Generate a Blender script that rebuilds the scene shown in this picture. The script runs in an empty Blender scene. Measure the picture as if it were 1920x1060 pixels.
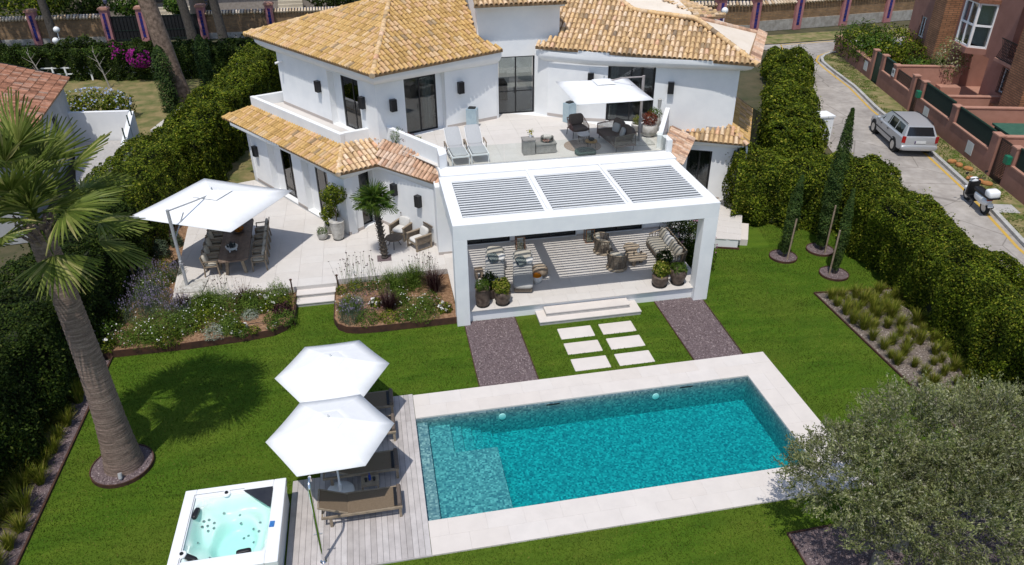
import bpy, bmesh, math, random
import numpy as np
from mathutils import Matrix, Vector
C = bpy.context.scene.collection
SC = bpy.context.scene
R = math.radians
rnd = random.Random(7)
NR = np.random.default_rng(11)

# ------------------------------------------------------------------ camera, sky, sun, exposure
cam_d = bpy.data.cameras.new("camera"); cam = bpy.data.objects.new("camera", cam_d); C.objects.link(cam)
cam_d.sensor_width = 36.0; cam_d.lens = 1395.155 / 1920 * 36; cam_d.clip_end = 2000; cam_d.clip_start = 0.2
_yaw, _pit, _rol = 0.186041, 0.528404, -0.0075544
_F = Vector((math.sin(_yaw)*math.cos(_pit), math.cos(_yaw)*math.cos(_pit), -math.sin(_pit)))
_R = Vector((math.cos(_yaw), -math.sin(_yaw), 0)); _U = _R.cross(_F)
_R2 = _R*math.cos(_rol) + _U*math.sin(_rol); _U2 = -_R*math.sin(_rol) + _U*math.cos(_rol)
_M = Matrix((_R2, _U2, -_F)).transposed().to_4x4(); _M.translation = (-0.3162, -13.3669, 14.7038)
cam.matrix_world = _M
SC.camera = cam
W = bpy.data.worlds.new("World"); SC.world = W; W.use_nodes = True
SUN_EL, SUN_AZ = R(67.5), R(207)          # azimuth clockwise from +Y
_nt = W.node_tree; _sky = _nt.nodes.new("ShaderNodeTexSky"); _sky.sky_type = 'NISHITA'; _sky.sun_disc = False
_sky.sun_elevation = SUN_EL; _sky.sun_rotation = SUN_AZ
_nt.links.new(_sky.outputs[0], _nt.nodes["Background"].inputs[0]); _nt.nodes["Background"].inputs[1].default_value = 0.15
sun_d = bpy.data.lights.new("sun", 'SUN'); sun_d.energy = 3.4; sun_d.angle = R(0.5); sun_d.color = (1.0, 0.965, 0.91)
sun = bpy.data.objects.new("sun", sun_d); C.objects.link(sun); sun.location = (0, 0, 60)
_d = Vector((-math.sin(SUN_AZ)*math.cos(SUN_EL), -math.cos(SUN_AZ)*math.cos(SUN_EL), -math.sin(SUN_EL)))
sun.rotation_euler = _d.to_track_quat('-Z', 'Y').to_euler()
SC.view_settings.view_transform = 'Standard'; SC.view_settings.look = 'None'
SC.view_settings.exposure = 0.0; SC.view_settings.gamma = 1.0; SC.view_settings.use_curve_mapping = False
SC.cycles.max_bounces = 8; SC.cycles.transparent_max_bounces = 12

# ------------------------------------------------------------------ materials
def _new(name):
    m = bpy.data.materials.new(name); m.use_nodes = True
    nt = m.node_tree; b = nt.nodes["Principled BSDF"]
    return m, nt, b
def _mixc(nt, fac, a, b, mode='MIX'):
    n = nt.nodes.new("ShaderNodeMix"); n.data_type = 'RGBA'; n.blend_type = mode
    for i, v in ((0, fac), (6, a), (7, b)):
        if hasattr(v, 'is_output'): nt.links.new(v, n.inputs[i])
        else: n.inputs[i].default_value = v if i == 0 else (tuple(v) + (1,) if len(v) == 3 else v)
    return n.outputs[2]
def _noise(nt, scale, detail=4, rough=.6, obj=True, vec=None):
    n = nt.nodes.new("ShaderNodeTexNoise"); n.inputs['Scale'].default_value = scale
    n.inputs['Detail'].default_value = detail; n.inputs['Roughness'].default_value = rough
    if vec is None:
        g = nt.nodes.new("ShaderNodeNewGeometry"); vec = g.outputs['Position']
    nt.links.new(vec, n.inputs['Vector'])
    return n.outputs['Fac']
def _ramp(nt, fac, stops):
    n = nt.nodes.new("ShaderNodeValToRGB"); e = n.color_ramp.elements
    while len(e) < len(stops): e.new(.5)
    for i, (p, c) in enumerate(stops): e[i].position = p; e[i].color = tuple(c) + (1,)
    nt.links.new(fac, n.inputs[0]); return n.outputs[0]
def _math(nt, op, a, b=0.0):
    n = nt.nodes.new("ShaderNodeMath"); n.operation = op
    for i, v in ((0, a), (1, b)):
        if hasattr(v, 'is_output'): nt.links.new(v, n.inputs[i])
        else: n.inputs[i].default_value = v
    return n.outputs[0]
def _bump(nt, b, h, strength=.3, dist=.02):
    n = nt.nodes.new("ShaderNodeBump"); n.inputs['Strength'].default_value = strength; n.inputs['Distance'].default_value = dist
    nt.links.new(h, n.inputs['Height']); nt.links.new(n.outputs[0], b.inputs['Normal'])
def mat(name, c1, c2=None, scale=3.0, rough=.7, bump=0.0, bscale=40, metal=0.0, spec=.35, lo=.35, hi=.65, isl=0.0):
    """two-tone noise material; isl = brightness variation between pieces"""
    m, nt, b = _new(name)
    b.inputs['Roughness'].default_value = rough; b.inputs['Metallic'].default_value = metal
    b.inputs['Specular IOR Level'].default_value = spec
    col = None
    if c2 is None: b.inputs['Base Color'].default_value = tuple(c1) + (1,)
    else:
        col = _ramp(nt, _noise(nt, scale), [(lo, c1), (hi, c2)])
    if isl:
        v = rnd01(nt); v = _math(nt, 'MULTIPLY_ADD', v, 2*isl); nt.nodes[-1].inputs[2].default_value = 1-isl
        src = col if col is not None else tuple(c1)
        cc = nt.nodes.new("ShaderNodeCombineColor")
        for i in range(3): nt.links.new(v, cc.inputs[i])
        col = _mixc(nt, 1.0, src, cc.outputs[0], 'MULTIPLY')
    if col is not None: nt.links.new(col, b.inputs['Base Color'])
    if bump: _bump(nt, b, _noise(nt, bscale, 5), bump)
    return m
def rnd01(nt):
    """a random value for each loose piece or each object"""
    g = nt.nodes.new("ShaderNodeNewGeometry"); o = nt.nodes.new("ShaderNodeObjectInfo")
    return _math(nt, 'FRACT', _math(nt, 'ADD', g.outputs['Random Per Island'], o.outputs['Random']))
def piecemat(name, stops, rough=.75, nscale=6.0, namt=.35, bump=0.15, bscale=60, spec=.3):
    """colour from a palette, one draw for each piece, plus fine wear"""
    m, nt, b = _new(name)
    col = _ramp(nt, rnd01(nt), stops)
    n = _noise(nt, nscale, 5, .65)
    mul = _ramp(nt, n, [(.3, (1-namt,)*3), (.62, (1+namt*.3,)*3)])
    col = _mixc(nt, 1.0, col, mul, 'MULTIPLY')
    nt.links.new(col, b.inputs['Base Color']); b.inputs['Roughness'].default_value = rough
    b.inputs['Specular IOR Level'].default_value = spec
    if bump: _bump(nt, b, _noise(nt, bscale, 4), bump)
    return m
def leafmat(name, stops, trans=.3, rough=.5, clump=.9, clamt=.35, spec=.3):
    m, nt, b = _new(name); spec = min(spec, .12)
    col = _ramp(nt, rnd01(nt), stops)
    mul = _ramp(nt, _noise(nt, clump, 3), [(.35, (1-clamt,)*3), (.65, (1.1,)*3)])
    col = _mixc(nt, 1.0, col, mul, 'MULTIPLY')
    nt.links.new(col, b.inputs['Base Color']); b.inputs['Roughness'].default_value = rough; b.inputs['Specular IOR Level'].default_value = spec
    t = nt.nodes.new("ShaderNodeBsdfTranslucent"); nt.links.new(col, t.inputs[0])
    mx = nt.nodes.new("ShaderNodeMixShader"); mx.inputs[0].default_value = trans
    nt.links.new(b.outputs[0], mx.inputs[1]); nt.links.new(t.outputs[0], mx.inputs[2])
    nt.links.new(mx.outputs[0], nt.nodes["Material Output"].inputs[0])
    return m
def glassmat(name, tint, refl=1.0, rough=0.0, ior=1.5):
    m, nt, b = _new(name); nt.nodes.remove(b)
    fr = nt.nodes.new("ShaderNodeFresnel"); fr.inputs[0].default_value = ior
    t = nt.nodes.new("ShaderNodeBsdfTransparent"); t.inputs[0].default_value = tuple(tint) + (1,)
    g = nt.nodes.new("ShaderNodeBsdfGlossy"); g.inputs['Roughness'].default_value = rough
    mx = nt.nodes.new("ShaderNodeMixShader")
    nt.links.new(_math(nt, 'MULTIPLY', fr.outputs[0], refl), mx.inputs[0])
    nt.links.new(t.outputs[0], mx.inputs[1]); nt.links.new(g.outputs[0], mx.inputs[2])
    nt.links.new(mx.outputs[0], nt.nodes["Material Output"].inputs[0])
    return m

# ------------------------------------------------------------------ mesh helpers
class MB:
    def __init__(s): s.v = []; s.f = []
    def add(s, vs, fs):
        o = len(s.v); s.v += [tuple(x) for x in vs]; s.f += [tuple(i+o for i in f) for f in fs]; return s
    def box(s, a, b):
        x0, y0, z0 = a; x1, y1, z1 = b
        return s.add([(x0,y0,z0),(x1,y0,z0),(x1,y1,z0),(x0,y1,z0),(x0,y0,z1),(x1,y0,z1),(x1,y1,z1),(x0,y1,z1)],
                     [(0,3,2,1),(4,5,6,7),(0,1,5,4),(1,2,6,5),(2,3,7,6),(3,0,4,7)])
    def boxm(s, M, sx, sy, sz):
        vs = [M @ Vector((x*sx/2, y*sy/2, z*sz/2)) for z in (-1,1) for x, y in ((-1,-1),(1,-1),(1,1),(-1,1))]
        return s.add(vs, [(0,3,2,1),(4,5,6,7),(0,1,5,4),(1,2,6,5),(2,3,7,6),(3,0,4,7)])
    def beam(s, p, q, w, h=None, up=(0,0,1)):
        p, q = Vector(p), Vector(q); h = h or w; d = (q-p); L = d.length; d.normalize()
        u = Vector(up); x = d.cross(u)
        if x.length < 1e-4: x = d.cross(Vector((1,0,0)))
        x.normalize(); u = x.cross(d)
        M = Matrix((x, d, u)).transposed().to_4x4(); M.translation = (p+q)/2
        return s.boxm(M, w, L, h)
    def tube(s, pts, r, n=8, cap=True):
        pts = [Vector(p) for p in pts]; k = len(pts); rs = r if isinstance(r, (list, tuple)) else [r]*k
        vs = []; prev = None
        for i, p in enumerate(pts):
            d = (pts[min(i+1, k-1)] - pts[max(i-1, 0)]); d = d.normalized() if d.length > 1e-9 else Vector((0,0,1))
            if prev is None:
                x = d.cross(Vector((0,0,1)))
                if x.length < .05: x = d.cross(Vector((1,0,0)))
            else: x = prev - d*prev.dot(d)
            x.normalize(); prev = x; y = d.cross(x)
            for j in range(n):
                a = 2*math.pi*j/n; vs.append(p + (x*math.cos(a) + y*math.sin(a))*rs[i])
        fs = [(i*n+j, i*n+(j+1) % n, (i+1)*n+(j+1) % n, (i+1)*n+j) for i in range(k-1) for j in range(n)]
        if cap: fs += [tuple(range(n))[::-1], tuple((k-1)*n+j for j in range(n))]
        return s.add(vs, fs)
    def lathe(s, prof, n=16, c=(0,0,0), sx=1.0, sy=1.0):
        vs = [(c[0]+r*sx*math.cos(2*math.pi*j/n), c[1]+r*sy*math.sin(2*math.pi*j/n), c[2]+z) for r, z in prof for j in range(n)]
        k = len(prof)
        fs = [(i*n+j, i*n+(j+1) % n, (i+1)*n+(j+1) % n, (i+1)*n+j) for i in range(k-1) for j in range(n)]
        fs += [tuple(range(n))[::-1], tuple((k-1)*n+j for j in range(n))]
        return s.add(vs, fs)
    def prism(s, poly, z0, z1):
        n = len(poly)
        a = sum(poly[i][0]*poly[(i+1) % n][1]-poly[(i+1) % n][0]*poly[i][1] for i in range(n))
        if a < 0: poly = poly[::-1]
        vs = [(p[0], p[1], z0) for p in poly] + [(p[0], p[1], z1) for p in poly]
        fs = [tuple(range(n))[::-1], tuple(range(n, 2*n))] + [(i, (i+1) % n, n+(i+1) % n, n+i) for i in range(n)]
        return s.add(vs, fs)
    def cushion(s, c, size, M=None, e=.45, nu=14, nv=8):
        def sg(x, p): return math.copysign(abs(x)**p, x)
        vs = []
        for i in range(nv+1):
            t = -math.pi/2 + math.pi*i/nv
            for j in range(nu):
                a = 2*math.pi*j/nu
                p = Vector((sg(math.cos(t), e)*sg(math.cos(a), e)*size[0]/2, sg(math.cos(t), e)*sg(math.sin(a), e)*size[1]/2, sg(math.sin(t), max(e, .6))*size[2]/2))
                if M is not None: p = M @ p
                vs.append((p[0]+c[0], p[1]+c[1], p[2]+c[2]))
        fs = [(i*nu+j, i*nu+(j+1) % nu, (i+1)*nu+(j+1) % nu, (i+1)*nu+j) for i in range(nv) for j in range(nu)]
        return s.add(vs, fs)
    def face(s, pts): return s.add(pts, [tuple(range(len(pts)))])
    def frame(s, fr, s0, s1, t0, t1, z0, z1):
        """box in a wall frame fr = (origin xy, along xy, inward xy)"""
        o, d, n = fr
        P = lambda a, t, z: (o[0]+d[0]*a+n[0]*t, o[1]+d[1]*a+n[1]*t, z)
        return s.add([P(s0,t0,z0),P(s1,t0,z0),P(s1,t1,z0),P(s0,t1,z0),P(s0,t0,z1),P(s1,t0,z1),P(s1,t1,z1),P(s0,t1,z1)],
                     [(0,3,2,1),(4,5,6,7),(0,1,5,4),(1,2,6,5),(2,3,7,6),(3,0,4,7)])
    def mesh(s, name, m, smooth=None):
        me = bpy.data.meshes.new(name); me.from_pydata(s.v, [], s.f); me.materials.append(m)
        if smooth is not None:
            me.polygons.foreach_set("use_smooth", [True]*len(me.polygons))
            me.set_sharp_from_angle(angle=R(smooth))
        me.update(); return me
    def build(s, name, m, parent=None, loc=(0,0,0), rot=(0,0,0), smooth=None, world=False, bevel=0):
        o = obj(name, s.mesh(name, m, smooth), parent, loc, rot, world)
        if bevel:
            b = o.modifiers.new("bevel", 'BEVEL'); b.width = bevel; b.segments = 2; b.limit_method = 'ANGLE'
        return o
WM = {}
def obj(name, me, parent=None, loc=(0,0,0), rot=(0,0,0), world=False):
    o = bpy.data.objects.new(name, me); C.objects.link(o)
    if name in ('flowers','seed_heads','flower_heads','lava_stones'): o['kind'] = 'stuff'     # countless tiny pieces
    o.location = loc; o.rotation_euler = rot
    if parent is not None:
        o.parent = parent
        if world: o.matrix_parent_inverse = WM.get(parent.name, Matrix.Identity(4)).inverted()
    return o
def tag(o, label, cat, group=None):
    o["label"] = label; o["category"] = cat
    if group: o["group"] = group
    return o
def thing(name, label, cat, loc=(0,0,0), rotz=0.0, group=None):
    o = bpy.data.objects.new(name, None); C.objects.link(o); o.location = loc; o.rotation_euler = (0,0,rotz); o.empty_display_size = .2
    WM[o.name] = Matrix.Translation(loc) @ Matrix.Rotation(rotz, 4, 'Z')
    return tag(o, label, cat, group)
def dup(root, loc, rotz=0.0, label=None, scale=None, group=None):
    r = root.copy(); C.objects.link(r); r.location = loc; r.rotation_euler = (0,0,rotz)
    if scale: r.scale = (scale,)*3
    if label: r["label"] = label
    if group: r["group"] = group
    for ch in list(root.children):
        c = ch.copy(); C.objects.link(c); c.parent = r
        for g in list(ch.children):
            q = g.copy(); C.objects.link(q); q.parent = c
    return r
def struct(o, kind='structure'): o["kind"] = kind; return o
def frame_of(p, q):
    """wall frame: p to q with the room on the left hand"""
    d = Vector((q[0]-p[0], q[1]-p[1])); L = d.length; d.normalize()
    return ((p[0], p[1]), (d.x, d.y), (-d.y, d.x)), L
def fastmesh(name, V, m, nv=4):
    """V: (N,nv,3) array, one face for each row"""
    V = np.asarray(V, np.float32); n = len(V)
    me = bpy.data.meshes.new(name); me.vertices.add(n*nv); me.vertices.foreach_set("co", V.ravel())
    me.loops.add(n*nv); me.loops.foreach_set("vertex_index", np.arange(n*nv, dtype=np.int32))
    me.polygons.add(n); me.polygons.foreach_set("loop_start", np.arange(0, n*nv, nv, dtype=np.int32))
    me.polygons.foreach_set("loop_total", np.full(n, nv, np.int32))
    me.update(calc_edges=True); me.materials.append(m); return me
def unit(a): return a/np.maximum(np.linalg.norm(a, axis=-1, keepdims=True), 1e-9)
def leaves(P, N, size, asp=.5, jit=.6, up=.2, rng=NR):
    """a diamond leaf at each point P facing about N"""
    n = len(P); N = unit(N + rng.normal(0, jit, (n,3)) + np.array([0,0,up]))
    t = unit(np.cross(N, rng.normal(0,1,(n,3)))); b = np.cross(N, t)
    s = (size*rng.uniform(.65, 1.35, n))[:,None]
    return np.stack([P-t*s*.5, P+b*s*asp*.5, P+t*s*.5, P-b*s*asp*.5], 1)
_K = NR.normal(0,1,(14,3))*np.linspace(.7,3.2,14)[:,None]; _PH = NR.uniform(0,6.3,14)
def lump(P): return (np.sin(P@_K.T+_PH)/np.linspace(1,2.2,14)).sum(1)/4
def in_poly(P, poly):
    x, y = P[:,0], P[:,1]; r = np.zeros(len(P), bool); n = len(poly)
    for i in range(n):
        (x0,y0),(x1,y1) = poly[i], poly[(i+1) % n]
        if y0 == y1: continue
        c = ((y0 > y) != (y1 > y)) & (x < (x1-x0)*(y-y0)/(y1-y0)+x0); r ^= c
    return r
def clip(poly, cp):
    """clip a polygon by a convex counter-clockwise polygon"""
    out = poly
    for i in range(len(cp)):
        a, b = cp[i], cp[(i+1) % len(cp)]; inp, out = out, []
        ins = lambda p: (b[0]-a[0])*(p[1]-a[1])-(b[1]-a[1])*(p[0]-a[0]) >= -1e-9
        for k in range(len(inp)):
            p, q = inp[k-1], inp[k]
            if ins(p) != ins(q):
                d1 = (b[0]-a[0])*(p[1]-a[1])-(b[1]-a[1])*(p[0]-a[0]); d2 = (b[0]-a[0])*(q[1]-a[1])-(b[1]-a[1])*(q[0]-a[0])
                t = d1/(d1-d2); out.append((p[0]+(q[0]-p[0])*t, p[1]+(q[1]-p[1])*t))
            if ins(q): out.append(q)
        if not out: return []
    return out
def area(p): return abs(sum(p[i-1][0]*p[i][1]-p[i][0]*p[i-1][1] for i in range(len(p))))/2
def pave(parent, name, m, cp, z0, z1, sx, sy, gap=.006, ox=0.0, oy=0.0, ang=0.0, stag=.5):
    """lay slabs over a convex polygon, each its own object"""
    ca, sa = math.cos(ang), math.sin(ang)
    loc = [(x*ca+y*sa, -x*sa+y*ca) for x, y in cp]
    if sum(loc[i-1][0]*loc[i][1]-loc[i][0]*loc[i-1][1] for i in range(len(loc))) < 0: loc = loc[::-1]
    xs = [p[0] for p in loc]; ys = [p[1] for p in loc]
    j0 = math.floor((min(ys)-oy)/sy); k = 0
    for j in range(j0, math.ceil((max(ys)-oy)/sy)+1):
        off = ox + (stag*sx if j % 2 else 0)
        for i in range(math.floor((min(xs)-off)/sx), math.ceil((max(xs)-off)/sx)+1):
            x0, y0 = off+i*sx, oy+j*sy
            q = clip([(x0+gap,y0+gap),(x0+sx-gap,y0+gap),(x0+sx-gap,y0+sy-gap),(x0+gap,y0+sy-gap)], loc)
            if len(q) < 3 or area(q) < .015: continue
            q = [(x*ca-y*sa, x*sa+y*ca) for x, y in q]
            MB().prism(q, z0, z1+rnd.uniform(-.0012, .0012)).build(name, m, parent, world=True); k += 1
    return k
# ------------------------------------------------------------------ shared materials
M = {}
M['white'] = mat("white_render", (.80,.80,.79), (.74,.745,.745), 1.3, .85, .05, 90, spec=.2)
M['white_paint'] = mat("white_painted_metal", (.82,.82,.81), (.78,.78,.78), 2, .45, 0, spec=.4)
M['fabric_white'] = mat("white_canvas", (.80,.80,.79), (.77,.77,.765), 5, .9, .08, 200, spec=.1)
M['black_metal'] = mat("black_metal", (.012,.012,.013), (.02,.02,.022), 8, .4)
M['dark'] = mat("dark_lining", (.02,.02,.02))
M['steel'] = mat("brushed_steel", (.55,.56,.57), (.45,.46,.47), 12, .3, metal=.9)
M['chrome'] = mat("chrome", (.8,.8,.8), rough=.12, metal=1)
M['grey_post'] = mat("grey_painted_post", (.36,.36,.36), (.42,.42,.42), 6, .4)
M['slab'] = piecemat("limestone_slab", [(0,(.585,.545,.50)),(.5,(.605,.565,.525)),(1,(.615,.58,.54))], .6, 2.2, .05, .05, 50, .3)
M['coping'] = piecemat("pale_stone_coping", [(0,(.625,.565,.51)),(.35,(.645,.59,.54)),(.7,(.64,.585,.535)),(1,(.655,.605,.56))], .65, 1.6, .06, .06, 60, .25)
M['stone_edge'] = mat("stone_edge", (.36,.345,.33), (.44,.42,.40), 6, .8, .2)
M['joint'] = mat("joint_sand", (.52,.485,.455), (.56,.525,.495), 20, .9)
M['deck'] = piecemat("weathered_deck_plank", [(0,(.40,.365,.345)),(.5,(.475,.435,.415)),(1,(.53,.495,.475))], .75, 3, .18, .15, 90, .2)
M['teak'] = piecemat("weathered_teak", [(0,(.24,.185,.13)),(1,(.33,.265,.19))], .65, 7, .3, .2, 70)
M['teak_dark'] = piecemat("dark_teak", [(0,(.14,.095,.07)),(1,(.20,.145,.108))], .6, 6, .35, .2, 70)
M['wicker'] = piecemat("brown_wicker", [(0,(.13,.10,.075)),(1,(.22,.175,.13))], .7, 14, .4, .3, 120)
M['corten'] = mat("rusted_steel", (.045,.022,.016), (.085,.038,.022), 5, .8, .2)
M['soil'] = mat("bark_mulch", (.16,.085,.042), (.33,.20,.115), 9, .95, .8, 45)
M['gravel'] = mat("purple_gravel_bed", (.08,.057,.06), (.20,.15,.152), 34, .9, .8, 60, lo=.3, hi=.7)
M['gravel_stone'] = piecemat("purple_gravel_stones", [(0,(.105,.072,.075)),(.4,(.175,.13,.132)),(.75,(.24,.185,.182)),(1,(.33,.27,.26))], .8, 20, .2, 0)
M['gravel_tan'] = piecemat('greyish_gravel_stones', [(0,(.12,.095,.08)),(.4,(.23,.185,.155)),(.75,(.31,.26,.22)),(1,(.42,.37,.33))], .8, 20, .2, 0)
M['gravel_brown'] = mat('brownish_gravel_bed', (.10,.08,.065), (.24,.195,.165), 34, .9, .8, 60, lo=.3, hi=.7)
M['cush_grey'] = mat("grey_cushion", (.36,.35,.33), (.42,.41,.385), 30, .95, .15, 150, spec=.1)
M['cush_light'] = mat("off_white_cushion", (.56,.545,.51), (.63,.61,.58), 20, .95, .15, 150, spec=.1)
M['cush_beige'] = mat("beige_cushion", (.40,.365,.30), (.47,.43,.36), 30, .95, .2, 150, spec=.1)
M['cush_taupe'] = mat("taupe_cushion", (.125,.098,.082), (.155,.122,.102), 30, .95, .15, 150, spec=.1)
M['sling'] = mat("brown_sling_mesh", (.13,.092,.058), (.185,.135,.088), 60, .8, .2, 220)
M['terracotta_pot'] = mat("brown_glazed_pot", (.055,.038,.03), (.15,.11,.085), 7, .5, .3, 40)
M['pale_pot'] = mat("pale_stone_pot", (.36,.34,.30), (.55,.53,.49), 6, .8, .3, 50)
M['asphalt'] = mat("pale_worn_asphalt", (.335,.305,.275), (.42,.385,.35), 2.2, .9, .2, 80)
M['kerb'] = piecemat("concrete_kerb", [(0,(.36,.35,.33)),(1,(.46,.45,.42))], .9, 6, .25)
M['yellow'] = mat("worn_yellow_paint", (.55,.34,.04), (.47,.31,.09), 5, .8)
M['dry_grass'] = mat("dry_lawn", (.10,.115,.03), (.25,.19,.085), 1.1, .95, .6, 30)
M['verge'] = mat("patchy_verge", (.085,.115,.02), (.29,.22,.11), 1.4, .95, .6, 30)
M['earth'] = mat("garden_earth", (.045,.05,.02), (.09,.075,.04), .8, .95, .4, 12)
M['glass'] = glassmat("window_glass", (.62,.66,.66), 1.9)
M['clear_glass'] = glassmat("balustrade_glass", (.94,.965,.955), .8)
M['pink'] = mat("pink_render", (.33,.165,.125), (.275,.135,.10), 1.5, .9, .15, 70)
M['pink_cap'] = mat("pink_wall_cap", (.42,.225,.165), (.37,.195,.14), 3, .9, .1)
M['green_paint'] = mat("dark_green_paint", (.008,.035,.024), (.012,.048,.032), 6, .5)
M['green_net'] = mat("dark_green_netting", (.006,.016,.012), (.012,.028,.02), 50, .9, .3, 200)
M['stem'] = mat("bark_brown", (.10,.075,.05), (.17,.13,.09), 12, .9, .5, 60)
M['trunk_dark'] = mat("dark_bark", (.05,.042,.036), (.10,.085,.07), 8, .95, .8, 30)
M['inner'] = mat("inner_shade_and_soil", (.012,.018,.006), (.022,.028,.010), 6, .95)  # dark fill: painted shade inside the hedges, also potting soil
M['black_plastic'] = mat("black_plastic", (.012,.012,.014), rough=.45)

def roadmat():
    m, nt, b = _new("worn_road"); n1 = _noise(nt, .35, 4, .6); n2 = _noise(nt, 2.2, 6, .7); n3 = _noise(nt, 45, 3)
    c = _ramp(nt, n2, [(.35,(.31,.28,.25)),(.65,(.41,.375,.34))]); c = _mixc(nt, 1.0, c, _ramp(nt, n1, [(.38,(.78,.77,.76)),(.6,(1.05,1.04,1.02))]), 'MULTIPLY')
    v = nt.nodes.new("ShaderNodeTexVoronoi"); v.feature = 'DISTANCE_TO_EDGE'; v.inputs['Scale'].default_value = .38; g = nt.nodes.new("ShaderNodeNewGeometry"); nt.links.new(g.outputs['Position'], v.inputs['Vector'])
    c = _mixc(nt, 1.0, c, _ramp(nt, v.outputs['Distance'], [(.0,(.55,.54,.53)),(.012,(1,1,1))]), 'MULTIPLY')
    nt.links.new(c, b.inputs['Base Color']); b.inputs['Roughness'].default_value = .9; _bump(nt, b, n3, .2); return m
M['asphalt'] = roadmat()
def lawnmat():
    m, nt, b = _new("lawn")
    g = nt.nodes.new("ShaderNodeNewGeometry")
    mp = nt.nodes.new("ShaderNodeMapping"); mp.inputs['Rotation'].default_value = (0,0,R(38)); mp.inputs['Scale'].default_value = (.55,2.6,1)
    nt.links.new(g.outputs['Position'], mp.inputs['Vector'])
    a = _noise(nt, .9, 4, .6, vec=mp.outputs[0]); f = _noise(nt, 36, 5, .75); c = _noise(nt, .35, 3)
    col = _ramp(nt, a, [(.33,(.046,.100,.006)), (.52,(.066,.128,.008)), (.7,(.094,.155,.012))])
    col = _mixc(nt, _ramp(nt, c, [(.42,(0,0,0)),(.72,(.6,.6,.6))]), col, (.110,.140,.016))
    col = _mixc(nt, 1.0, col, _ramp(nt, f, [(.3,(.55,.6,.5)), (.7,(1.45,1.4,1.4))]), 'MULTIPLY')
    nt.links.new(col, b.inputs['Base Color']); b.inputs['Roughness'].default_value = .9; b.inputs['Specular IOR Level'].default_value = .15
    _bump(nt, b, f, .9, .03); return m
M['lawn'] = lawnmat()
M['blade'] = leafmat("grass_blade", [(0,(.048,.098,.006)),(.5,(.078,.142,.009)),(.85,(.118,.178,.015)),(1,(.24,.21,.05))], .25, .6, .6, .5)

# ------------------------------------------------------------------ ground
PX, PY = 10.63, 4.0
def holed(name, m, x0, x1, y0, y1, z):
    mb = MB()
    for a in ((x0,y0,x1,-.02),(x0,PY+.02,x1,y1),(x0,-.02,-.02,PY+.02),(PX+.02,-.02,x1,PY+.02)):
        mb.face([(a[0],a[1],z),(a[2],a[1],z),(a[2],a[3],z),(a[0],a[3],z)])
    return struct(mb.build(name, m))
holed("ground", M['earth'], -500, 500, -500, 500, -.03)
holed("lawn", M['lawn'], -9.75, 19.6, -14, 23, 0.0)
struct(MB().face([(-9.75,23,0),(-5.2,23,0),(-5.2,40,0),(-9.75,40,0)]).build("side_lawn", M['dry_grass']))
struct(MB().face([(-40,30.5,.006),(-9.9,30.5,.006),(-9.9,52,.006),(-40,52,.006)]).build("neighbour_lawn", M['dry_grass']))
# raised street side
mb = MB(); mb.prism([(20.4,-60),(300,-60),(300,36.3),(20.4,36.3)], -1, 2.17); mb.prism([(6,36.3),(300,36.3),(300,300),(6,300)], -1, 2.17)
struct(mb.build("street_bank", M['earth']))
road_r = [(21.0,2.0),(22.11,6.44),(23.71,10.8),(25.08,15.43),(26.71,22.24),(27.99,26.27),(28.95,30.6),(29.5,32.6),(30.35,33.75),(31.6,34.55),(34,34.75),(60,34.4)]
road_l = [(20.3,2.0),(20.35,6.44),(20.4,10.8),(20.4,15.43),(21.9,20.3),(24.4,26.6),(26.6,31.4),(27.6,33.4),(28.5,36.2),(29.2,37.7),(34,38.05),(60,37.6)]
mb = MB()
for i in range(len(road_r)-1):
    mb.face([road_l[i]+(2.2,), road_r[i]+(2.2,), road_r[i+1]+(2.2,), road_l[i+1]+(2.2,)])
mb.face([(10,37.0,2.2),(28.5,36.2,2.2),(29.2,37.7,2.2),(10,38.4,2.2)])
struct(mb.build("road", M['asphalt']))
def offs(line, d):
    out = []
    for i, p in enumerate(line):
        a = Vector(line[max(i-1,0)]); b = Vector(line[min(i+1,len(line)-1)]); t = (b-a).normalized()
        out.append((p[0]+t.y*d, p[1]-t.x*d))
    return out
def strip(name, m, l, r, z):
    mb = MB()
    for i in range(len(l)-1): mb.face([l[i]+(z,), r[i]+(z,), r[i+1]+(z,), l[i+1]+(z,)])
    return struct(mb.build(name, m))
strip("yellow_line", M['yellow'], offs(road_r,-.28), offs(road_r,-.15), 2.204)
strip("far_yellow_line", M['yellow'], offs(road_l[8:],.2), offs(road_l[8:],.32), 2.204)
def resample(line, step):
    out = []; pts = [Vector(p) for p in line]; carry = 0
    for a, b in zip(pts, pts[1:]):
        L = (b-a).length; s = carry
        while s < L: out.append(tuple(a+(b-a)*(s/L))); s += step
        carry = s-L
    return out
kl = resample(offs(road_r, .09), .98)
kerb = struct(MB().face([(30,33,2.19),(30.1,33,2.19),(30.1,33.1,2.19)]).build("kerb", M['kerb']))
for a, b in zip(kl, kl[1:]):
    d = (Vector(b)-Vector(a)).normalized()*.006
    MB().beam((a[0]+d.x,a[1]+d.y,2.25),(b[0]-d.x,b[1]-d.y,2.25),.17,.14).build("kerb_stone", M['kerb'], kerb)
tw = lambda s, t: (29.76-.26983*s+.96291*t, 27.08-.96291*s-.26983*t)     # plan position on the terrace-house plot: s along, t behind its street wall
vr = offs(road_r[:10], .18)
struct(MB().face([p+(2.24,) for p in vr] + [tw(s,.0)+(2.24,) for s in (-8.6,-7.6,0,10,20,25.4)]).build("verge", M['verge']))
far_k = [(24.5,38.45),(29.2,37.85),(34,38.2),(60,37.75)]
strip("far_verge", M['verge'], [(p[0],p[1]+2.6) for p in far_k], far_k, 2.22)
struct(MB().prism([tw(-8,.35),tw(30,.35),tw(30,60),tw(-8,60)], 2.0, 2.245).build("plot_paving", M['pink_cap']))

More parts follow.
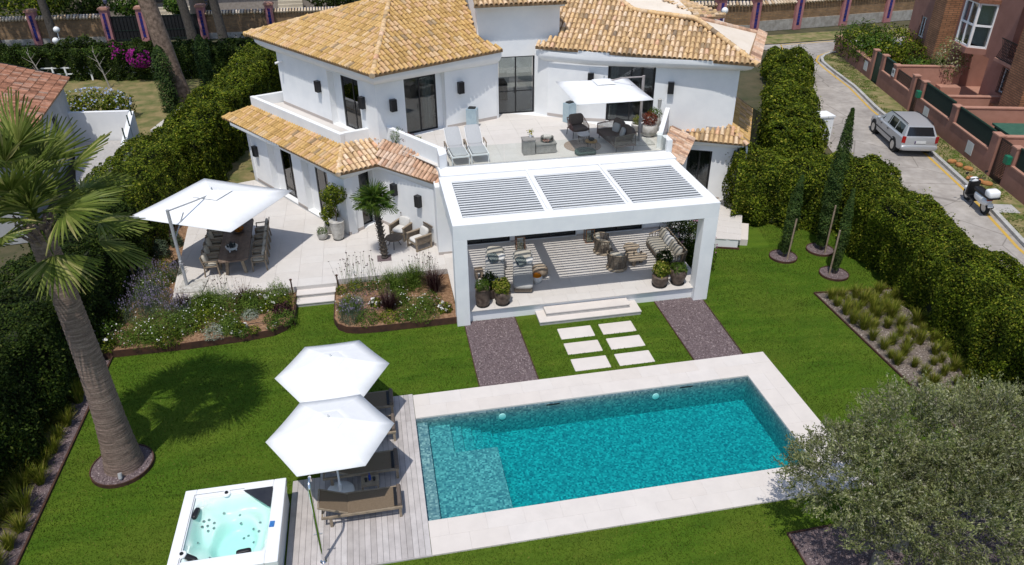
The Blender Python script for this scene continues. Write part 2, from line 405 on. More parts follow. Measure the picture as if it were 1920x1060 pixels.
# ------------------------------------------------------------------ patio, platform and beds
patio = MB()
PA = [(-8.3,11.95),(-2.33,11.95),(-1.85,15.9),(-6.5,23.2),(-8.85,22.4),(-8.8,18)]
PB = [(-2.33,12.2),(2.0,12.2),(2.0,14.1),(-.5,17.05),(-1.3,16.5),(-1.85,15.9)]
for q in (PA, PB): patio.prism(q, -.1, .43)
patio = struct(patio.build("patio", M['joint']))
for q in (PA, PB): pave(patio, "paving_slab", M['slab'], q, .428, .45, .9, .6, .0025, ox=-8.3, oy=11.95, stag=0)
plat = struct(MB().prism([(2.33,8.95),(10.78,8.95),(10.78,9.4),(11.25,9.4),(11.25,13.95),(2.33,13.95)], -.1, .461).build("covered_platform", M['white']))
pave(plat, "paving_slab", M['slab'], [(2.36,8.86),(10.755,8.86),(10.755,9.32),(2.36,9.32)], .46, .48, .9, .46, .002, ox=2.36, oy=8.86, stag=0)
pave(plat, "paving_slab", M['slab'], [(1.9,9.32),(11.25,9.32),(11.25,13.9),(1.9,13.9)], .46, .48, .9, .92, .002, ox=1.9, oy=9.32, stag=0)
walk = struct(MB().prism([(13.45,12.5),(14.2,12.25),(16.0,15.55),(15.3,17.5),(11.6,17.6),(11.4,13.0)], -.1, .42).build("side_walk", M['white']))
pave(walk, "paving_slab", M['slab'], [(13.2,12.56),(14.28,12.2),(16.02,15.6),(15.35,17.3),(13.3,17.3)], .423, .45, .9, .6, .004, ang=R(-28))
st = thing("side_step", "low stone step beside the raised walk at the hedge corner", "step", (14.95,13.55,0))
MB().prism([(14.3,12.6),(14.75,12.45),(15.5,13.9),(15.05,14.1)], 0, .28).build("step_block", M['coping'], st, world=True)
MB().prism([(13.35,12.48),(14.25,12.15),(14.28,12.22),(13.4,12.54)], -.02, .07).build("edging", M['corten'], st, world=True)

def steps(label, rects, loc, m='coping'):
    t = thing("stone_steps", label, "steps", loc)
    for (x0,y0,x1,y1,z0,z1) in rects:
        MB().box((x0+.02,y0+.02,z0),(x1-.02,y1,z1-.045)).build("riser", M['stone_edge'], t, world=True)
        MB().box((x0,y0,z1-.045),(x1,y1,z1)).build("tread", M[m], t, world=True, bevel=.006)
steps("two broad stone steps in front of the white pergola", [(4.73,8.16,8.52,8.94,0,.16),(5.03,8.46,8.17,8.93,.16,.32)], (6.6,8.5,0))
steps("pale steps from the lawn to the patio between the two flower beds", [(-3.84,11.16,-2.40,11.96,0,.15),(-3.84,11.56,-2.40,11.955,.15,.30)], (-3.1,11.5,0))
for sx, lab in ((-3.98,"short rusty bollard on the left of the patio steps"),(-2.3,"short rusty bollard on the right of the patio steps")):
    p = tag(MB().tube([(0,0,0),(0,0,.62),(0,0,.66)],[.028,.028,.02],8).add([],[]).lathe([(.05,.66),(.05,.7)],8).build("bollard_post", M['corten'], loc=(sx,11.75,.2)), lab, "bollard", "rusty posts at the patio steps")

# stepping stones
SNAME = [("upper left","farthest from the pool, on the left"),("upper right","farthest from the pool, on the right"),("","in the middle of the left column"),("","in the middle of the right column"),("","nearest the pool, on the left"),("","nearest the pool, on the right")]
k = 0
for row, (y0, y1) in enumerate(((7.19,7.85),(6.275,6.93),(5.335,6.0))):
    for x0, x1 in ((5.28,6.5),(6.78,8.02)):
        o = MB().box((-.61,-.33,-.03),(.61,.33,.025)).build("stepping_stone", M['coping'], loc=((x0+x1)/2,(y0+y1)/2,0), bevel=.03)
        tag(o, "rectangular stepping stone in the lawn, "+SNAME[k][1], "stepping stone", "stepping stones between steps and pool"); k += 1

# gravel strips, gravel beds
def gravel(name, poly, z=.012, dens=520, edge=None, st_m='gravel_stone'):
    g = struct(MB().prism(poly, -.05, z).build(name, M['gravel_brown' if st_m == 'gravel_tan' else 'gravel']))
    xs = [p[0] for p in poly]; ys = [p[1] for p in poly]; n = int((max(xs)-min(xs))*(max(ys)-min(ys))*dens)
    P = np.stack([NR.uniform(min(xs),max(xs),n), NR.uniform(min(ys),max(ys),n), np.full(n,z+.008)],1); P = P[in_poly(P, poly)]
    V = leaves(P, np.tile([0,0,1.],(len(P),1)), .045, .9, .55, .4)
    st = obj("loose_gravel", fastmesh("loose_gravel", V, M[st_m]), g); st["kind"] = "stuff"
    return g
gravel("gravel_path", [(2.12,5.12),(4.0,5.12),(3.95,8.93),(2.3,8.93),(2.3,8.69),(2.1,8.69)])
gravel("gravel_path", [(9.32,5.12),(11.0,5.12),(11.1,8.69),(10.8,8.93),(9.3,8.93)])
def edging(pts, label, z0=-.03, z1=.05, w=.025, m='corten', closed=False):
    mb = MB(); pts = list(pts) + ([pts[0]] if closed else [])
    for a, b in zip(pts, pts[1:]): mb.beam((a[0],a[1],(z0+z1)/2),(b[0],b[1],(z0+z1)/2), w, z1-z0)
    return tag(mb.build("metal_edging", M[m]), label, "edging")
edging([(4.02,5.1),(3.97,8.9)], "thin steel edging along the gravel strip left of the stepping stones", z1=.035)
edging([(2.09,5.1),(2.11,8.65)], "thin steel edging between the left gravel strip and the lawn", z1=.035)
edging([(9.28,5.1),(9.28,8.9)], "thin steel edging along the gravel strip right of the stepping stones", z1=.035)
edging([(11.03,5.1),(11.12,8.65)], "thin steel edging on the outer side of the right gravel strip", z1=.035)
GB = [(15.45,8.25),(18.5,7.95),(17.35,2.0),(17.1,-3.2),(15.42,-3.2)]
gravel("gravel_bed", GB, dens=420, st_m="gravel_tan")
edging([(18.5,7.97),(15.43,8.27),(15.4,-3.2)], "dark steel edging round the gravel bed of grasses by the right hedge", z1=.07, w=.04)
LB = [(-9.76,9.0),(-9.76,-3.5),(-12.6,-3.5),(-11.4,4.2),(-10.4,9.0)]
gravel("gravel_bed", LB, dens=300)
edging([(-9.75,9.3),(-9.75,-3.5)], "dark steel edging of the gravel bed along the left hedge", z1=.07, w=.05)
gravel("gravel_bed", [(8.7,-2.12),(8.6,-5.5),(14.5,-5.5),(14.5,-2.0)], dens=260)
edging([(8.58,-5.5),(8.68,-2.1),(14.5,-1.98)], "dark steel edging round the gravel under the olive tree", z1=.05, w=.03)

# flower beds with rusted edging
BL = [(-10.3,9.15),(-7.4,9.15),(-5.3,9.28),(-4.5,9.42),(-4.1,9.7),(-3.9,10.1),(-3.86,11.9),(-8.2,11.9),(-8.78,18.2),(-8.8,22.2),(-10.3,22.0),(-10.6,14)]
BR = [(-2.42,11.9),(-2.44,9.75),(-2.3,9.35),(-2.0,9.08),(-1.6,8.96),(-1.0,8.92),(1.9,8.93),(1.95,12.15),(-2.3,12.15)]
for nm, pl in (("flower_bed", BL), ("flower_bed", BR)):
    struct(MB().prism(pl, -.02, .24).build(nm, M['soil']))
    n = 9000; P = np.stack([NR.uniform(-10.6,2,n), NR.uniform(8.9,22,n), np.full(n,.25)],1); P = P[in_poly(P, pl)]
    o = obj("bark_chips", fastmesh("bark_chips", leaves(P, np.tile([0,0,1.],(len(P),1)), .07, .4, .4, .4), M['bark'] if 'bark' in M else M.setdefault('bark', piecemat("bark_chip", [(0,(.12,.06,.03)),(.6,(.30,.18,.10)),(1,(.42,.28,.17))], .95, 9, .2, 0)))); o["kind"] = "stuff"
edging(BL[:7], "rusted steel edging in front of the larger flower bed", z1=.27, w=.03)
edging(BR[:7], "rusted steel edging in front of the flower bed beside the pergola", z1=.27, w=.03)
edging([(-3.84,9.9),(-3.84,11.15)], "rusted steel side plate of the larger flower bed at the steps", z1=.275, w=.025)
# palm ring and cypress rings
def ring(c, r, label, z=.09):
    g = struct(MB().lathe([(r-.01,-.03),(r-.01,z-.03)],28,(c[0],c[1],0)).build("gravel_ring", M['gravel']))
    n = int(r*r*1600); a = NR.uniform(0,6.283,n); q = np.sqrt(NR.uniform(0,1,n))*(r-.03)
    P = np.stack([c[0]+q*np.cos(a), c[1]+q*np.sin(a), np.full(n,z-.022)],1)
    st = obj("loose_gravel", fastmesh("loose_gravel", leaves(P, np.tile([0,0,1.],(n,1)), .045, .9, .5, .4), M['gravel_stone']), g); st["kind"] = "stuff"
    edging([(c[0]+r*math.cos(i*math.pi/16), c[1]+r*math.sin(i*math.pi/16)) for i in range(32)], label, z1=z, w=.03, closed=True)
ring((-8.1,3.6), .80, "round rusted edging ring at the foot of the tall palm", .12)
CYP = [((15.72,11.17),"left"),((17.53,11.42),"rear"),((16.97,9.45),"front")]
for (c, n) in CYP: ring(c, .55, "round rusted edging ring at the foot of the %s cypress" % {"left":"short left","rear":"tall rear","front":"front leaning"}[n])

# ------------------------------------------------------------------ pool
def mosaic():
    m, nt, b = _new("pool_mosaic")
    g = nt.nodes.new("ShaderNodeNewGeometry")
    sn = nt.nodes.new("ShaderNodeVectorMath"); sn.operation = 'SNAP'; sn.inputs[1].default_value = (.052,)*3
    ad = nt.nodes.new("ShaderNodeVectorMath"); ad.operation = 'ADD'; ad.inputs[1].default_value = (.013,.017,.019)
    nt.links.new(g.outputs['Position'], ad.inputs[0]); nt.links.new(ad.outputs[0], sn.inputs[0])
    wn = nt.nodes.new("ShaderNodeTexWhiteNoise"); nt.links.new(sn.outputs[0], wn.inputs['Vector'])
    col = _ramp(nt, wn.outputs['Value'], [(0,(.075,.14,.185)),(.3,(.15,.22,.25)),(.7,(.22,.295,.315)),(1,(.37,.435,.44))])
    # position within each mosaic tile, output not connected
    fr = nt.nodes.new("ShaderNodeVectorMath"); fr.operation = 'MODULO'; fr.inputs[1].default_value = (.052,)*3
    nt.links.new(ad.outputs[0], fr.inputs[0]); nt.links.new(col, b.inputs['Base Color'])
    b.inputs['Roughness'].default_value = .35; return m
M['mosaic'] = mosaic()
def watermat(name, sig, bump=.12, scale=5.0):
    m, nt, b = _new(name); nt.nodes.remove(b)
    fr = nt.nodes.new("ShaderNodeFresnel"); fr.inputs[0].default_value = 1.33
    t = nt.nodes.new("ShaderNodeBsdfTransparent"); g = nt.nodes.new("ShaderNodeBsdfGlossy"); g.inputs['Roughness'].default_value = .02
    bp = nt.nodes.new("ShaderNodeBump"); bp.inputs['Strength'].default_value = bump; bp.inputs['Distance'].default_value = .05
    nt.links.new(_noise(nt, scale, 3, .5), bp.inputs['Height']); nt.links.new(bp.outputs[0], g.inputs['Normal']); nt.links.new(bp.outputs[0], fr.inputs['Normal'])
    mx = nt.nodes.new("ShaderNodeMixShader"); nt.links.new(fr.outputs[0], mx.inputs[0]); nt.links.new(t.outputs[0], mx.inputs[1]); nt.links.new(g.outputs[0], mx.inputs[2])
    out = nt.nodes["Material Output"]; nt.links.new(mx.outputs[0], out.inputs[0])
    va = nt.nodes.new("ShaderNodeVolumeAbsorption"); d = max(sig); va.inputs['Density'].default_value = d
    va.inputs['Color'].default_value = tuple(1-s/d for s in sig) + (1,); nt.links.new(va.outputs[0], out.inputs[1])
    return m
M['water'] = watermat("pool_water_surface", (1.8,.06,.05))
M['tub_water'] = watermat("tub_water_surface", (.38,.018,.062), .25, 9)
pool = thing("swimming_pool", "long rectangular pool with teal mosaic and pale stone coping", "pool", (5.3,2,0))
PB_ = lambda: MB()
ZF = -.96
mb = MB()
mb.box((-.25,-.25,ZF-.2),(PX+.25,PY+.25,ZF))                                   # floor
mb.box((-.25,-.25,ZF),(0,PY+.25,-.005)); mb.box((PX,-.25,ZF),(PX+.25,PY+.25,-.005))
mb.box((0,-.25,ZF),(PX,0,-.005)); mb.box((0,PY,ZF),(PX,PY+.25,-.005))
mb.build("basin", M['mosaic'], pool, world=True)
MB().box((0,0,ZF),(.33,PY,-.17)).build("entry_step", M['mosaic'], pool, world=True)
MB().box((.33,0,ZF),(2.25,2.75,-.36)).build("shallow_shelf", M['mosaic'], pool, world=True)
for x0, x1, z in ((.33,1.0,-.361),(1.0,1.32,-.49),(1.32,1.63,-.61),(1.63,1.94,-.73),(1.94,2.25,-.85)):
    MB().box((x0,2.75,ZF),(x1,PY,z)).build("pool_step", M['mosaic'], pool, world=True)
MB().box((-.012,-.012,ZF-.1),(PX+.012,PY+.012,-.07)).build("water", M['water'], pool, world=True)
for x in (2.62,7.55):
    MB().lathe([(.115,0),(.11,.025),(.05,.04)],18).build("pool_light", M['white_paint'], pool, (x,PY-.001,-.32), (R(90),0,0), world=True, smooth=40)
for x in (4.0,8.35):
    MB().box((x,PY-.004,-.13),(x+.42,PY-.001,-.075)).build("skimmer", M['dark'], pool, world=True)
# coping
CZ0, CZ1 = -.0, .05
c_n = pave(pool, "coping_slab", M['coping'], [(0.0,PY),(PX+1.08,PY),(PX+1.08,PY+1.1),(0.0,PY+1.1)], CZ0, CZ1, .97, .55, .001, ox=0, oy=PY, stag=.5)
pave(pool, "coping_slab", M['coping'], [(PX,0),(PX+1.08,0),(PX+1.08,PY),(PX,PY)], CZ0, CZ1, .54, .8, .001, ox=PX, oy=0, stag=0)
pave(pool, "coping_slab", M['coping'], [(0.0,-1.07),(PX+1.08,-1.07),(PX+1.08,0),(0.0,0)], CZ0, CZ1, .97, .535, .001, ox=0, oy=-1.07, stag=.5)
MB().prism([(0,-1.045),(PX+1.05,-1.045),(PX+1.05,-.26),(0,-.26)], -.06, .0).build("coping_bed", M['stone_edge'], pool, world=True)

# ------------------------------------------------------------------ deck
deck = thing("timber_deck", "grey weathered plank deck at the left end of the pool", "deck", (-1.7,2,0))
xs = -3.44; i = 0
while xs < -.01:
    w = .143; y1 = 5.16 if xs > -2.75 else 2.08; cuts = [-1.05] + ([2.55] if i % 2 else [3.9]) + [y1] if y1 > 3 else [-1.05, y1]
    for a, b in zip(cuts, cuts[1:]):
        MB().box((xs+.004,a+.002,.01),(min(xs+w,0)-.003,b-.002,.05+rnd.uniform(-.001,.001))).build("plank", M['deck'], deck, world=True)
    xs += w; i += 1
mb = MB().box((-3.43,-1.04,-.03),(-.27,2.06,.009)).box((-2.74,2.06,-.03),(-.27,5.15,.009)); mb.build("substructure", M['dark'], deck, world=True)
MB().box((-3.44,-1.075,-.02),(0,-1.052,.045)).build("edge_board", M['deck'], deck, world=True)
# ------------------------------------------------------------------ the villa
ZT = 3.9
villa = thing("white_villa", "white two storey villa with ochre barrel tile roofs and black framed glass doors", "house", (4, 18, 0))
M['tile_ochre'] = piecemat("ochre_roof_tile", [(0,(.42,.26,.095)),(.25,(.53,.33,.12)),(.5,(.59,.385,.155)),(.72,(.58,.36,.19)),(.93,(.64,.45,.25)),(1,(.27,.19,.11))], .85, 7, .25, .25, 50, .15)
M['tile_mixed'] = piecemat("mixed_roof_tile", [(0,(.24,.18,.125)),(.10,(.52,.35,.18)),(.4,(.67,.45,.23)),(.7,(.72,.51,.31)),(.9,(.74,.57,.40)),(1,(.65,.37,.22))], .85, 6, .38, .25, 50, .15)
M['tile_pink'] = piecemat("pinkish_roof_tile", [(0,(.28,.17,.12)),(.2,(.52,.31,.20)),(.6,(.63,.42,.285)),(.9,(.66,.49,.37)),(1,(.36,.25,.19))], .85, 6, .38, .25, 50, .15)
M['tile_bed'] = mat("roof_tile_channels", (.22,.135,.07), (.34,.22,.12), 5, .9, .4, 30)
M['skirting'] = mat("greige_skirting", (.42,.375,.345), (.46,.41,.38), 5, .7)
M['curtain'] = mat("white_curtain", (.62,.62,.59), (.50,.50,.47), 9, .9)
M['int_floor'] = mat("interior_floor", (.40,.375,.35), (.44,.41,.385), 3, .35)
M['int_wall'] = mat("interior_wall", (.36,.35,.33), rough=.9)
M['cream'] = mat("cream_render", (.74,.65,.54), (.68,.585,.47), 1.2, .9, .2, 40)

def facade(p, q, z0, z1, ops=(), th=.32, name="wall", par=None, m="white"):
    """wall from p to q (seen left to right), room behind; ops = (s0, s1, z0, z1) openings"""
    fr, L = frame_of(p, q); mb = MB(); s = 0
    for (a, b, c, d) in sorted(ops):
        if a > s: mb.frame(fr, s, a, 0, th, z0, z1)
        if c > z0: mb.frame(fr, a, b, 0, th, z0, c)
        if d < z1: mb.frame(fr, a, b, 0, th, d, z1)
        s = b
    if s < L: mb.frame(fr, s, L, 0, th, z0, z1)
    mb.build(name, M[m], par or villa, world=True)
    return fr, L
def skirt(fr, s0, s1, z, h=.13, par=None):
    MB().frame(fr, s0, s1, -.012, -.002, z, z+h).build("skirting", M['skirting'], par or villa, world=True)
def gdoor(fr, s0, s1, z0, z1, t=.22, n=2, bar=None, name="glazed_door", par=None, fw=.055, wide=None):
    """black framed glass door set t behind the wall face, its panes children of the frame"""
    mb = MB(); w = wide or fw; P = .05
    mb.frame(fr, s0, s0+w, t, t+P, z0, z1).frame(fr, s1-fw, s1, t, t+P, z0, z1)
    mb.frame(fr, s0+w, s1-fw, t, t+P, z0, z0+.06).frame(fr, s0+w, s1-fw, t, t+P, z1-fw, z1)
    cut = [s0+w+(s1-s0-w-fw)*i/n for i in range(n+1)]
    for c in cut[1:-1]: mb.frame(fr, c-.03, c+.03, t, t+P, z0+.06, z1-fw)
    if bar:
        for a, b in zip(cut, cut[1:]): mb.frame(fr, a+.03, b-.03, t+.004, t+P-.004, bar-.02, bar+.02)
    d = mb.build(name, M['black_metal'], par or villa, world=True)
    for a, b in zip(cut, cut[1:]):
        MB().frame(fr, a+.028, b-.028, t+.02, t+.03, z0+.058, z1-fw+.002).build("pane", M['glass'], d, world=True)
    o, dd, nn = fr; sm = cut[1]-.07
    MB().frame(fr, sm-.012, sm+.012, t-.05, t-.03, z0+.95, z0+1.25).build("handle", M['black_metal'], d, world=True)
    return d
def curtain(fr, s0, s1, z0, z1, t):
    mb = MB(); n = max(4, int((s1-s0)/.06)); o, d, nn = fr; pts = []
    for i in range(n+1):
        s = s0+(s1-s0)*i/n; tt = t+(.035 if i % 2 else 0); pts.append((o[0]+d[0]*s+nn[0]*tt, o[1]+d[1]*s+nn[1]*tt))
    for a, b in zip(pts, pts[1:]): mb.face([(a[0],a[1],z0),(b[0],b[1],z0),(b[0],b[1],z1),(a[0],a[1],z1)])
    mb.build("curtain", M['curtain'], villa, world=True)
def lamp(fr, s, z, par=None):
    """black box wall lantern: body > glass"""
    mb = MB(); w = .13
    mb.frame(fr, s-w, s+w, -.05, -.002, z-.25, z+.25)
    mb.frame(fr, s-w, s-w+.025, -.2, -.05, z-.25, z+.25).frame(fr, s+w-.025, s+w, -.2, -.05, z-.25, z+.25)
    mb.frame(fr, s-w+.025, s+w-.025, -.2, -.05, z+.225, z+.25).frame(fr, s-w+.025, s+w-.025, -.2, -.05, z-.25, z-.225)
    b = mb.build("wall_lamp", M['black_metal'], par or villa, world=True)
    MB().frame(fr, s-w+.027, s+w-.027, -.185, -.06, z-.223, z+.223).build("lamp_glass", M['black_plastic'], b, world=True)

# upper storey
ULp, U0, K, FW = (-4.6,24.3), (-.17,17.45), (2.85,18.82), (5.26,19.75)
W2a, W2b, RW1, RW3, RC = (5.38,20.2), (7.15,20.12), (7.65,19.73), (9.23,18.56), (15.3,16.35)
f, L = facade(ULp, U0, 3.5, 6.98, [(4.46,6.9,ZT,6.33)], th=.4)
gdoor(f, 5.12, 6.89, ZT, 6.325, .28, 2, wide=.12); MB().frame(f, 4.46,5.12,.3,.4,ZT,6.33).build("wall", M['white'], villa, world=True)
skirt(f, 0, 4.45, ZT); lamp(f, 3.7, 5.48); lamp(f, 7.22, 5.48); curtain(f, 5.2, 5.6, ZT+.05, 6.3, .5)
MB().tube([(ULp[0]+.25,ULp[1]-.45,6.05),(ULp[0]-.05,ULp[1]-.62,6.0)],.05,10).build("security_camera", M['white_paint'], villa, world=True)
f, L = facade(U0, K, 3.5, 6.98, [(1.33,3.31,ZT,6.4)], th=.42)
gdoor(f, 1.36, 3.02, ZT, 6.32, .3, 2, wide=.06); MB().frame(f, 3.02,3.31,.31,.42,ZT,6.4).build("wall", M['white'], villa, world=True)
MB().frame(f, 1.33,3.02,.3,.42,6.32,6.4).build("wall", M['white'], villa, world=True)
lamp(f, .72, 5.44); curtain(f, 2.45, 2.9, ZT+.05, 6.3, .5)
f, L = facade(K, FW, 3.5, 7.0); lamp(f, .72, 5.64); skirt(f, .02, L, ZT)
MB().prism([FW,(FW[0]+.12,FW[1]+.1),(5.4,20.4),(5.2,20.4)], ZT, 7.0).build("wall", M['white'], villa, world=True)
fr_c, L = facade((4.54,20.3), (8.28,20.3), 3.5, 8.86, [(.85,2.62,ZT,6.55)], th=.3)
gdoor(fr_c, .87, 2.60, ZT, 6.55, .08, 2, bar=4.95)
MB().box((4.54,20.602,6.5),(4.84,25,8.86)).box((7.98,20.602,6.5),(8.28,25,8.86)).box((4.84,24.7,6.5),(7.98,25,8.86)).build("tower_wall", M['white'], villa, world=True)
MB().prism([(7.16,20.3),RW1,(7.75,20.0),(7.3,20.55)], ZT-.4, 7.0).build("wall", M['white'], villa, world=True)
f, L = facade(RW1, RW3, 3.5, 7.0); skirt(f, 0, L, ZT)
fr_r, L = facade(RW3, RC, 3.5, 6.98, [(.84,2.92,ZT,6.42)], th=.36)
gdoor(fr_r, .86, 2.90, ZT, 6.42, .2, 2); skirt(fr_r, 0, .84, ZT); skirt(fr_r, 2.92, 3.6, ZT); lamp(fr_r, 3.62, 5.58); lamp(fr_r, .1, 5.85)
curtain(fr_r, .95, 1.3, ZT+.05, 6.35, .6)
BK1, BK2, BK3 = (17.2,20.6), (12,28.5), (0,30)
facade(RC, BK1, 3.2, 6.98); facade(BK1, BK2, 0, 6.98); facade(BK2, BK3, 0, 6.98); facade(BK3, ULp, 0, 6.98)
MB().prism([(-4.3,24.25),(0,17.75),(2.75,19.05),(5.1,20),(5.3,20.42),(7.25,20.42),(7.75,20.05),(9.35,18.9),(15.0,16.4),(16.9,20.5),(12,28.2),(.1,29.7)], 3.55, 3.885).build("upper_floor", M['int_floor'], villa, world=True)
for a, b in (((-3.6,26.4),(2.0,22.9)),((2.0,22.9),(5.2,24)),((8.6,23.6),(14.2,20.6))):
    fr, L = frame_of(a, b); MB().frame(fr, 0, L, 0, .15, 3.89, 6.9).build("partition", M['int_wall'], villa, world=True)
MB().cushion((0,0,0),(1.7,2.0,.5)).build("bed", M['cush_light'], villa, (1.9,21.2,4.2), (0,0,R(20)), smooth=60, world=True)
MB().box((5.6,22.6,3.89),(6.3,23.6,4.7)).build("cabinet", M['cush_taupe'], villa, world=True)

# ground storey
GL0, GC, GS0, GS1 = (-6.32,23.14), (-1.82,15.97), (-.5,17.05), (1.7,14.2)
f, L = facade(GL0, GC, 0, 3.36, [(1.7,4.05,.45,2.9),(4.92,7.15,.45,2.9)], th=.4)
for a, b, c in ((1.7,2.45,4.04),(4.92,5.6,7.14)):
    gdoor(f, b, c, .45, 2.9, .28, 2, wide=.1); MB().frame(f, a,b,.3,.4,.45,2.9).build("wall", M['white'], villa, world=True); curtain(f, b+.12, b+.55, .5, 2.85, .55)
skirt(f, 0, 1.7, .45); skirt(f, 4.06, 4.91, .45); skirt(f, 7.16, L, .45); lamp(f, .5, 2.12); lamp(f, 7.72, 2.2)
f, L = facade(GC, GS0, 0, 3.36, [(.78,1.55,.45,2.95)], th=.45)
gdoor(f, .79, 1.54, .45, 2.95, .3, 1); skirt(f, 0, .78, .45)
f, L = facade(GS0, GS1, 0, 3.36); skirt(f, .05, L, .45); lamp(f, 1.26, 2.36); lamp(f, 2.75, 2.26)
MB().box((1.72,13.4,0),(2.28,14.6,3.4)).build("pillar", M['white'], villa, world=True); MB().box((1.705,13.385,.45),(2.295,13.399,.57)).build("skirting", M['skirting'], villa, world=True)
facade(ULp, (-6.5,23.4), 0, 3.36)
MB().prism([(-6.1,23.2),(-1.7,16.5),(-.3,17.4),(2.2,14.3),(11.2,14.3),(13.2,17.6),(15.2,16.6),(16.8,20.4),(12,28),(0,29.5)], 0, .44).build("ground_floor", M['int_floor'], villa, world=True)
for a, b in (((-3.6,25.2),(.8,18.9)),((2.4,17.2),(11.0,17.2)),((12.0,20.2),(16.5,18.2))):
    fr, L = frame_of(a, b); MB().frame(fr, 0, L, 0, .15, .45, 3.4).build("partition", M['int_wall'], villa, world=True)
MB().cushion((0,0,0),(2.0,.9,.8)).build("sofa_inside", M['cush_light'], villa, (.5,17.6,.8), (0,0,R(-50)), smooth=60, world=True)
# wall behind the covered platform
f, L = facade((2.25,13.9), (11.3,13.9), 0, 3.4, [(.1,2.5,.48,2.95),(3.05,5.35,.48,2.95),(6.0,8.3,.48,2.95)])
for a, b in ((.1,2.5),(3.05,5.35),(6.0,8.3)): gdoor(f, a+.01, b-.01, .48, 2.95, .1, 2, fw=.07)
for a, b in ((2.5,3.05),(5.35,6.0),(8.3,9.05)): skirt(f, a+.01, b-.01, .48, .08)
facade((11.3,13.95), (13.0,17.3), 0, 3.5)
f, L = facade((13.0,17.3), (15.6,16.1), 0, 3.4, [(.72,1.8,.45,2.75)], th=.35)
gdoor(f, .73, 1.79, .45, 2.74, .1, 2); skirt(f, 1.81, 2.38, .45, .1)
facade((15.6,16.1), (17.4,20.2), 0, 3.4)
MB().prism([(15.66,16.1),(15.9,16.0),(17.9,20.0),(17.5,20.2)], .45, 2.9).build("shaded_side_face", mat("side_shade_grey",(.30,.285,.275),(.34,.325,.31),2,.9), villa, world=True)  # slab over the side wall, the wall's shade put into its grey

# terrace edge, parapets, balcony
terr = struct(MB().prism([(2.0,13.92),(11.3,13.92),(11.35,14.4),(12.6,17.3),(9.3,18.75),(7.7,19.95),(7.2,20.4),(5.3,20.4),(2.8,19.1),(-.2,17.7),(1.85,14.8)], 3.42, 3.872).build("roof_terrace", M['white']))
pave(terr, "paving_slab", M['slab'], [(2.2,13.9),(11.3,13.9),(12.5,17.1),(9.3,18.7),(7.7,19.85),(7.2,20.37),(5.3,20.37),(2.8,19.0),(-.1,17.6)], 3.874, 3.9, 1.2, .6, .002, ox=2.2, oy=13.9, stag=0)
MB().box((1.93,13.02,3.4),(11.36,13.915,4.0)).build("terrace_upstand", M['white'], villa, world=True)
MB().box((1.88,13.0,3.2),(11.3,13.018,3.9)).build("terrace_upstand", M['white'], villa, world=True)
def parapet(p, q, z0, z1a, th=.2, z1b=None, z0b=None):
    fr, L = frame_of(p, q); z1b = z1b or z1a; z0b = z0b or z0; o, d, n = fr
    P = lambda a, t, z: (o[0]+d[0]*a+n[0]*t, o[1]+d[1]*a+n[1]*t, z)
    vs = [P(0,0,z0),P(L,0,z0b),P(L,th,z0b),P(0,th,z0),P(0,0,z1a),P(L,0,z1b),P(L,th,z1b),P(0,th,z1a)]
    MB().add(vs, [(0,3,2,1),(4,5,6,7),(0,1,5,4),(1,2,6,5),(2,3,7,6),(3,0,4,7)]).build("parapet", M['white'], villa, world=True, bevel=.012)
parapet((-6.15,24.25), (-1.8,17.6), 3.3, 4.36); parapet((-1.8+.11,17.6+.13), (-.2,18.25), 3.3, 4.361); parapet((-4.6,24.9), (-6.02,24.3), 3.3, 4.359)
MB().prism([(-6.0,24.2),(-1.72,17.72),(-.25,18.2),(-4.7,24.6)], 3.3, 3.88).build("balcony_floor", M['slab'], villa, world=True)
parapet((-.12,18.05), (2.02,14.55), 3.3, 4.55); MB().prism([(1.98,13.7),(2.3,13.93),(2.3,14.45),(2.2,14.72),(1.98,14.6)], 3.3, 4.549).build("parapet", M['white'], villa, world=True)
parapet((11.22,14.35), (12.58,17.05), 3.3, 4.5, z1b=4.75); MB().box((11.2,13.7,3.3),(11.42,14.36,4.498)).build("parapet", M['white'], villa, world=True)
bal = thing("glass_balustrade", "frameless clear glass balustrade along the front of the roof terrace", "balustrade", (6.7,13.88,4.0))
for i in range(4):
    a = 2.32+i*2.22; MB().box((a+.008,13.87,4.0),(a+2.212,13.885,4.78)).build("glass_panel", M['clear_glass'], bal, world=True)
MB().box((2.3,13.855,4.0),(11.2,13.868,4.05)).build("base_rail", M['steel'], bal, world=True)

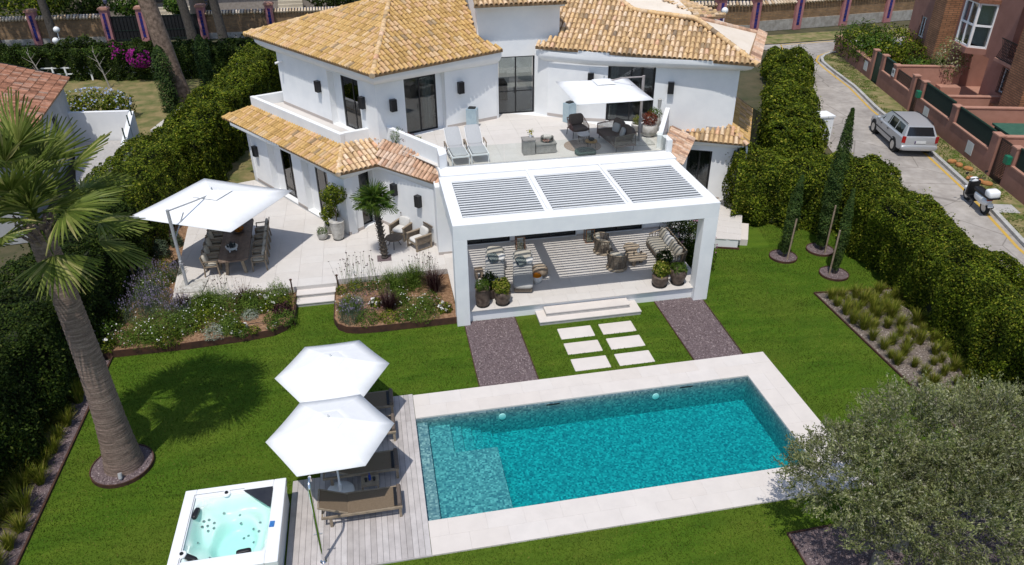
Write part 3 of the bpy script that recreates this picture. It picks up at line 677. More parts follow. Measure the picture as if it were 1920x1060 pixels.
# ---- roofs
TILES = []          # (roof object, matrix, material key)
def tile_mesh(key, r=.088, L=.47, n=6):
    mb = MB(); vs = []
    for (x, rr, z) in ((0,r,.018),(L,r*.82,0)):
        for k in range(n+1):
            a = math.pi*k/n; vs.append((math.cos(a)*rr, x, math.sin(a)*rr*1.0+z))
    m = n+1
    for k in range(n+1):
        a = math.pi*k/n; vs.append((math.cos(a)*(r-.022), .004, math.sin(a)*(r-.022)*.85+.018))
    fs = [(k, k+1, m+k+1, m+k) for k in range(n)] + [(k+1, k, 2*m+k, 2*m+k+1) for k in range(n)]
    return MB().add(vs, fs).mesh("roof_tile", M[key], 50)
TM = {k: tile_mesh(k) for k in ('tile_ochre','tile_mixed','tile_pink')}
def roof(poly, eave, key, hips=(), base='tile_bed', tiles=True, pitch=.215, course=.37, par=None, name="roof", th=.1):
    """poly: 3D points, eave: (P, Q) 3D seen left to right from outside"""
    P, Q = Vector(eave[0]), Vector(eave[1]); u = (Q-P).normalized()
    c = Vector((0,0,0)); 
    for p in poly: c += Vector(p)
    c /= len(poly); n = u.cross(c-P).normalized(); 
    if n.z < 0: n = -n
    v = n.cross(u)
    mb = MB(); k = len(poly); pl = [Vector(p) - n*((Vector(p)-P).dot(n)) for p in poly]
    mb.add([p for p in pl]+[p-Vector((0,0,th)) for p in pl], [tuple(range(k)), tuple(range(2*k-1,k-1,-1))]+[(i,k+i,k+(i+1)%k,(i+1)%k) for i in range(k)])
    ro = mb.build(name, M[base], par or villa, world=True)
    if tiles:
        uv = [((p-P).dot(u), (p-P).dot(v)) for p in pl]
        xs = [a for a, b in uv]; ys = [b for a, b in uv]
        for i in range(int((min(xs))/pitch)-1, int(max(xs)/pitch)+2):
            x = (i+.5)*pitch
            for j in range(int(max(ys)/course)+1):
                y = j*course - .06
                q = np.array([[x, y+.2]])
                if j == 0: q = np.array([[x, .08]])
                if not in_poly(q, uv)[0]: continue
                o = P + u*(x+rnd.uniform(-.008,.008)) + v*y + n*(.005+rnd.uniform(0,.012))
                a = rnd.gauss(0,.025); uu = u*math.cos(a)+v*math.sin(a); vv = v*math.cos(a)-u*math.sin(a)
                m = Matrix((uu, vv, n)).transposed().to_4x4(); m.translation = o
                TILES.append((ro, m, key))
    return ro
def ridge(pts, key, r=.13, par=None, step=.36):
    """a row of cap tiles along a hip or ridge"""
    mb = MB(); L = resample3(pts, step)
    for a, b in zip(L, L[1:]):
        a, b = Vector(a), Vector(b); d = b-a; mb.tube([a-d*.12, b], [r*.98, r*.84], 8)
    return mb.build("ridge_tiles", M[key], par or villa, world=True, smooth=50)
def resample3(line, step):
    out = []; pts = [Vector(p) for p in line]; carry = 0
    for a, b in zip(pts, pts[1:]):
        L = (b-a).length; s = carry
        while s < L: out.append(tuple(a+(b-a)*(s/L))); s += step
        carry = s-L
    return out
EC, EL, ER_ = (-.22,16.6,7.0), (-6.05,25.7,7.0), (5.55,19.55,7.05)
AP = (.96,22.7,8.98)
roof([EL, EC, AP], (EL, EC), 'tile_ochre')
roof([EC, ER_, (4.6,20.25,7.45), (4.5,23.2,8.7), (3.9,25,8.98), AP], (EC, ER_), 'tile_ochre')
roof([EL, AP, (3.9,25,8.98), (4.5,28,8.2), (-1,31.5,7)], ((-1,31.5,7), EL), 'tile_ochre', tiles=False)
ridge([EC, AP], 'tile_mixed'); ridge([EL, AP], 'tile_ochre'); ridge([AP,(3.9,25,8.98)], 'tile_ochre')
QL, QR, P1, P2, P3, P4 = (7.05,19.75,7.06), (15.6,15.5,6.85), (14.15,18.8,8.15), (11.82,20.45,8.3), (11.45,21.4,8.6), (10.6,23.3,9.1)
roof([QL, QR, P1, P2, P3, P4, (8.9,22.8,8.52), (8.28,20.9,7.75), (8.22,20.1,7.4)], (QL, QR), 'tile_mixed')
ridge([QR, P1, P2, P3, P4], 'tile_mixed', .12)
EB = (18.05,19.7,7.08)
roof([QR, EB, P1], (QR, EB), 'tile_pink', base='cream', tiles=False)
roof([(15.6,15.5,6.86),(18.15,19.8,7.08),(17.8,20.0,7.25),(15.3,15.85,7.06)], (QR, EB), 'tile_pink', pitch=.24)
ridge([EB, P1], 'tile_pink', .12)
roof([P1, P2, P3, P4, (12.5,25.5,8.6), (14.5,22.5,8.0)], (P1, P2), 'tile_pink', base='cream', tiles=False)
roof([P1, (14.3,19.6,8.12), (13.0,23.8,8.7), (14.2,24.4,8.5), (16.3,22.0,7.95), (16.6,21.0,7.75)], ((16.6,21.0,7.75),(14.2,24.4,8.5)), 'tile_mixed', pitch=.26)
roof([P1, EB, (16.4,23.2,7.4), (14.5,22.5,8.0)], (EB,(16.4,23.2,7.4)), 'tile_pink', base='cream', tiles=False)
def cornice(wall_pts, eave_pts, z0, z1):
    prof = [(0,0),(.12,.02),(.4,.12),(.75,.32),(.97,.55),(1,.62),(1,1)]
    mb = MB(); n = len(wall_pts); vs = []
    for (f_, h) in prof:
        for (w, e) in zip(wall_pts, eave_pts):
            vs.append((w[0]+(e[0]-w[0])*f_, w[1]+(e[1]-w[1])*f_, z0+(z1-.03-z0)*h))
    fs = [(i*n+j, i*n+j+1, (i+1)*n+j+1, (i+1)*n+j) for i in range(len(prof)-1) for j in range(n-1)]
    mb.add(vs, fs).build("cornice", M['white'], villa, world=True, smooth=40)
def mid(a, b, t): return tuple(a[i]+(b[i]-a[i])*t for i in range(2))
wo = .015
cornice([(-4.7,24.45),(-.19,17.43)], [(-5.6,25.1),(-.19,16.75)], 6.42, 7.0)
cornice([(-.17,17.43),(2.85,18.8),(5.26,19.73)], [(-.2,16.75),(2.85,18.35),(5.5,19.62)], 6.42, 7.0)
cornice([(7.55,19.75),(9.23,18.54),(15.35,16.3)], [(7.1,19.85),(9.2,18.3),(15.55,15.65)], 6.42, 6.92)
# tower cap
tower_top = [(4.35,19.75,8.9),(8.47,19.75,8.9),(8.0,22.5,9.7),(4.8,22.5,9.7)]
roof(tower_top, ((4.35,19.75,8.9),(8.47,19.75,8.9)), 'tile_mixed'); MB().box((4.42,19.85,8.72),(8.4,20.298,8.86)).build("cornice", M['white'], villa, world=True)
# lower roofs
B0, B1, B2, B3 = (-7.6,24.4,3.35), (-1.97,15.72,3.35), (-.34,16.45,3.35), (2.02,13.75,3.35)
roof([B0, B1, (-1.78,17.62,3.86), (-6.1,24.25,3.86)], (B0, B1), 'tile_ochre', name="lower_roof")
roof([B1, B2, (-.12,18.2,3.87), (-1.78,17.66,3.86)], (B1, B2), 'tile_mixed', name="lower_roof")
roof([B2, B3, (2.2,13.0,3.35), (2.02,14.5,3.8), (-.1,18.05,3.87)], (B2, B3), 'tile_pink', name="lower_roof")
roof([B0, (-6.1,24.25,3.86), (-5.4,25.5,3.86), (-6.6,26.0,3.35)], ((-6.6,26.0,3.35), B0), 'tile_ochre', tiles=False, name="lower_roof")
ridge([B1, (-1.78,17.6,3.86)], 'tile_mixed', .12); ridge([B0, (-6.1,24.25,3.86)], 'tile_ochre', .1)
cornice([(-6.35,23.2),(-1.84,15.98)], [(-7.2,23.6),(-1.93,15.85)], 2.98, 3.36)
cornice([(-1.82,15.95),(-.5,17.03)], [(-1.93,15.82),(-.36,16.55)], 3.0, 3.36)
cornice([(-.5,17.03),(1.7,14.18)], [(-.35,16.55),(1.9,13.95)], 3.0, 3.36)
D0, D1, D2, D3 = (11.95,13.8,3.35), (13.7,16.66,3.35), (15.72,15.55,3.35), (18.3,20.4,3.35)
roof([D0, D1, (12.75,17.3,3.8), (11.4,14.3,3.72)], (D0, D1), 'tile_pink', name="lower_roof")
roof([D1, D2, (15.4,16.6,3.86), (12.4,17.6,3.86)], (D1, D2), 'tile_mixed', name="lower_roof")
roof([D2, D3, (17.2,20.6,4.1), (15.3,16.3,3.86)], (D2, D3), 'tile_ochre', name="lower_roof")
ridge([D2, (15.3,16.3,3.88)], 'tile_pink', .1)
cornice([(13.0,17.3),(15.6,16.1)], [(13.65,16.75),(15.66,15.66)], 3.0, 3.36)
MB().tube([(15.8,15.75,3.3),(15.85,15.72,3.0),(15.85,15.72,.45)], .05, 8).build("downpipe", M['white_paint'], villa, world=True)

# the 300 tiles that show largest are objects of their own, the rest is joined
_cl = cam.matrix_world.translation
def _score(t):
    p = t[1].translation; return (p-_cl).length
TILES.sort(key=_score)
for ro, m, key in TILES[:300]:
    o = bpy.data.objects.new("roof_tile", TM[key]); C.objects.link(o); o.parent = ro; o.matrix_local = m
rest = {}
for ro, m, key in TILES[300:]: rest.setdefault((ro.name, key), []).append((ro, m))
for (nm, key), lst in rest.items():
    me = TM[key]; nv = len(me.vertices); co = np.empty(nv*3, np.float32); me.vertices.foreach_get("co", co); co = np.c_[co.reshape(-1,3), np.ones(nv)]
    quads = [tuple(p.vertices) for p in me.polygons]; vs = []; fs = []
    V = np.concatenate([co @ np.array(m).T[:, :3] for _, m in lst])
    Q = np.array(quads); F = (Q[None] + (np.arange(len(lst))*nv)[:,None,None]).reshape(-1,4)
    nme = bpy.data.meshes.new("roof_tiles"); nme.from_pydata(V.tolist(), [], F.tolist()); nme.materials.append(M[key]); nme.polygons.foreach_set("use_smooth", [True]*len(F)); nme.set_sharp_from_angle(angle=R(50))
    o = obj("roof_tiles", nme, lst[0][0]); o["kind"] = "stuff"

# ------------------------------------------------------------------ pergola
M["louvre"] = mat("light_grey_louvre", (.60,.61,.61), (.56,.57,.57), 3, .5)
perg = thing("white_pergola", "white square framed pergola with three bays of louvres over the platform", "pergola", (6.6,8.95,0))
z1, z0 = 3.97, 3.40
X0, X1, Y0, Y1 = 1.86, 11.28, 8.70, 13.0
MB().box((X0,Y0,0),(X0+.465,Y0+.48,z0)).build("post", M['white'], perg, world=True, bevel=.01)
MB().box((X1-.53,Y0,0),(X1,Y0+.48,z0)).build("post", M['white'], perg, world=True, bevel=.01)
bays = [(2.24,5.12),(5.37,8.02),(8.24,10.88)]; YB0, YB1 = 9.22, 12.45
MB().box((X0,Y0,z0),(X1,YB0,z1)).build("front_beam", M['white'], perg, world=True, bevel=.008)
MB().box((X0,YB1,z0),(X1,Y1-.002,z1)).build("rear_beam", M['white'], perg, world=True)
for a, b in ((X0,2.24),(5.12,5.37),(8.02,8.24),(10.88,X1)): MB().box((a,YB0,z0),(b,YB1,z1-.001)).build("cross_beam", M['white'], perg, world=True)
MB().box((5.2,YB0+.1,z1+.001),(5.29,Y1-.05,z1+.06)).build("cable_duct", M['white_paint'], perg, world=True); MB().box((8.09,YB0+.1,z1+.001),(8.17,Y1-.05,z1+.06)).build("cable_duct", M['white_paint'], perg, world=True)
for a, b in bays:
    fr = MB()
    for q in ((a,YB0,a+.03,YB1),(b-.03,YB0,b,YB1),(a+.03,YB0,b-.03,YB0+.03),(a+.03,YB1-.03,b-.03,YB1)): fr.box((q[0]+.001,q[1]+.001,z1-.25),(q[2]-.001,q[3]-.001,z1+.02))
    bay = fr.build("louvre_bay", M['white_paint'], perg, world=True)
    n = 16; me = MB().boxm(Matrix.Rotation(R(-57),4,'X'), b-a-.07, .205, .045).mesh("louvre_blade", M['louvre'])
    for i in range(n): obj("louvre_blade", me, bay, ((a+b)/2, YB0+.12+(YB1-YB0-.24)*i/(n-1), z1-.04))
# ------------------------------------------------------------------ furniture helpers
Rz = lambda a: Matrix.Rotation(a, 4, 'Z'); Rx = lambda a: Matrix.Rotation(a, 4, 'X'); Ry = lambda a: Matrix.Rotation(a, 4, 'Y')
def part(t, name, mb, m, **k): return mb.build(name, M[m] if isinstance(m, str) else m, t, **k)
def pole_parasol(label, c, zr, r, za, h_ang, group):
    """hexagonal canopy on a straight pole with a round base"""
    t = thing("parasol", label, "parasol", (c[0],c[1],.05), 0, group)
    def ring_(rr, z, sag=0): return [(rr*math.cos(R(h_ang+60*i)), rr*math.sin(R(h_ang+60*i)), z) for i in range(6)]
    mb = MB(); n = 6
    lev = [(.16,za-.02),(.6,za-.02-(za-zr)*.30),(r*.75,zr+(za-zr)*.22),(r,zr)]
    vs = []; seg = 12
    for q, (rr, z) in enumerate(lev):
        for i in range(6):
            a = Vector((math.cos(R(h_ang+60*i)), math.sin(R(h_ang+60*i)), 0)); b = Vector((math.cos(R(h_ang+60*i+60)), math.sin(R(h_ang+60*i+60)), 0))
            for k in range(4):
                p = (a+(b-a)*k/4)*rr; inn = 1 - (.008*math.sin(math.pi*k/4) if q == 3 else 0)
                vs.append((p.x*inn, p.y*inn, z - (.012*math.sin(math.pi*k/4)*rr/r if q else 0)))
    m = 24; fs = [(q*m+i, (q+1)*m+i, (q+1)*m+(i+1)%m, q*m+(i+1)%m) for q in range(3) for i in range(m)]
    cp = part(t, "canopy", MB().add(vs, fs), 'fabric_white', smooth=8)
    so = cp.modifiers.new("thick", 'SOLIDIFY'); so.thickness = .012
    vs = [(0,0,za+.035)] + [(p[0],p[1],p[2]) for p in ring_(.40, za-.0955)]
    v = part(t, "vent_cap", MB().add(vs, [(0,1+i,1+(i+1)%6) for i in range(6)]), 'fabric_white', smooth=8)
    part(v, "finial", MB().lathe([(.02,0),(.03,.03),(.012,.08)],8,(0,0,za+.012)), 'steel')
    part(t, "pole", MB().tube([(0,0,.05),(0,0,za+.08)], .028, 10), 'white_paint', smooth=40)
    part(t, "base", MB().lathe([(.36,0),(.36,.05),(.33,.07),(.05,.08),(.05,.3)],28), 'white_paint', smooth=40)
    for i in range(6):
        a = R(h_ang+60*i); part(t, "rib", MB().beam((.1*math.cos(a),.1*math.sin(a),za-.06),((r-.03)*math.cos(a),(r-.03)*math.sin(a),zr-.02),.02,.025), 'white_paint')
    return t
pole_parasol("white hexagonal parasol over the poolside loungers, farther from the camera", (-2.17,4.08), 2.02, 1.58, 2.5, 1.5, "white hexagonal parasols on the deck")
pole_parasol("white hexagonal parasol nearest the camera, overlapping the other on the deck", (-2.17,1.43), 2.06, 1.58, 2.54, 1.5, "white hexagonal parasols on the deck")

def cantilever(label, post, corners, zr, za, base_z, top_z, size_plate, tone='grey_post', plate_rot=0):
    t = thing("cantilever_parasol", label, "parasol", (post[0],post[1],base_z))
    L = lambda p, z: (p[0]-post[0], p[1]-post[1], z-base_z)
    cx = sum(p[0] for p in corners)/4; cy = sum(p[1] for p in corners)/4; c = (cx,cy)
    vs = []; m = 20; levs = (.02,.35,.7,1.0)
    for q, f_ in enumerate(levs):
        for i in range(4):
            a, b = corners[i], corners[(i+1)%4]
            for k in range(5):
                s = math.sin(math.pi*k/5); p = [a[d]+(b[d]-a[d])*k/5 for d in (0,1)]; inn = f_*(1-.006*s*(f_ == 1))
                z = za-(za-zr)*f_**.9 - .015*s*f_
                vs.append(L((cx+(p[0]-cx)*inn, cy+(p[1]-cy)*inn), z))
    fs = [(q*m+i, q*m+(i+1)%m, (q+1)*m+(i+1)%m, (q+1)*m+i) for q in range(3) for i in range(m)] + [tuple(range(m))]
    cp = part(t, "canopy", MB().add(vs, fs), 'fabric_white', smooth=8); so = cp.modifiers.new("thick", 'SOLIDIFY'); so.thickness = .012
    vs = [L(c, za+.06)] + [L((cx+(p[0]-cx)*.25, cy+(p[1]-cy)*.25), za-(za-zr)*.25**.9+.05) for p in corners]
    v = part(t, "vent_cap", MB().add(vs, [(0,1+i,1+(i+1)%4) for i in range(4)]), 'fabric_white', smooth=8)
    part(v, "finial", MB().lathe([(.025,0),(.035,.04),(.012,.1)],8,L(c,za+.06)), 'steel')
    part(t, "post", MB().tube([(0,0,.05),(0,0,top_z-base_z)], .06, 12), tone, smooth=40)
    hub = L(c, zr+.05); k = .28
    part(t, "arm", MB().tube([(0,0,top_z-base_z-.05), (hub[0]*.55, hub[1]*.55, za-base_z+.0), (hub[0],hub[1],za-base_z-.1)], .03, 8), tone, smooth=40)
    part(t, "strut", MB().tube([(0,0,(top_z-base_z)*.62), (hub[0]*.3, hub[1]*.3, top_z-base_z-.35+(za-top_z)*.25)], .022, 8), tone)
    part(t, "crank", MB().boxm(Matrix.Translation((.0,-.09,1.05)), .08,.1,.16).tube([(0,-.14,1.05),(.12,-.2,1.05)], .012, 6), tone)
    for p in corners: part(t, "rib", MB().beam(L(c,za-.12), L((cx+(p[0]-cx)*.97, cy+(p[1]-cy)*.97), zr-.02), .025, .03), tone)
    w = size_plate
    part(t, "base_plate", MB().boxm(Matrix.Translation((w*.22,-w*.08,.03))@Rz(plate_rot), w, w, .06), 'pale_pot', bevel=.01)
    return t
cantilever("large square white parasol on a grey side post shading the dining table", (-7.91,12.81), [(-9.68,14.09),(-5.76,12.0),(-3.83,15.43),(-7.52,17.5)], 2.9, 3.42, .45, 3.62, .95, 'grey_post', R(-5))
cantilever("square white parasol on the roof terrace over the brown sofa", (10.58,15.33), [(7.28,13.43),(10.36,13.43),(10.36,16.6),(7.27,16.73)], 6.28, 6.72, ZT, 6.72, .8, mat("taupe_post",(.30,.265,.25),(.36,.325,.31),6,.5))

# ------------------------------------------------------------------ deck furniture
def deck_lounger():
    t = thing("sun_lounger", "", "sun lounger", (0,0,0), 0, "teak sun loungers on the deck")
    W_, Lg, H = .72, 2.0, .33
    fr = MB()
    for y in (-W_/2, W_/2): fr.beam((-Lg/2,y,H),(Lg/2,y,H),.045,.06)
    fr.beam((-Lg/2+.02,-W_/2,H),(-Lg/2+.02,W_/2,H),.04,.05).beam((Lg/2-.02,-W_/2,H),(Lg/2-.02,W_/2,H),.04,.05).beam((-.36,-W_/2,H-.01),(-.36,W_/2,H-.01),.04,.05)
    part(t, "frame", fr, 'teak')
    for x in (-Lg/2+.22, Lg/2-.06):
        for y in (-W_/2+.01, W_/2-.01): part(t, "leg", MB().beam((x,y,0),(x,y,H-.03),.05,.07,(1,0,0)), 'teak')
    part(t, "seat_sling", MB().box((-.34,-W_/2+.03,H+.018),(Lg/2-.12,W_/2-.03,H+.03)), 'sling')
    a = R(24); bx = -.36
    bk = MB().beam((bx,0,H+.02),(bx-.72*math.cos(a),0,H+.02+.72*math.sin(a)), W_-.1, .014); b = part(t, "backrest", bk, 'sling')
    ss = MB()
    for y in (-W_/2+.04, W_/2-.04): ss.beam((bx,y,H+.02),(bx-.75*math.cos(a),y,H+.02+.75*math.sin(a)),.03,.04)
    ss.beam((bx-.75*math.cos(a),-W_/2+.04,H+.02+.75*math.sin(a)),(bx-.75*math.cos(a),W_/2-.04,H+.02+.75*math.sin(a)),.03,.04)
    part(b, "backrest_frame", ss, 'teak'); part(b, "support_strut", MB().beam((bx-.5,-.2,H+.2),(bx-.62,-.2,H-.03),.025).beam((bx-.5,.2,H+.2),(bx-.62,.2,H-.03),.025), 'teak')
    part(t, "rolled_towel", MB().tube([(Lg/2-.06,-W_/2+.02,H+.07),(Lg/2-.06,W_/2-.02,H+.07)], .055, 12), 'cush_taupe', smooth=40)
    part(t, "foot_band", MB().box((Lg/2-.2,-W_/2+.04,H+.031),(Lg/2-.12,W_/2-.04,H+.05)), 'black_plastic')
    return t
dl = deck_lounger(); dl.location = (-1.6,.64,.05)
dl["label"] = "teak lounger nearest the camera, almost fully clear of the parasol"
for y, l in ((2.0,"teak lounger beside the small wooden tray table under the near parasol"),(3.48,"teak lounger mostly hidden, third from the near end of the deck"),(4.66,"teak lounger at the far end of the deck by the lawn")):
    dup(dl, (-1.6,y,.05), 0, l)
t = thing("tray_table", "small square teak tray table with glassware between two loungers", "table", (-1.38,1.33,.05))
part(t, "top", MB().box((-.23,-.19,.33),(.23,.19,.36)), 'teak', bevel=.005)
for x in (-.2,.2):
    for y in (-.16,.16): part(t, "leg", MB().box((x-.02,y-.02,0),(x+.02,y+.02,.33)), 'teak')
part(t, "rim", MB().box((-.23,-.2,.36),(.23,-.19,.385)).box((-.23,.19,.36),(.23,.2,.385)), 'teak')
M['blue_glass'] = mat("cobalt_glass", (.008,.03,.22), (.01,.05,.3), 8, .12, spec=.6)
tag(MB().lathe([(.03,0),(.038,.02),(.035,.14),(.014,.18),(.016,.23)],12).build("glass_bottle", M['blue_glass'], loc=(-1.38,1.36,.41), smooth=50), "cobalt blue bottle standing on the teak tray table", "bottle")
for x, l in ((-1.48,"left"),(-1.27,"right")):
    tag(MB().lathe([(.03,0),(.035,.01),(.04,.1),(.036,.1)],10).build("drinking_glass", M['dark'], loc=(x,1.32,.41)), "dark tumbler on the tray table, %s of the blue bottle" % l, "glass", "tumblers on the tray table")
sh = thing("outdoor_shower", "chrome curved outdoor shower column at the corner of the deck", "shower", (-2.56,-.76,.05))
pts = [(0,0,0),(0,0,2.3)] + [(-.0+.0, .0+.19*(1-math.cos(R(a))), 2.3+.19*math.sin(R(a))) for a in range(15,180,15)] + [(0,.4,2.25)]
part(sh, "column", MB().tube(pts, [.04]+[.033]*(len(pts)-1), 12), 'chrome', smooth=50)
part(sh, "foot_flange", MB().lathe([(.08,0),(.08,.02),(.045,.03)],14), 'chrome', smooth=40); part(sh, "tap", MB().tube([(-.1,0,.95),(.1,0,.95)], .018, 8).lathe([(.03,0),(.03,.06)],8,(0,0,.92)), 'chrome')

# hot tub
tub = thing("hot_tub", "white square hot tub full of pale aqua water beside the deck", "hot tub", (-4.66,.05,0), R(-.3))
TX, TY, TH = 1.22, 1.31, .9
M['acrylic'] = mat("white_acrylic", (.80,.81,.81), (.77,.78,.785), 2, .25, spec=.5)
M['aqua_seat'] = mat("aqua_tinted_acrylic", (.70,.79,.77), (.66,.77,.75), 3, .3, spec=.4)
part(tub, "cabinet", MB().box((-TX+.05,-TY+.05,0),(TX-.05,TY-.05,.12)).box((-TX+.05,-TY+.05,.12),(-TX+.12,TY-.05,.55)).box((TX-.12,-TY+.05,.12),(TX-.05,TY-.05,.55)).box((-TX+.12,-TY+.05,.12),(TX-.12,-TY+.12,.55)).box((-TX+.12,TY-.12,.12),(TX-.12,TY-.05,.55)), mat("pale_cabinet",(.62,.64,.65),(.58,.6,.61),3,.6))
part(tub, "rim", MB().box((-TX,-TY,.75),(-TX+.28,TY,TH)).box((TX-.3,-TY,.75),(TX,TY,TH)).box((-TX+.28,-TY,.75),(TX-.3,-TY+.38,TH)).box((-TX+.28,TY-.3,.75),(TX-.3,TY,TH)), 'acrylic', bevel=.02)
part(tub, "skirt", MB().box((-TX+.03,-TY+.03,.551),(-TX+.1,TY-.03,.749)).box((TX-.1,-TY+.03,.551),(TX-.03,TY-.03,.749)).box((-TX+.1,-TY+.03,.551),(TX-.1,-TY+.1,.749)).box((-TX+.1,TY-.1,.551),(TX-.1,TY-.03,.749)), 'acrylic')
nu, nv = 44, 40; vs = []; fs = []
def tubz(x, y):
    fx, fy = abs(x)/(TX-.3), abs(y+.04)/(TY-.34); q = max(fx, fy)**1
    rr = (fx**6+fy**6)**(1/6)
    z = .86 if rr > .985 else (.78-.02*rr if rr > .93 else .47)
    if rr <= .93:
        z = .52 + .07*math.sin(x*4.1+1)*math.cos(y*3.7) - .05*math.sin(x*7+y*5)
        d = math.hypot((x-.05)/.42, (y+.15)/.5)
        if d < 1: z = .22
        elif d < 1.35: z = .22+(z-.22)*(d-1)/.35
        z += .22*max(0,(rr-.74)/.19)**2
    return z
for j in range(nv+1):
    for i in range(nu+1):
        x = -(TX-.29)+2*(TX-.29)*i/nu; y = -(TY-.37)+(2*TY-.66)*j/nv
        vs.append((x, y, tubz(x, y-.03)))
fs = [(j*(nu+1)+i, j*(nu+1)+i+1, (j+1)*(nu+1)+i+1, (j+1)*(nu+1)+i) for j in range(nv) for i in range(nu)]
part(tub, "shell", MB().add(vs, fs), 'aqua_seat', smooth=60)
part(tub, "water", MB().box((-TX+.27,-TY+.36,.1),(TX-.29,TY-.29,.79)), 'tub_water')
part(tub, "corner_cover", MB().prism([(TX-.31,TY-.26),(TX-.31,TY-.95),(TX-1.02,TY-.26)], .88, .912), mat("charcoal_cover",(.02,.022,.03),(.03,.032,.04),5,.5))
for (x,y,a) in ((-TX+.36,.55,R(80)),(-TX+.48,-TY+.50,R(-32)),(.42,-TY+.46,R(5))):
    part(tub, "headrest", MB().cushion((x,y,.84),(.34,.12,.12),Rz(a)), 'black_plastic', smooth=50)
part(tub, "control_panel", MB().boxm(Matrix.Translation((TX-.22,-.2,.912))@Rz(R(85)), .17,.11,.02), mat("blue_display",(.03,.12,.35),(.05,.2,.5),30,.3))
part(tub, "seam", MB().box((-TX+.245,-TY+.3,.9),(-TX+.255,TY-.2,.903)).box((-TX+.245,TY-.2,.9),(TX-1.0,TY-.19,.903)), 'black_plastic')
for (x,y) in ((-.2,TY-.28),(-TX+.28,-.72)):
    v = part(tub, "valve_knob", MB().lathe([(.11,0),(.1,.03),(.06,.035)],16,(x,y,.885)), 'acrylic', smooth=40); part(v, "valve_cap", MB().lathe([(.045,0),(.04,.03)],12,(x,y,.92)), 'black_plastic')
jr = random.Random(3)
for (x,y) in [(-.72,.5),(-.6,.52),(-.75,.38),(-.62,.38),(-.47,.42),(-.6,.26),(-.46,.28),(-.78,-.1),(.1,.62),(.12,.45),(.45,.2),(.62,.25),(.45,-.05),(.62,-.02),(-.3,.75),(-.42,-.62),(-.3,-.75),(0,-.75),(-.1,-.45),(.2,.12),(.3,.18)]:
    part(tub, "jet", MB().lathe([(.035,0),(.03,.015),(.012,.016)],10,(x,y,tubz(x,y)+.003)), 'steel')

# ------------------------------------------------------------------ dining set
dt = thing("dining_table", "long dark teak dining table under the square parasol", "table", (-6.24,15.0,.45), R(2.5))
pr = []
for sx, sy in ((1,-1),(1,1),(-1,1),(-1,-1)):
    for k in range(5):
        a = math.atan2(sy, sx)*0 + {(1,-1):-90,(1,1):0,(-1,1):90,(-1,-1):180}[(sx,sy)] + 22.5*k
        pr.append((sx*.36+.2*math.cos(R(a)), sy*1.72+.2*math.sin(R(a))))
part(dt, "tabletop", MB().prism(pr, .70, .705), 'teak_dark')
for i in range(7):
    x = -.56+i*.16; q = clip([(x+.002,-2),(x+.158,-2),(x+.158,2),(x+.002,2)], pr)
    if q: part(dt, "plank", MB().prism(q, .7051, .75), 'teak_dark')
for x in (-.32,.32):
    for y in (-1.5,1.5): part(dt, "leg", MB().beam((x*1.1,y*1.04,0),(x*.8,y,.7),.11,.11,(0,1,0)), 'teak')
part(dt, "stretcher", MB().beam((0,-1.45,.62),(0,1.45,.62),.07,.1), 'teak_dark')
def dining_chair():
    t = thing("dining_chair", "", "chair", (0,0,0), 0, "teak dining chairs with taupe cushions")
    for x in (-.25,.25):
        part(t, "leg", MB().beam((x,-.26,0),(x,-.24,.44),.045), 'teak'); part(t, "leg", MB().beam((x,.28,0),(x,.24,.44),.05).beam((x,.24,.44),(x,.33,.86),.045,.04), 'teak')
    part(t, "seat", MB().box((-.27,-.26,.40),(.27,.26,.43)), 'teak')
    bk = MB()
    for k in range(5): bk.beam((-.25,.26+.014*k,.50+.075*k),(.25,.26+.014*k,.50+.075*k),.02,.05)
    part(t, "backrest", bk, 'teak')
    for x in (-.27,.27): part(t, "armrest", MB().beam((x,-.25,.64),(x,.28,.66),.05,.03).beam((x,-.24,.43),(x,-.24,.64),.04), 'teak')
    part(t, "seat_cushion", MB().cushion((0,0,.47),(.5,.5,.09)), 'cush_beige', smooth=60)
    part(t, "back_cushion", MB().cushion((0,.2,.68),(.46,.13,.4),Rx(R(-14))), 'cush_beige', smooth=60)
    return t
dc = dining_chair(); first = True
NTH = ["nearest the flower bed","second from the flower bed","third from the flower bed","fourth from the flower bed","nearest the house"]
for side, sx, ang, n in (("left", -.88, R(92), 5), ("right", .88, R(-88), 5)):
    for i in range(n):
        y = -1.32+i*.66; ca, sa = math.cos(R(2.5)), math.sin(R(2.5))
        x_, y_ = -6.24+sx*ca-y*sa, 15.0+sx*sa+y*ca
        lab = "teak dining chair on the %s of the long table, %s" % (side, NTH[i])
        if first: dc.location = (x_,y_,.45); dc.rotation_euler = (0,0,ang); dc["label"] = lab; first = False
        else: dup(dc, (x_,y_,.45), ang, lab)
bw = thing("planter_bowl", "white footed bowl with dark spiky plants on the dining table", "bowl", (-6.27,13.98,1.20))
part(bw, "bowl", MB().lathe([(.10,.08),(.2,.1),(.24,.2),(.22,.2),(.18,.15)],20), 'white_paint', smooth=50)
for a in range(3): part(bw, "foot", MB().tube([(.15*math.cos(a*2.1),.15*math.sin(a*2.1),0),(.14*math.cos(a*2.1),.14*math.sin(a*2.1),.1)], .03, 8), 'white_paint')
spk = MB()
for i in range(40):
    a = rnd.uniform(0,6.28); r_ = rnd.uniform(.02,.17); spk.tube([(r_*math.cos(a),r_*math.sin(a),.17),(r_*1.3*math.cos(a),r_*1.3*math.sin(a),.17+rnd.uniform(.1,.22))],[.02,.004],4)
part(bw, "succulent", spk, mat("dark_succulent",(.02,.03,.028),(.06,.07,.075),20,.6))
bw = thing("flower_bowl", "dark bowl of bright orange flowers on the far half of the dining table", "bowl", (-6.22,15.62,1.20))
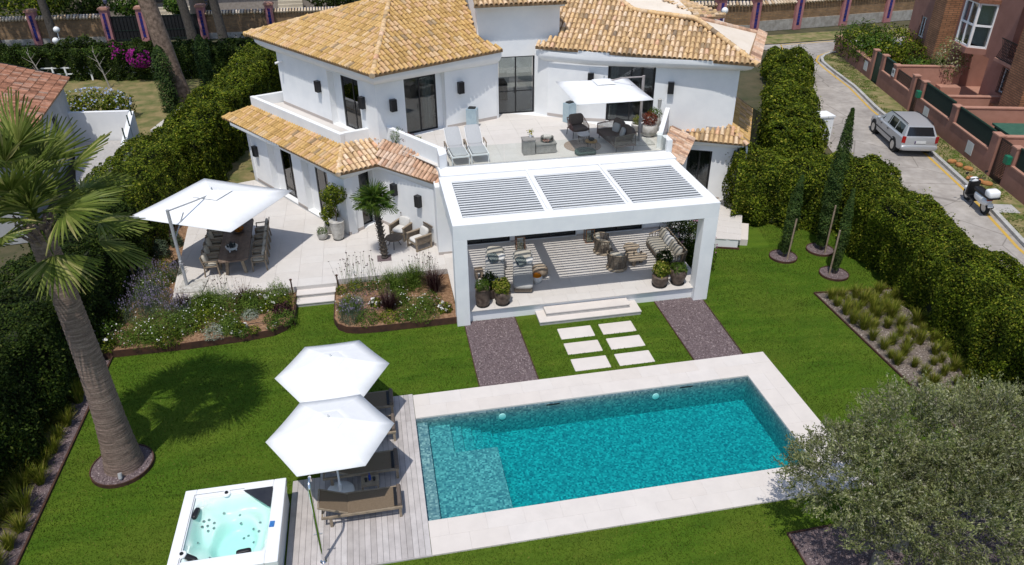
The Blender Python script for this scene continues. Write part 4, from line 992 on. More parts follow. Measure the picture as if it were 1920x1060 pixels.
part(bw, "bowl", MB().lathe([(.1,0),(.2,.05),(.24,.1),(.2,.1)],18), 'terracotta_pot', smooth=50)
P = np.c_[NR.uniform(-.2,.2,(160,2)), NR.uniform(.1,.2,160)]; P = P[np.hypot(P[:,0],P[:,1]) < .2]
M['orange_fl'] = leafmat("orange_petal", [(0,(.55,.16,.005)),(1,(.75,.30,.01))], .2, .6)
o = obj("flowers", fastmesh("flowers", leaves(P, np.tile([0,0,1.],(len(P),1)), .075, .9), M['orange_fl']), bw)

# lounge corner by the house wall
def lounge_chair():
    t = thing("armchair", "", "armchair", (0,0,0), 0, "wooden armchairs by the house wall")
    for x in (-.34,.34):
        for y in (-.34,.36): part(t, "leg", MB().box((x-.03,y-.03,0),(x+.03,y+.03,.60 if y < 0 else .62)), 'teak')
        part(t, "side_panel", MB().box((x-.02,-.30,.32),(x+.02,.32,.36)).box((x-.012,-.30,.36),(x+.012,.32,.59)), 'wicker')
        part(t, "armrest", MB().box((x-.045,-.38,.60),(x+.045,.40,.635)), 'teak'); part(t, "runner", MB().box((x-.025,-.30,.02),(x+.025,.32,.06)), 'teak')
    part(t, "seat_frame", MB().box((-.31,-.34,.26),(.31,.36,.32)), 'teak')
    bk = MB()
    for k in range(9): bk.beam((-.29+.0725*k,.36,.32),(-.29+.0725*k,.46,.86),.02,.02)
    bk.beam((-.33,.47,.88),(.33,.47,.88),.05,.05); part(t, "backrest", bk, 'wicker')
    part(t, "seat_cushion", MB().cushion((0,-.02,.39),(.6,.66,.14)), 'cush_light', smooth=60)
    part(t, "back_cushion", MB().cushion((0,.27,.62),(.52,.15,.42),Rx(R(-14))), 'cush_light', smooth=60)
    return t
lc = lounge_chair(); lc.location = (.35,15.35,.45); lc.rotation_euler = (0,0,R(-38)); lc["label"] = "wooden armchair with white cushions partly behind the small palm trunk"
dup(lc, (1.0,14.28,.45), R(-62), "wooden armchair with white cushions nearest the pergola, right of the round table")
rt = thing("round_table", "low round woven side table between the palm and the armchairs", "table", (-.02,14.48,.45))
part(rt, "tabletop", MB().lathe([(.34,.40),(.36,.43),(.34,.46)],24), 'wicker', smooth=40)
for a in range(3): part(rt, "leg", MB().tube([(.3*math.cos(a*2.1+.4),.3*math.sin(a*2.1+.4),0),(.1*math.cos(a*2.1+.4),.1*math.sin(a*2.1+.4),.41)], .018, 6), 'black_metal')

# ------------------------------------------------------------------ under the pergola
ZP = .48
def pattern_cushion():
    m, nt, b = _new("chevron_cushion_cloth")
    tc = nt.nodes.new("ShaderNodeTexCoord"); wv = nt.nodes.new("ShaderNodeTexWave"); wv.inputs['Scale'].default_value = 4.5; wv.inputs['Distortion'].default_value = .4
    nt.links.new(tc.outputs['Object'], wv.inputs['Vector'])
    nt.links.new(_ramp(nt, wv.outputs['Fac'], [(.3,(.03,.055,.07)),(.42,(.45,.42,.34)),(.62,(.5,.47,.4)),(.75,(.05,.10,.11))]), b.inputs['Base Color']); b.inputs['Roughness'].default_value = .95; return m
M['chevron'] = pattern_cushion()
def daybed():
    t = thing("chaise_longue", "", "daybed", (0,0,0), 0, "grey daybeds under the pergola")
    part(t, "base", MB().box((-.34,-.95,.06),(.34,.85,.22)), 'wicker', bevel=.03)
    part(t, "mattress", MB().cushion((0,-.28,.31),(.76,1.5,.2),None,.3,18,8), 'cush_grey', smooth=60)
    part(t, "back_pad", MB().cushion((0,.72,.5),(.76,.85,.18),Rx(R(35)),.3,18,8), 'cush_grey', smooth=60)
    part(t, "back_pillow", MB().cushion((0,.78,.68),(.66,.48,.2),Rx(R(38))), 'cush_beige', smooth=60)
    p = part(t, "scatter_cushion", MB().cushion((0,0,0),(.42,.4,.14)), 'chevron', loc=(-.06,.5,.6), rot=(R(30),0,R(38)), smooth=60)
    part(t, "lumbar_cushion", MB().cushion((0,0,0),(.4,.32,.13)), 'cush_light', loc=(.2,.58,.58), rot=(R(30),0,R(-20)), smooth=60)
    return t
db = daybed(); db.location = (3.62,11.1,ZP); db.rotation_euler = (0,0,R(-11)); db["label"] = "grey daybed with chevron cushion nearest the left pergola post"
dup(db, (4.62,10.62,ZP), R(-11), "grey daybed beside the wicker pouf, its foot in the shade")
def lantern(loc, label):
    t = thing("candle_lantern", label, "lantern", loc, 0, "tall copper framed lanterns against the house wall"); h = .62; w = .17; mb = MB()
    for x in (-w,w):
        for y in (-w,w): mb.box((x-.012,y-.012,0),(x+.012,y+.012,h))
    for z in (0,h-.02):
        for s in (-w,w): mb.box((s-.01,-w+.012,z),(s+.01,w-.012,z+.02)).box((-w+.012,s-.01,z),(w-.012,s+.01,z+.02))
    part(t, "frame", mb, M.setdefault('copper', mat("aged_copper",(.36,.15,.05),(.28,.12,.05),10,.4,metal=.6)))
    part(t, "lid", MB().box((-w-.01,-w-.01,h),(w+.01,w+.01,h+.04)).box((-.08,-.08,h+.04),(.08,.08,h+.09)), 'dark'); part(t, "floor_plate", MB().box((-w+.013,-w+.013,.02),(w-.013,w-.013,.03)), 'cush_light')
    for (x,y,hh) in ((-.05,0,.32),(.07,.04,.22),(.02,-.07,.15)): part(t, "candle", MB().lathe([(.045,.03),(.045,.03+hh)],12,(x,y,0)), mat("ivory_wax",(.62,.55,.40),(.58,.5,.36),5,.5) if 'wax' not in M else M['wax'])
    for s in (-w,w): part(t, "pane", MB().box((s-.003,-w+.013,.021),(s+.003,w-.013,h-.021)), 'clear_glass'); part(t, "pane", MB().box((-w+.013,s-.003,.021),(w-.013,s+.003,h-.021)), 'clear_glass')
lantern((5.03,13.2,ZP), "copper framed candle lantern behind the daybeds"); lantern((7.98,13.3,ZP), "copper framed candle lantern beside the wicker tub chairs")
M['log'] = mat("pale_log", (.33,.255,.18), (.22,.16,.11), 9, .85, .4, 30); M['log_end'] = mat("sawn_log_end", (.45,.37,.275), (.36,.28,.2), 22, .8, .2)
s = thing("log_stool", "pale wooden stool with a hole left of the daybeds", "stool", (3.02,11.2,ZP))
part(s, "body", MB().box((-.16,-.16,.3),(.16,.16,.38)).box((-.16,-.16,0),(-.06,.16,.3)).box((.06,-.16,0),(.16,.16,.3)), 'log', bevel=.02)
s = thing("rattan_pouf", "round brown rattan pouf right of the daybeds", "pouf", (5.35,10.9,ZP))
part(s, "body", MB().lathe([(.2,0),(.3,.1),(.31,.28),(.25,.38),(.1,.4)],20), 'log', smooth=50); part(s, "cap", MB().lathe([(.22,.401),(.2,.42)],18), 'log_end')
s = thing("basket", "white and orange striped basket at the foot of the rattan pouf", "basket", (5.12,10.42,ZP))
part(s, "body", MB().lathe([(.12,0),(.2,.1),(.21,.22),(.16,.3),(.14,.3),(.15,.2)],18), 'cush_light', smooth=50); part(s, "band", MB().lathe([(.172,.265),(.178,.285),(.162,.305)],18), M['orange_fl'])
part(s, "handle", MB().tube([(-.15,0,.3),(-.09,0,.42),(.09,0,.42),(.15,0,.3)], .014, 6), 'copper' if 'copper' in M else 'wicker')
def tub_chair():
    t = thing("tub_chair", "", "armchair", (0,0,0), 0, "round rope tub chairs under the pergola"); n = 26
    for a0 in range(n):
        a = R(-30+240*a0/(n-1)); r0, r1 = .34, .41; h = .62+.10*math.sin(max(0,min(math.pi, math.pi*a0/(n-1))))
        part(t, "rope_strand", MB().beam((r0*math.cos(a),r0*math.sin(a),.1),(r1*math.cos(a),r1*math.sin(a),h), .045,.02,(math.cos(a),math.sin(a),0)), 'wicker')
    part(t, "top_rail", MB().tube([(.41*math.cos(R(-30+240*k/(n-1))),.41*math.sin(R(-30+240*k/(n-1))),.62+.10*math.sin(math.pi*k/(n-1))) for k in range(n)], .025, 8), 'teak', smooth=50)
    part(t, "base_ring", MB().lathe([(.40,0),(.42,.04),(.38,.1),(.2,.1)],24), 'teak', smooth=50)
    part(t, "seat_cushion", MB().cushion((0,-.02,.33),(.66,.66,.2),None,.7), 'cush_beige', smooth=60)
    part(t, "back_cushion", MB().cushion((0,.23,.6),(.56,.2,.42),Rx(R(-12))), 'cush_beige', smooth=60)
    return t
tc_ = tub_chair(); tc_.location = (8.3,12.3,ZP); tc_.rotation_euler = (0,0,R(75)); tc_["label"] = "rope tub chair next to the lantern, farther of the two"
dup(tc_, (8.42,10.88,ZP), R(150), "rope tub chair with its back to the pool, nearer of the two")
def log_table(loc, r, h, label):
    t = thing("log_table", label, "coffee table", loc, 0, "two nested log coffee tables"); prof = []
    pl = [(r*(1+.09*math.sin(3*a+loc[0])+.05*math.sin(5*a))*math.cos(a), r*(1+.09*math.sin(3*a+loc[0])+.05*math.sin(5*a))*.82*math.sin(a)) for a in [2*math.pi*i/22 for i in range(22)]]
    part(t, "top", MB().prism(pl, h-.11, h), 'log_end', bevel=.02)
    for a in range(3): part(t, "leg", MB().tube([(r*.55*math.cos(a*2.1),r*.5*math.sin(a*2.1),0),(r*.45*math.cos(a*2.1),r*.42*math.sin(a*2.1),h-.1)], [.07,.09], 8), 'log', smooth=40)
log_table((9.28,11.75,ZP), .33, .46, "farther and taller log coffee table with a potted sprig"); log_table((9.25,11.12,ZP), .46, .36, "nearer and wider log coffee table with a carved ornament")
o = thing("ornament", "pale carved ornament and dark figures on the nearer log table", "ornament", (9.3,11.2,ZP+.36))
part(o, "shell", MB().cushion((.1,.02,.11),(.13,.1,.22),Rz(.5),.8), 'cush_light', smooth=60); part(o, "figure", MB().lathe([(.03,0),(.02,.06),(.03,.1),(.01,.13)],8,(-.1,-.03,0)), 'dark'); part(o, "figure", MB().boxm(Matrix.Translation((.18,-.06,.08))@Rx(.4), .03,.03,.2), 'dark')
def sofa_rope():
    t = thing("rope_sofa", "striped looking beige sofa with rope back at the right end of the platform", "sofa", (10.58,11.42,ZP), R(-90)); W_ = 2.1
    part(t, "base", MB().box((-W_/2,-.4,.06),(W_/2,.4,.2)), 'teak', bevel=.02)
    part(t, "seat_cushion", MB().cushion((0,-.06,.33),(W_,.82,.22),None,.3,20,8), 'cush_beige', smooth=60)
    n = 40
    pts = [(-W_/2-.02,-.25)]+[(-W_/2+W_*k/(n-1), .40) for k in range(n)]+[(W_/2+.02,-.25)]
    for k in range(n):
        x = -W_/2+W_*k/(n-1); part(t, "rope_strand", MB().beam((x,.38,.15),(x*1.02,.47,.72),.03,.02,(0,1,0)), 'wicker')
    for sx in (-1,1):
        for k in range(6): part(t, "rope_strand", MB().beam((sx*W_/2,.3-.11*k,.15),(sx*(W_/2+.06),.36-.12*k,.7-.04*k),.02,.03,(1,0,0)), 'wicker')
    part(t, "top_rail", MB().tube([(-W_/2-.06,-.28,.48),(-W_/2-.05,.3,.68),(-W_/2,.47,.73),(W_/2,.47,.73),(W_/2+.05,.3,.68),(W_/2+.06,-.28,.48)], .024, 8), 'teak')
    for x, a, m in ((-.82,.1,'cush_beige'),(-.45,-.25,'cush_light'),(-.1,.2,'cush_light'),(.28,-.1,'cush_beige'),(.75,.15,'cush_beige')):
        part(t, "scatter_cushion", MB().cushion((x,.22,.62),(.46,.17,.42),Rz(a)@Rx(R(-16))), m, smooth=60)
sofa_rope()

# ------------------------------------------------------------------ roof terrace furniture
M['grey_sling'] = mat("pale_grey_pad", (.38,.385,.385), (.44,.44,.44), 40, .9, .1, 200)
def terrace_lounger():
    t = thing("sun_lounger", "", "sun lounger", (0,0,0), 0, "white sun loungers on the roof terrace"); w = .34; H = .36; fr = MB()
    for x in (-w,w): fr.beam((x,-1.0,H),(x,.75,H),.04,.06)
    fr.beam((-w,-1.0,H),(w,-1.0,H),.04,.06).beam((-w,.75,H),(w,.75,H),.04,.06); part(t, "frame", fr, 'white_paint')
    for x in (-w,w):
        for y in (-.97,.7): part(t, "leg", MB().beam((x,y,0),(x,y,H),.045,.05,(0,1,0)), 'white_paint')
    part(t, "seat_pad", MB().cushion((0,-.45,H+.06),(.62,1.08,.09),None,.25,18,6), 'grey_sling', smooth=50)
    b = part(t, "backrest", MB().cushion((0,.47,H+.34),(.62,.98,.09),Rx(R(36)),.25,18,6), 'grey_sling', smooth=50)
    a = R(36); fb = MB()
    for x in (-.31,.31): fb.beam((x,.06,H+.01),(x,.06+.92*math.cos(a),H+.01+.92*math.sin(a)),.025,.03)
    part(b, "backrest_frame", fb, 'white_paint'); 
    for x in (-w-.06, w+.06): part(t, "armrest", MB().beam((x,-.25,H+.2),(x,.4,H+.2),.05,.025).beam((x,-.2,H),(x,-.2,H+.2),.03).beam((x,.35,H),(x,.35,H+.2),.03), 'teak')
    return t
tl = terrace_lounger(); tl.location = (2.8,15.2,ZT); tl.rotation_euler = (0,0,R(4)); tl["label"] = "white lounger with grey pad nearest the left parapet of the roof terrace"
dup(tl, (3.62,15.3,ZT), R(2), "white lounger with grey pad on the roof terrace, nearer the fire table")
M['blue_steel'] = mat("blue_grey_steel", (.36,.47,.54), (.44,.55,.60), 5, .3, metal=.5)
for (x,y,a,l) in ((3.98,18.72,R(-22),"pale blue steel column heater by the wall left of the middle door"),(8.42,18.62,R(30),"pale blue steel column heater behind the terrace armchair")):
    t = thing("patio_heater", l, "heater", (x,y,ZT), a, "pale blue steel heaters against the terrace wall")
    part(t, "body", MB().box((-.24,-.2,0),(.24,.2,.88)), 'blue_steel', bevel=.02); part(t, "grille", MB().box((-.15,-.12,.88),(.15,.12,.93)), 'dark')
M['grey_wood'] = mat("grey_wood_board", (.24,.225,.205), (.31,.295,.27), 7, .8, .2, 60)
t = thing("cabinet", "narrow grey gas cabinet standing beside the fire table", "cabinet", (5.74,14.98,ZT)); part(t, "body", MB().box((-.24,-.22,0),(.24,.22,.6)), 'grey_wood', bevel=.006); part(t, "top", MB().box((-.26,-.24,.6),(.26,.24,.65)), 'grey_wood')
t = thing("fire_table", "low grey fire table with a round bowl of lava stones and glass screen", "fire pit", (6.45,15.2,ZT)); part(t, "body", MB().box((-.42,-.4,.03),(.42,.4,.38)), 'grey_wood', bevel=.006); part(t, "top", MB().box((-.44,-.42,.38),(.44,.42,.43)), 'grey_wood')
part(t, "burner_bowl", MB().lathe([(.24,.431),(.22,.44)],20,(.1,-.08,0)), 'dark'); 
P = np.c_[NR.uniform(-.2,.2,(90,2)), np.full(90,.45)]; P = P[np.hypot(P[:,0],P[:,1]) < .19]+np.array([.1,-.08,0])
o = obj("lava_stones", fastmesh("lava_stones", leaves(P, np.tile([0,0,1.],(len(P),1)), .07, .9), piecemat("lava_stone", [(0,(.22,.09,.06)),(1,(.42,.24,.19))], .9, 9, .2, 0)), t)
part(t, "glass_screen", MB().lathe([(.27,.43),(.27,.62),(.262,.62),(.262,.43)],20,(.1,-.08,0)), 'clear_glass')
fp = thing("flower_pot", "small white pot of yellow flowers on the grey cabinet", "flower pot", (5.86,15.1,ZT+.65)); part(fp, "pot", MB().lathe([(.05,0),(.07,.12),(.06,.12)],12), 'white_paint'); P = NR.normal(0,.06,(60,3))+np.array([0,0,.2])
M['yellow_fl'] = leafmat("yellow_petal", [(0,(.55,.42,.02)),(.6,(.35,.34,.02)),(1,(.10,.16,.02))], .2, .6); obj("flowers", fastmesh("flowers", leaves(P, P-np.array([0,0,.1]), .06, .8), M['yellow_fl']), fp)
M['rug'] = mat("round_jute_rug", (.28,.21,.165), (.33,.255,.20), 30, .95, .3, 120); M['green_rug'] = mat("dark_green_rug", (.03,.06,.05), (.045,.085,.07), 12, .9, .3, 90)
tag(MB().lathe([(.78,0),(.78,.012)],40).build("round_rug", M['rug'], loc=(8.15,15.4,ZT+.001)), "round jute rug under the terrace coffee tables", "rug")
tag(MB().lathe([(.44,0),(.44,.10),(.4,.13)],32).build("floor_cushion", M['green_rug'], loc=(8.02,14.5,ZT+.016), smooth=40), "round dark green floor cushion behind the glass balustrade", "floor cushion")
M['rope_red'] = mat("plum_rope", (.14,.075,.065), (.20,.12,.10), 20, .8, .2)
def t_armchair():
    t = thing("armchair", "taupe rope armchair on the terrace by the blue heater", "armchair", (8.3,16.65,ZT), R(8))
    for x in (-.36,.36):
        for y in (-.32,.34): part(t, "leg", MB().tube([(x*1.06,y*1.06,0),(x,y,.3)], .016, 6), 'black_metal')
        for k in range(6): part(t, "rope_strand", MB().beam((x,-.25+.1*k,.3),(x*1.03,-.22+.12*k,.52+.03*k),.022,.022), 'rope_red')
        part(t, "arm_rail", MB().tube([(x*1.03,-.3,.3),(x*1.05,-.25,.5),(x*1.05,.4,.72)], .018, 6), 'rope_red')
    part(t, "back_frame", MB().beam((-.38,.4,.74),(.38,.4,.74),.04,.03).beam((-.36,.37,.3),(.36,.37,.3),.04,.04), 'rope_red')
    part(t, "seat_cushion", MB().cushion((0,0,.36),(.7,.72,.17),None,.3), 'cush_taupe', smooth=60); part(t, "back_cushion", MB().cushion((0,.3,.66),(.66,.17,.48),Rx(R(-12)),.35), 'cush_taupe', smooth=60)
t_armchair()
def t_sofa():
    t = thing("terrace_sofa", "taupe sofa with woven end on the roof terrace under the parasol", "sofa", (9.55,15.3,ZT), R(-84)); W_ = 1.9
    for x in (-W_/2+.05,W_/2-.05):
        for y in (-.36,.4): part(t, "leg", MB().tube([(x,y,0),(x,y,.24)], .018, 6), 'black_metal')
    part(t, "seat_cushion", MB().cushion((0,-.05,.36),(W_,.9,.2),None,.25,20,8), 'cush_taupe', smooth=60); part(t, "base", MB().box((-W_/2,-.44,.22),(W_/2,.44,.27)), 'rope_red')
    for x in (-.48,.45): part(t, "back_cushion", MB().cushion((x,.34,.66),(.86,.2,.48),Rx(R(-16)),.35), 'cush_taupe', smooth=60)
    for x in (-.32,.3): part(t, "scatter_cushion", MB().cushion((x,.16,.6),(.42,.15,.40),Rz(.3*(1 if x < 0 else -.7))@Rx(R(-18))), 'cush_grey', smooth=60)
    for sx, m in ((-1,'rope_red'),(1,'wicker')):
        e = MB().beam((sx*W_/2,-.44,.66),(sx*W_/2,.46,.74),.04,.03).beam((sx*W_/2,-.44,.2),(sx*W_/2,-.44,.66),.03).beam((sx*W_/2,.46,.2),(sx*W_/2,.46,.74),.03); part(t, "end_frame", e, m)
        for k in range(9): part(t, "weave_strand", MB().beam((sx*W_/2,-.43,.26+.045*k),(sx*W_/2,.45,.29+.05*k),.02,.022), m)
    part(t, "back_rail", MB().beam((-W_/2,.46,.74),(W_/2,.46,.74),.03,.04), 'rope_red')
t_sofa()
t = thing("side_table", "round woven side table with pale top on the jute rug", "side table", (8.28,15.72,ZT+.014)); part(t, "top", MB().lathe([(.26,.36),(.26,.4)],22), 'cush_light')
for k in range(16): part(t, "weave_strand", MB().tube([(.19*math.cos(k*.3927),.19*math.sin(k*.3927),0),(.24*math.cos(k*.3927+.3),.24*math.sin(k*.3927+.3),.36)], .011, 5), 'wicker')
t = thing("side_table", "low round wooden side table with a planted bowl beside the terrace sofa", "side table", (8.4,15.0,ZT+.014)); part(t, "top", MB().lathe([(.25,.30),(.25,.34)],22), mat("honey_wood",(.42,.24,.08),(.34,.19,.06),9,.5))
for a in range(3): part(t, "leg", MB().tube([(.2*math.cos(a*2.1),.2*math.sin(a*2.1),0),(.16*math.cos(a*2.1),.16*math.sin(a*2.1),.3)], .014, 6), 'black_metal')
pb = thing("planted_bowl", "dark bowl with a small leafy plant on the low wooden side table", "bowl", (8.4,15.0,ZT+.354)); part(pb, "bowl", MB().lathe([(.08,0),(.13,.06),(.12,.1)],14), 'dark', smooth=50)
# ------------------------------------------------------------------ vegetation
HP = [(0,(.020,.038,.003)),(.3,(.060,.096,.006)),(.62,(.130,.180,.011)),(.88,(.235,.275,.019)),(1,(.42,.39,.05))]
M['leaf_hedge'] = leafmat("hedge_leaf", HP, .3, .6, 1.1, .5, .12)
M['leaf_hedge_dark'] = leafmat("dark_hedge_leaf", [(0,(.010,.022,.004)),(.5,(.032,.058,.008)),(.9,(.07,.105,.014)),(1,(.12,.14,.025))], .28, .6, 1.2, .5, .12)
M['leaf_yew'] = leafmat("cypress_leaf", [(0,(.014,.034,.007)),(.6,(.045,.085,.016)),(1,(.10,.14,.03))], .15, .6, 2, .4, .2)
M['leaf_olive'] = leafmat("olive_leaf", [(0,(.12,.145,.045)),(.4,(.26,.29,.10)),(.8,(.42,.43,.21)),(1,(.58,.56,.40))], .45, .6, 1.3, .5, .2)
M['leaf_bright'] = leafmat("bright_leaf", [(0,(.03,.07,.008)),(.5,(.065,.13,.014)),(1,(.15,.21,.03))], .3, .5, 3, .35)
M['leaf_gaura'] = leafmat("gaura_leaf", [(0,(.04,.08,.010)),(.5,(.095,.16,.020)),(1,(.20,.26,.045))], .3, .6, 4, .3)
M['leaf_lav'] = leafmat("lavender_leaf", [(0,(.045,.07,.04)),(.6,(.085,.12,.07)),(1,(.15,.18,.11))], .2, .7, 4, .3)
M['leaf_silver'] = leafmat("silver_leaf", [(0,(.18,.21,.15)),(.6,(.30,.34,.26)),(1,(.40,.43,.34))], .15, .8, 5, .25)
M['leaf_purple'] = leafmat("purple_grass", [(0,(.018,.007,.010)),(.6,(.05,.018,.022)),(1,(.12,.055,.05))], .25, .6, 4, .3)
M['grass_tuft'] = leafmat("stipa_blade", [(0,(.08,.12,.010)),(.5,(.17,.20,.020)),(.85,(.27,.26,.040)),(1,(.40,.33,.10))], .3, .6, 3, .25)
M['fl_white'] = leafmat("white_petal", [(0,(.62,.60,.55)),(1,(.80,.78,.74))], .2, .7, 3, .1)
M['fl_purple'] = leafmat("lavender_flower", [(0,(.11,.09,.145)),(1,(.24,.20,.28))], .2, .7, 3, .2)
M['fl_pink'] = leafmat("pink_flower", [(0,(.25,.10,.17)),(1,(.42,.2,.28))], .2, .7, 3, .2)
M['fl_magenta'] = leafmat("magenta_bract", [(0,(.20,.008,.13)),(1,(.42,.03,.28))], .3, .6, 3, .2)
M['fl_blue'] = leafmat("pale_blue_flower", [(0,(.25,.30,.48)),(1,(.45,.5,.62))], .2, .7, 3, .2)
M['red_leaf'] = leafmat("red_leaf", [(0,(.06,.012,.008)),(.6,(.20,.03,.018)),(1,(.28,.09,.03))], .25, .5, 5, .3)
M['seed'] = leafmat("dry_seed_head", [(0,(.10,.06,.05)),(1,(.30,.22,.17))], .1, .8, 5, .2)

# lawn blades, one joined object
def in_view(P, pad=40):
    cm = np.array(cam.matrix_world.inverted()); q = np.c_[P, np.ones(len(P))] @ cm.T
    u = 960+1395*q[:,0]/-q[:,2]; v = 530-1395*q[:,1]/-q[:,2]
    return (u > -pad) & (u < 1920+pad) & (v > -pad) & (v < 1060+pad)
n = 430000
P = np.c_[NR.uniform(-9.72,19.3,n), NR.uniform(-4.5,14.5,n), np.zeros(n)]
keep = in_view(P)
for pl in (BL, BR, GB, [(-.02,-1.07),(11.72,-1.07),(11.72,5.11),(-.02,5.11)], [(-3.46,-1.1),(-3.46,2.1),(-2.76,2.1),(-2.76,5.18),(0,5.18),(0,-1.1)], [(2.1,5.1),(4.02,5.1),(3.97,8.95),(2.1,8.95)],
           [(9.28,5.1),(11.03,5.1),(11.12,8.95),(9.28,8.95)], [(1.84,8.68),(11.3,8.68),(11.3,17),(1.84,17)], [(4.72,8.14),(8.54,8.14),(8.54,9),(4.72,9)], [(-3.86,9.7),(-3.86,14),(-2.4,14),(-2.4,11.1),(-3.8,11.1)],
           [(-2.4,11.1),(-3.85,11.1),(-3.85,14.5),(-2.4,14.5)], [(-9,11.9),(2,11.9),(2,15),(-9,15)], [(-5.9,-1.3),(-3.4,-1.3),(-3.4,1.4),(-5.9,1.4)], [(8.7,-2.1),(8.6,-5),(15,-5),(15,-2.1)], [(13.2,12.4),(15.6,12.1),(16.2,15),(11,15)]):
    keep &= ~in_poly(P, pl)
for y0, y1 in ((7.19,7.85),(6.275,6.93),(5.335,6.0)):
    for x0, x1 in ((5.28,6.5),(6.78,8.02)): keep &= ~((P[:,0] > x0) & (P[:,0] < x1) & (P[:,1] > y0) & (P[:,1] < y1))
for c, r_ in [((-8.1,3.6),.81)]+[(c, .56) for c, _ in CYP]: keep &= np.hypot(P[:,0]-c[0], P[:,1]-c[1]) > r_
P = P[keep]; n = len(P)
a = NR.uniform(0,6.283,n); w = NR.uniform(.006,.013,n); h = NR.uniform(.02,.05,n); le = NR.normal(0,.022,(n,2))
V = np.stack([P+np.c_[np.cos(a)*w,np.sin(a)*w,np.zeros(n)], P-np.c_[np.cos(a)*w,np.sin(a)*w,np.zeros(n)], P+np.c_[le,h]], 1)
struct(obj("lawn_grass", fastmesh("lawn_grass", V, M['blade'], 3)), 'stuff')

def hedge(label, path, w, h, z0=0.0, dens=850, leaf=.10, m='leaf_hedge', rough=.42, cat="hedge", name="hedge"):
    t = thing(name, label, cat, (path[0][0],path[0][1],z0)); t0 = np.array([path[0][0],path[0][1],z0])
    Ps = []; Ns = []; core = MB(); pts = [np.array(p, float) for p in path]
    for i, (a, b) in enumerate(zip(pts, pts[1:])):
        d = b-a; L = np.linalg.norm(d); d = d/L; nn = np.array([d[1],-d[0]])
        e0 = 0 if i else -w*.45; e1 = L if i < len(pts)-2 else L+w*.45; per = 2*h+w
        n = int((e1-e0)*per*dens); s = NR.uniform(e0,e1,n); q = NR.uniform(0,per,n)
        off = np.where(q < h, -w/2, np.where(q < h+w, q-h-w/2, w/2)); z = np.where(q < h, q, np.where(q < h+w, h, per-q))
        nx = np.where(q < h, -1, np.where(q < h+w, 0, 1)); nz = ((q >= h)&(q < h+w)).astype(float)
        k = .22*w; cr = np.clip((z-(h-k))/k, 0, 1); off = off*(1-.22*cr*cr*np.sign(np.abs(nx)))   # rounded shoulders
        zt = np.where(nz > 0, h-.25*np.clip((np.abs(off)-w*.28)/(w*.22),0,1)**2, z)
        Q = np.c_[a[0]+d[0]*s+nn[0]*off, a[1]+d[1]*s+nn[1]*off, zt+z0]; N = unit(np.c_[nn[0]*nx, nn[1]*nx, nz+.25*cr])
        Ps.append(Q); Ns.append(N)
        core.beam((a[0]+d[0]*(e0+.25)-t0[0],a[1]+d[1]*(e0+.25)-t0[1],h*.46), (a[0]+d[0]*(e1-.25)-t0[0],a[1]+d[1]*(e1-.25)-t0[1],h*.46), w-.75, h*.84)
    for p, d in ((pts[0], pts[0]-pts[1]), (pts[-1], pts[-1]-pts[-2])):
        d = d/np.linalg.norm(d); nn = np.array([d[1],-d[0]]); n = int(w*h*dens); o = NR.uniform(-w/2,w/2,n); z = NR.uniform(0,h,n)
        e = w*.45*np.sqrt(np.clip(1-(o/(w*.55))**2,0,1)); Ps.append(np.c_[p[0]+d[0]*e+nn[0]*o, p[1]+d[1]*e+nn[1]*o, z+z0]); Ns.append(np.tile([d[0],d[1],.1],(n,1)))
    Q = np.concatenate(Ps); N = np.concatenate(Ns)
    lp = lump(Q*1.6); dis = rough*lp - NR.exponential(.085,len(Q)) + .09 + (NR.random(len(Q)) < .07)*NR.uniform(0,.34,len(Q))*(lump(Q*3.1) > .05)
    Q = Q + N*dis[:,None] - t0
    obj("foliage", fastmesh("foliage", leaves(Q, N, leaf, .55, .55, .25), M[m]), t)
    core.build("shade_core", M['inner'], t); return t  # dark boxes behind the leaves, painted stand-in for the hedge's inner shade
hedge("long clipped hedge on the right between the gravel bed and the street", [(18.15,-3.2),(18.9,4),(19.65,10.6)], 2.1, 2.75, dens=1500, leaf=.085)
hedge("hedge block behind the three cypresses at the corner of the lawn", [(16.5,15.2),(20.3,13.3)], 2.5, 2.9, dens=900)
hedge("tall hedge running along the right side of the villa towards the street bend", [(18.9,17.2),(22.3,23.5),(25.7,30.4)], 2.3, 3.5, dens=750, leaf=.13)
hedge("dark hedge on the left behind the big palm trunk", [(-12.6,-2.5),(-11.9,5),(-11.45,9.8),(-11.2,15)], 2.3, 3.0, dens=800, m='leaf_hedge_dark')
hedge("dark hedge on the left beside the dining patio", [(-11.2,16.2),(-10.6,22.2)], 2.4, 3.0, dens=800, m='leaf_hedge')
hedge("bushy hedge in front of the sloping garden wall left of the villa", [(-9.7,24.2),(-8.7,31),(-7.5,41)], 2.5, 3.0, dens=650, leaf=.13)
hedge("long hedge with white fence behind the dry lawn at the upper left", [(-34,49.0),(-20,47.6),(-9.5,46.0)], 1.8, 2.3, dens=420, leaf=.17, m='leaf_hedge_dark')

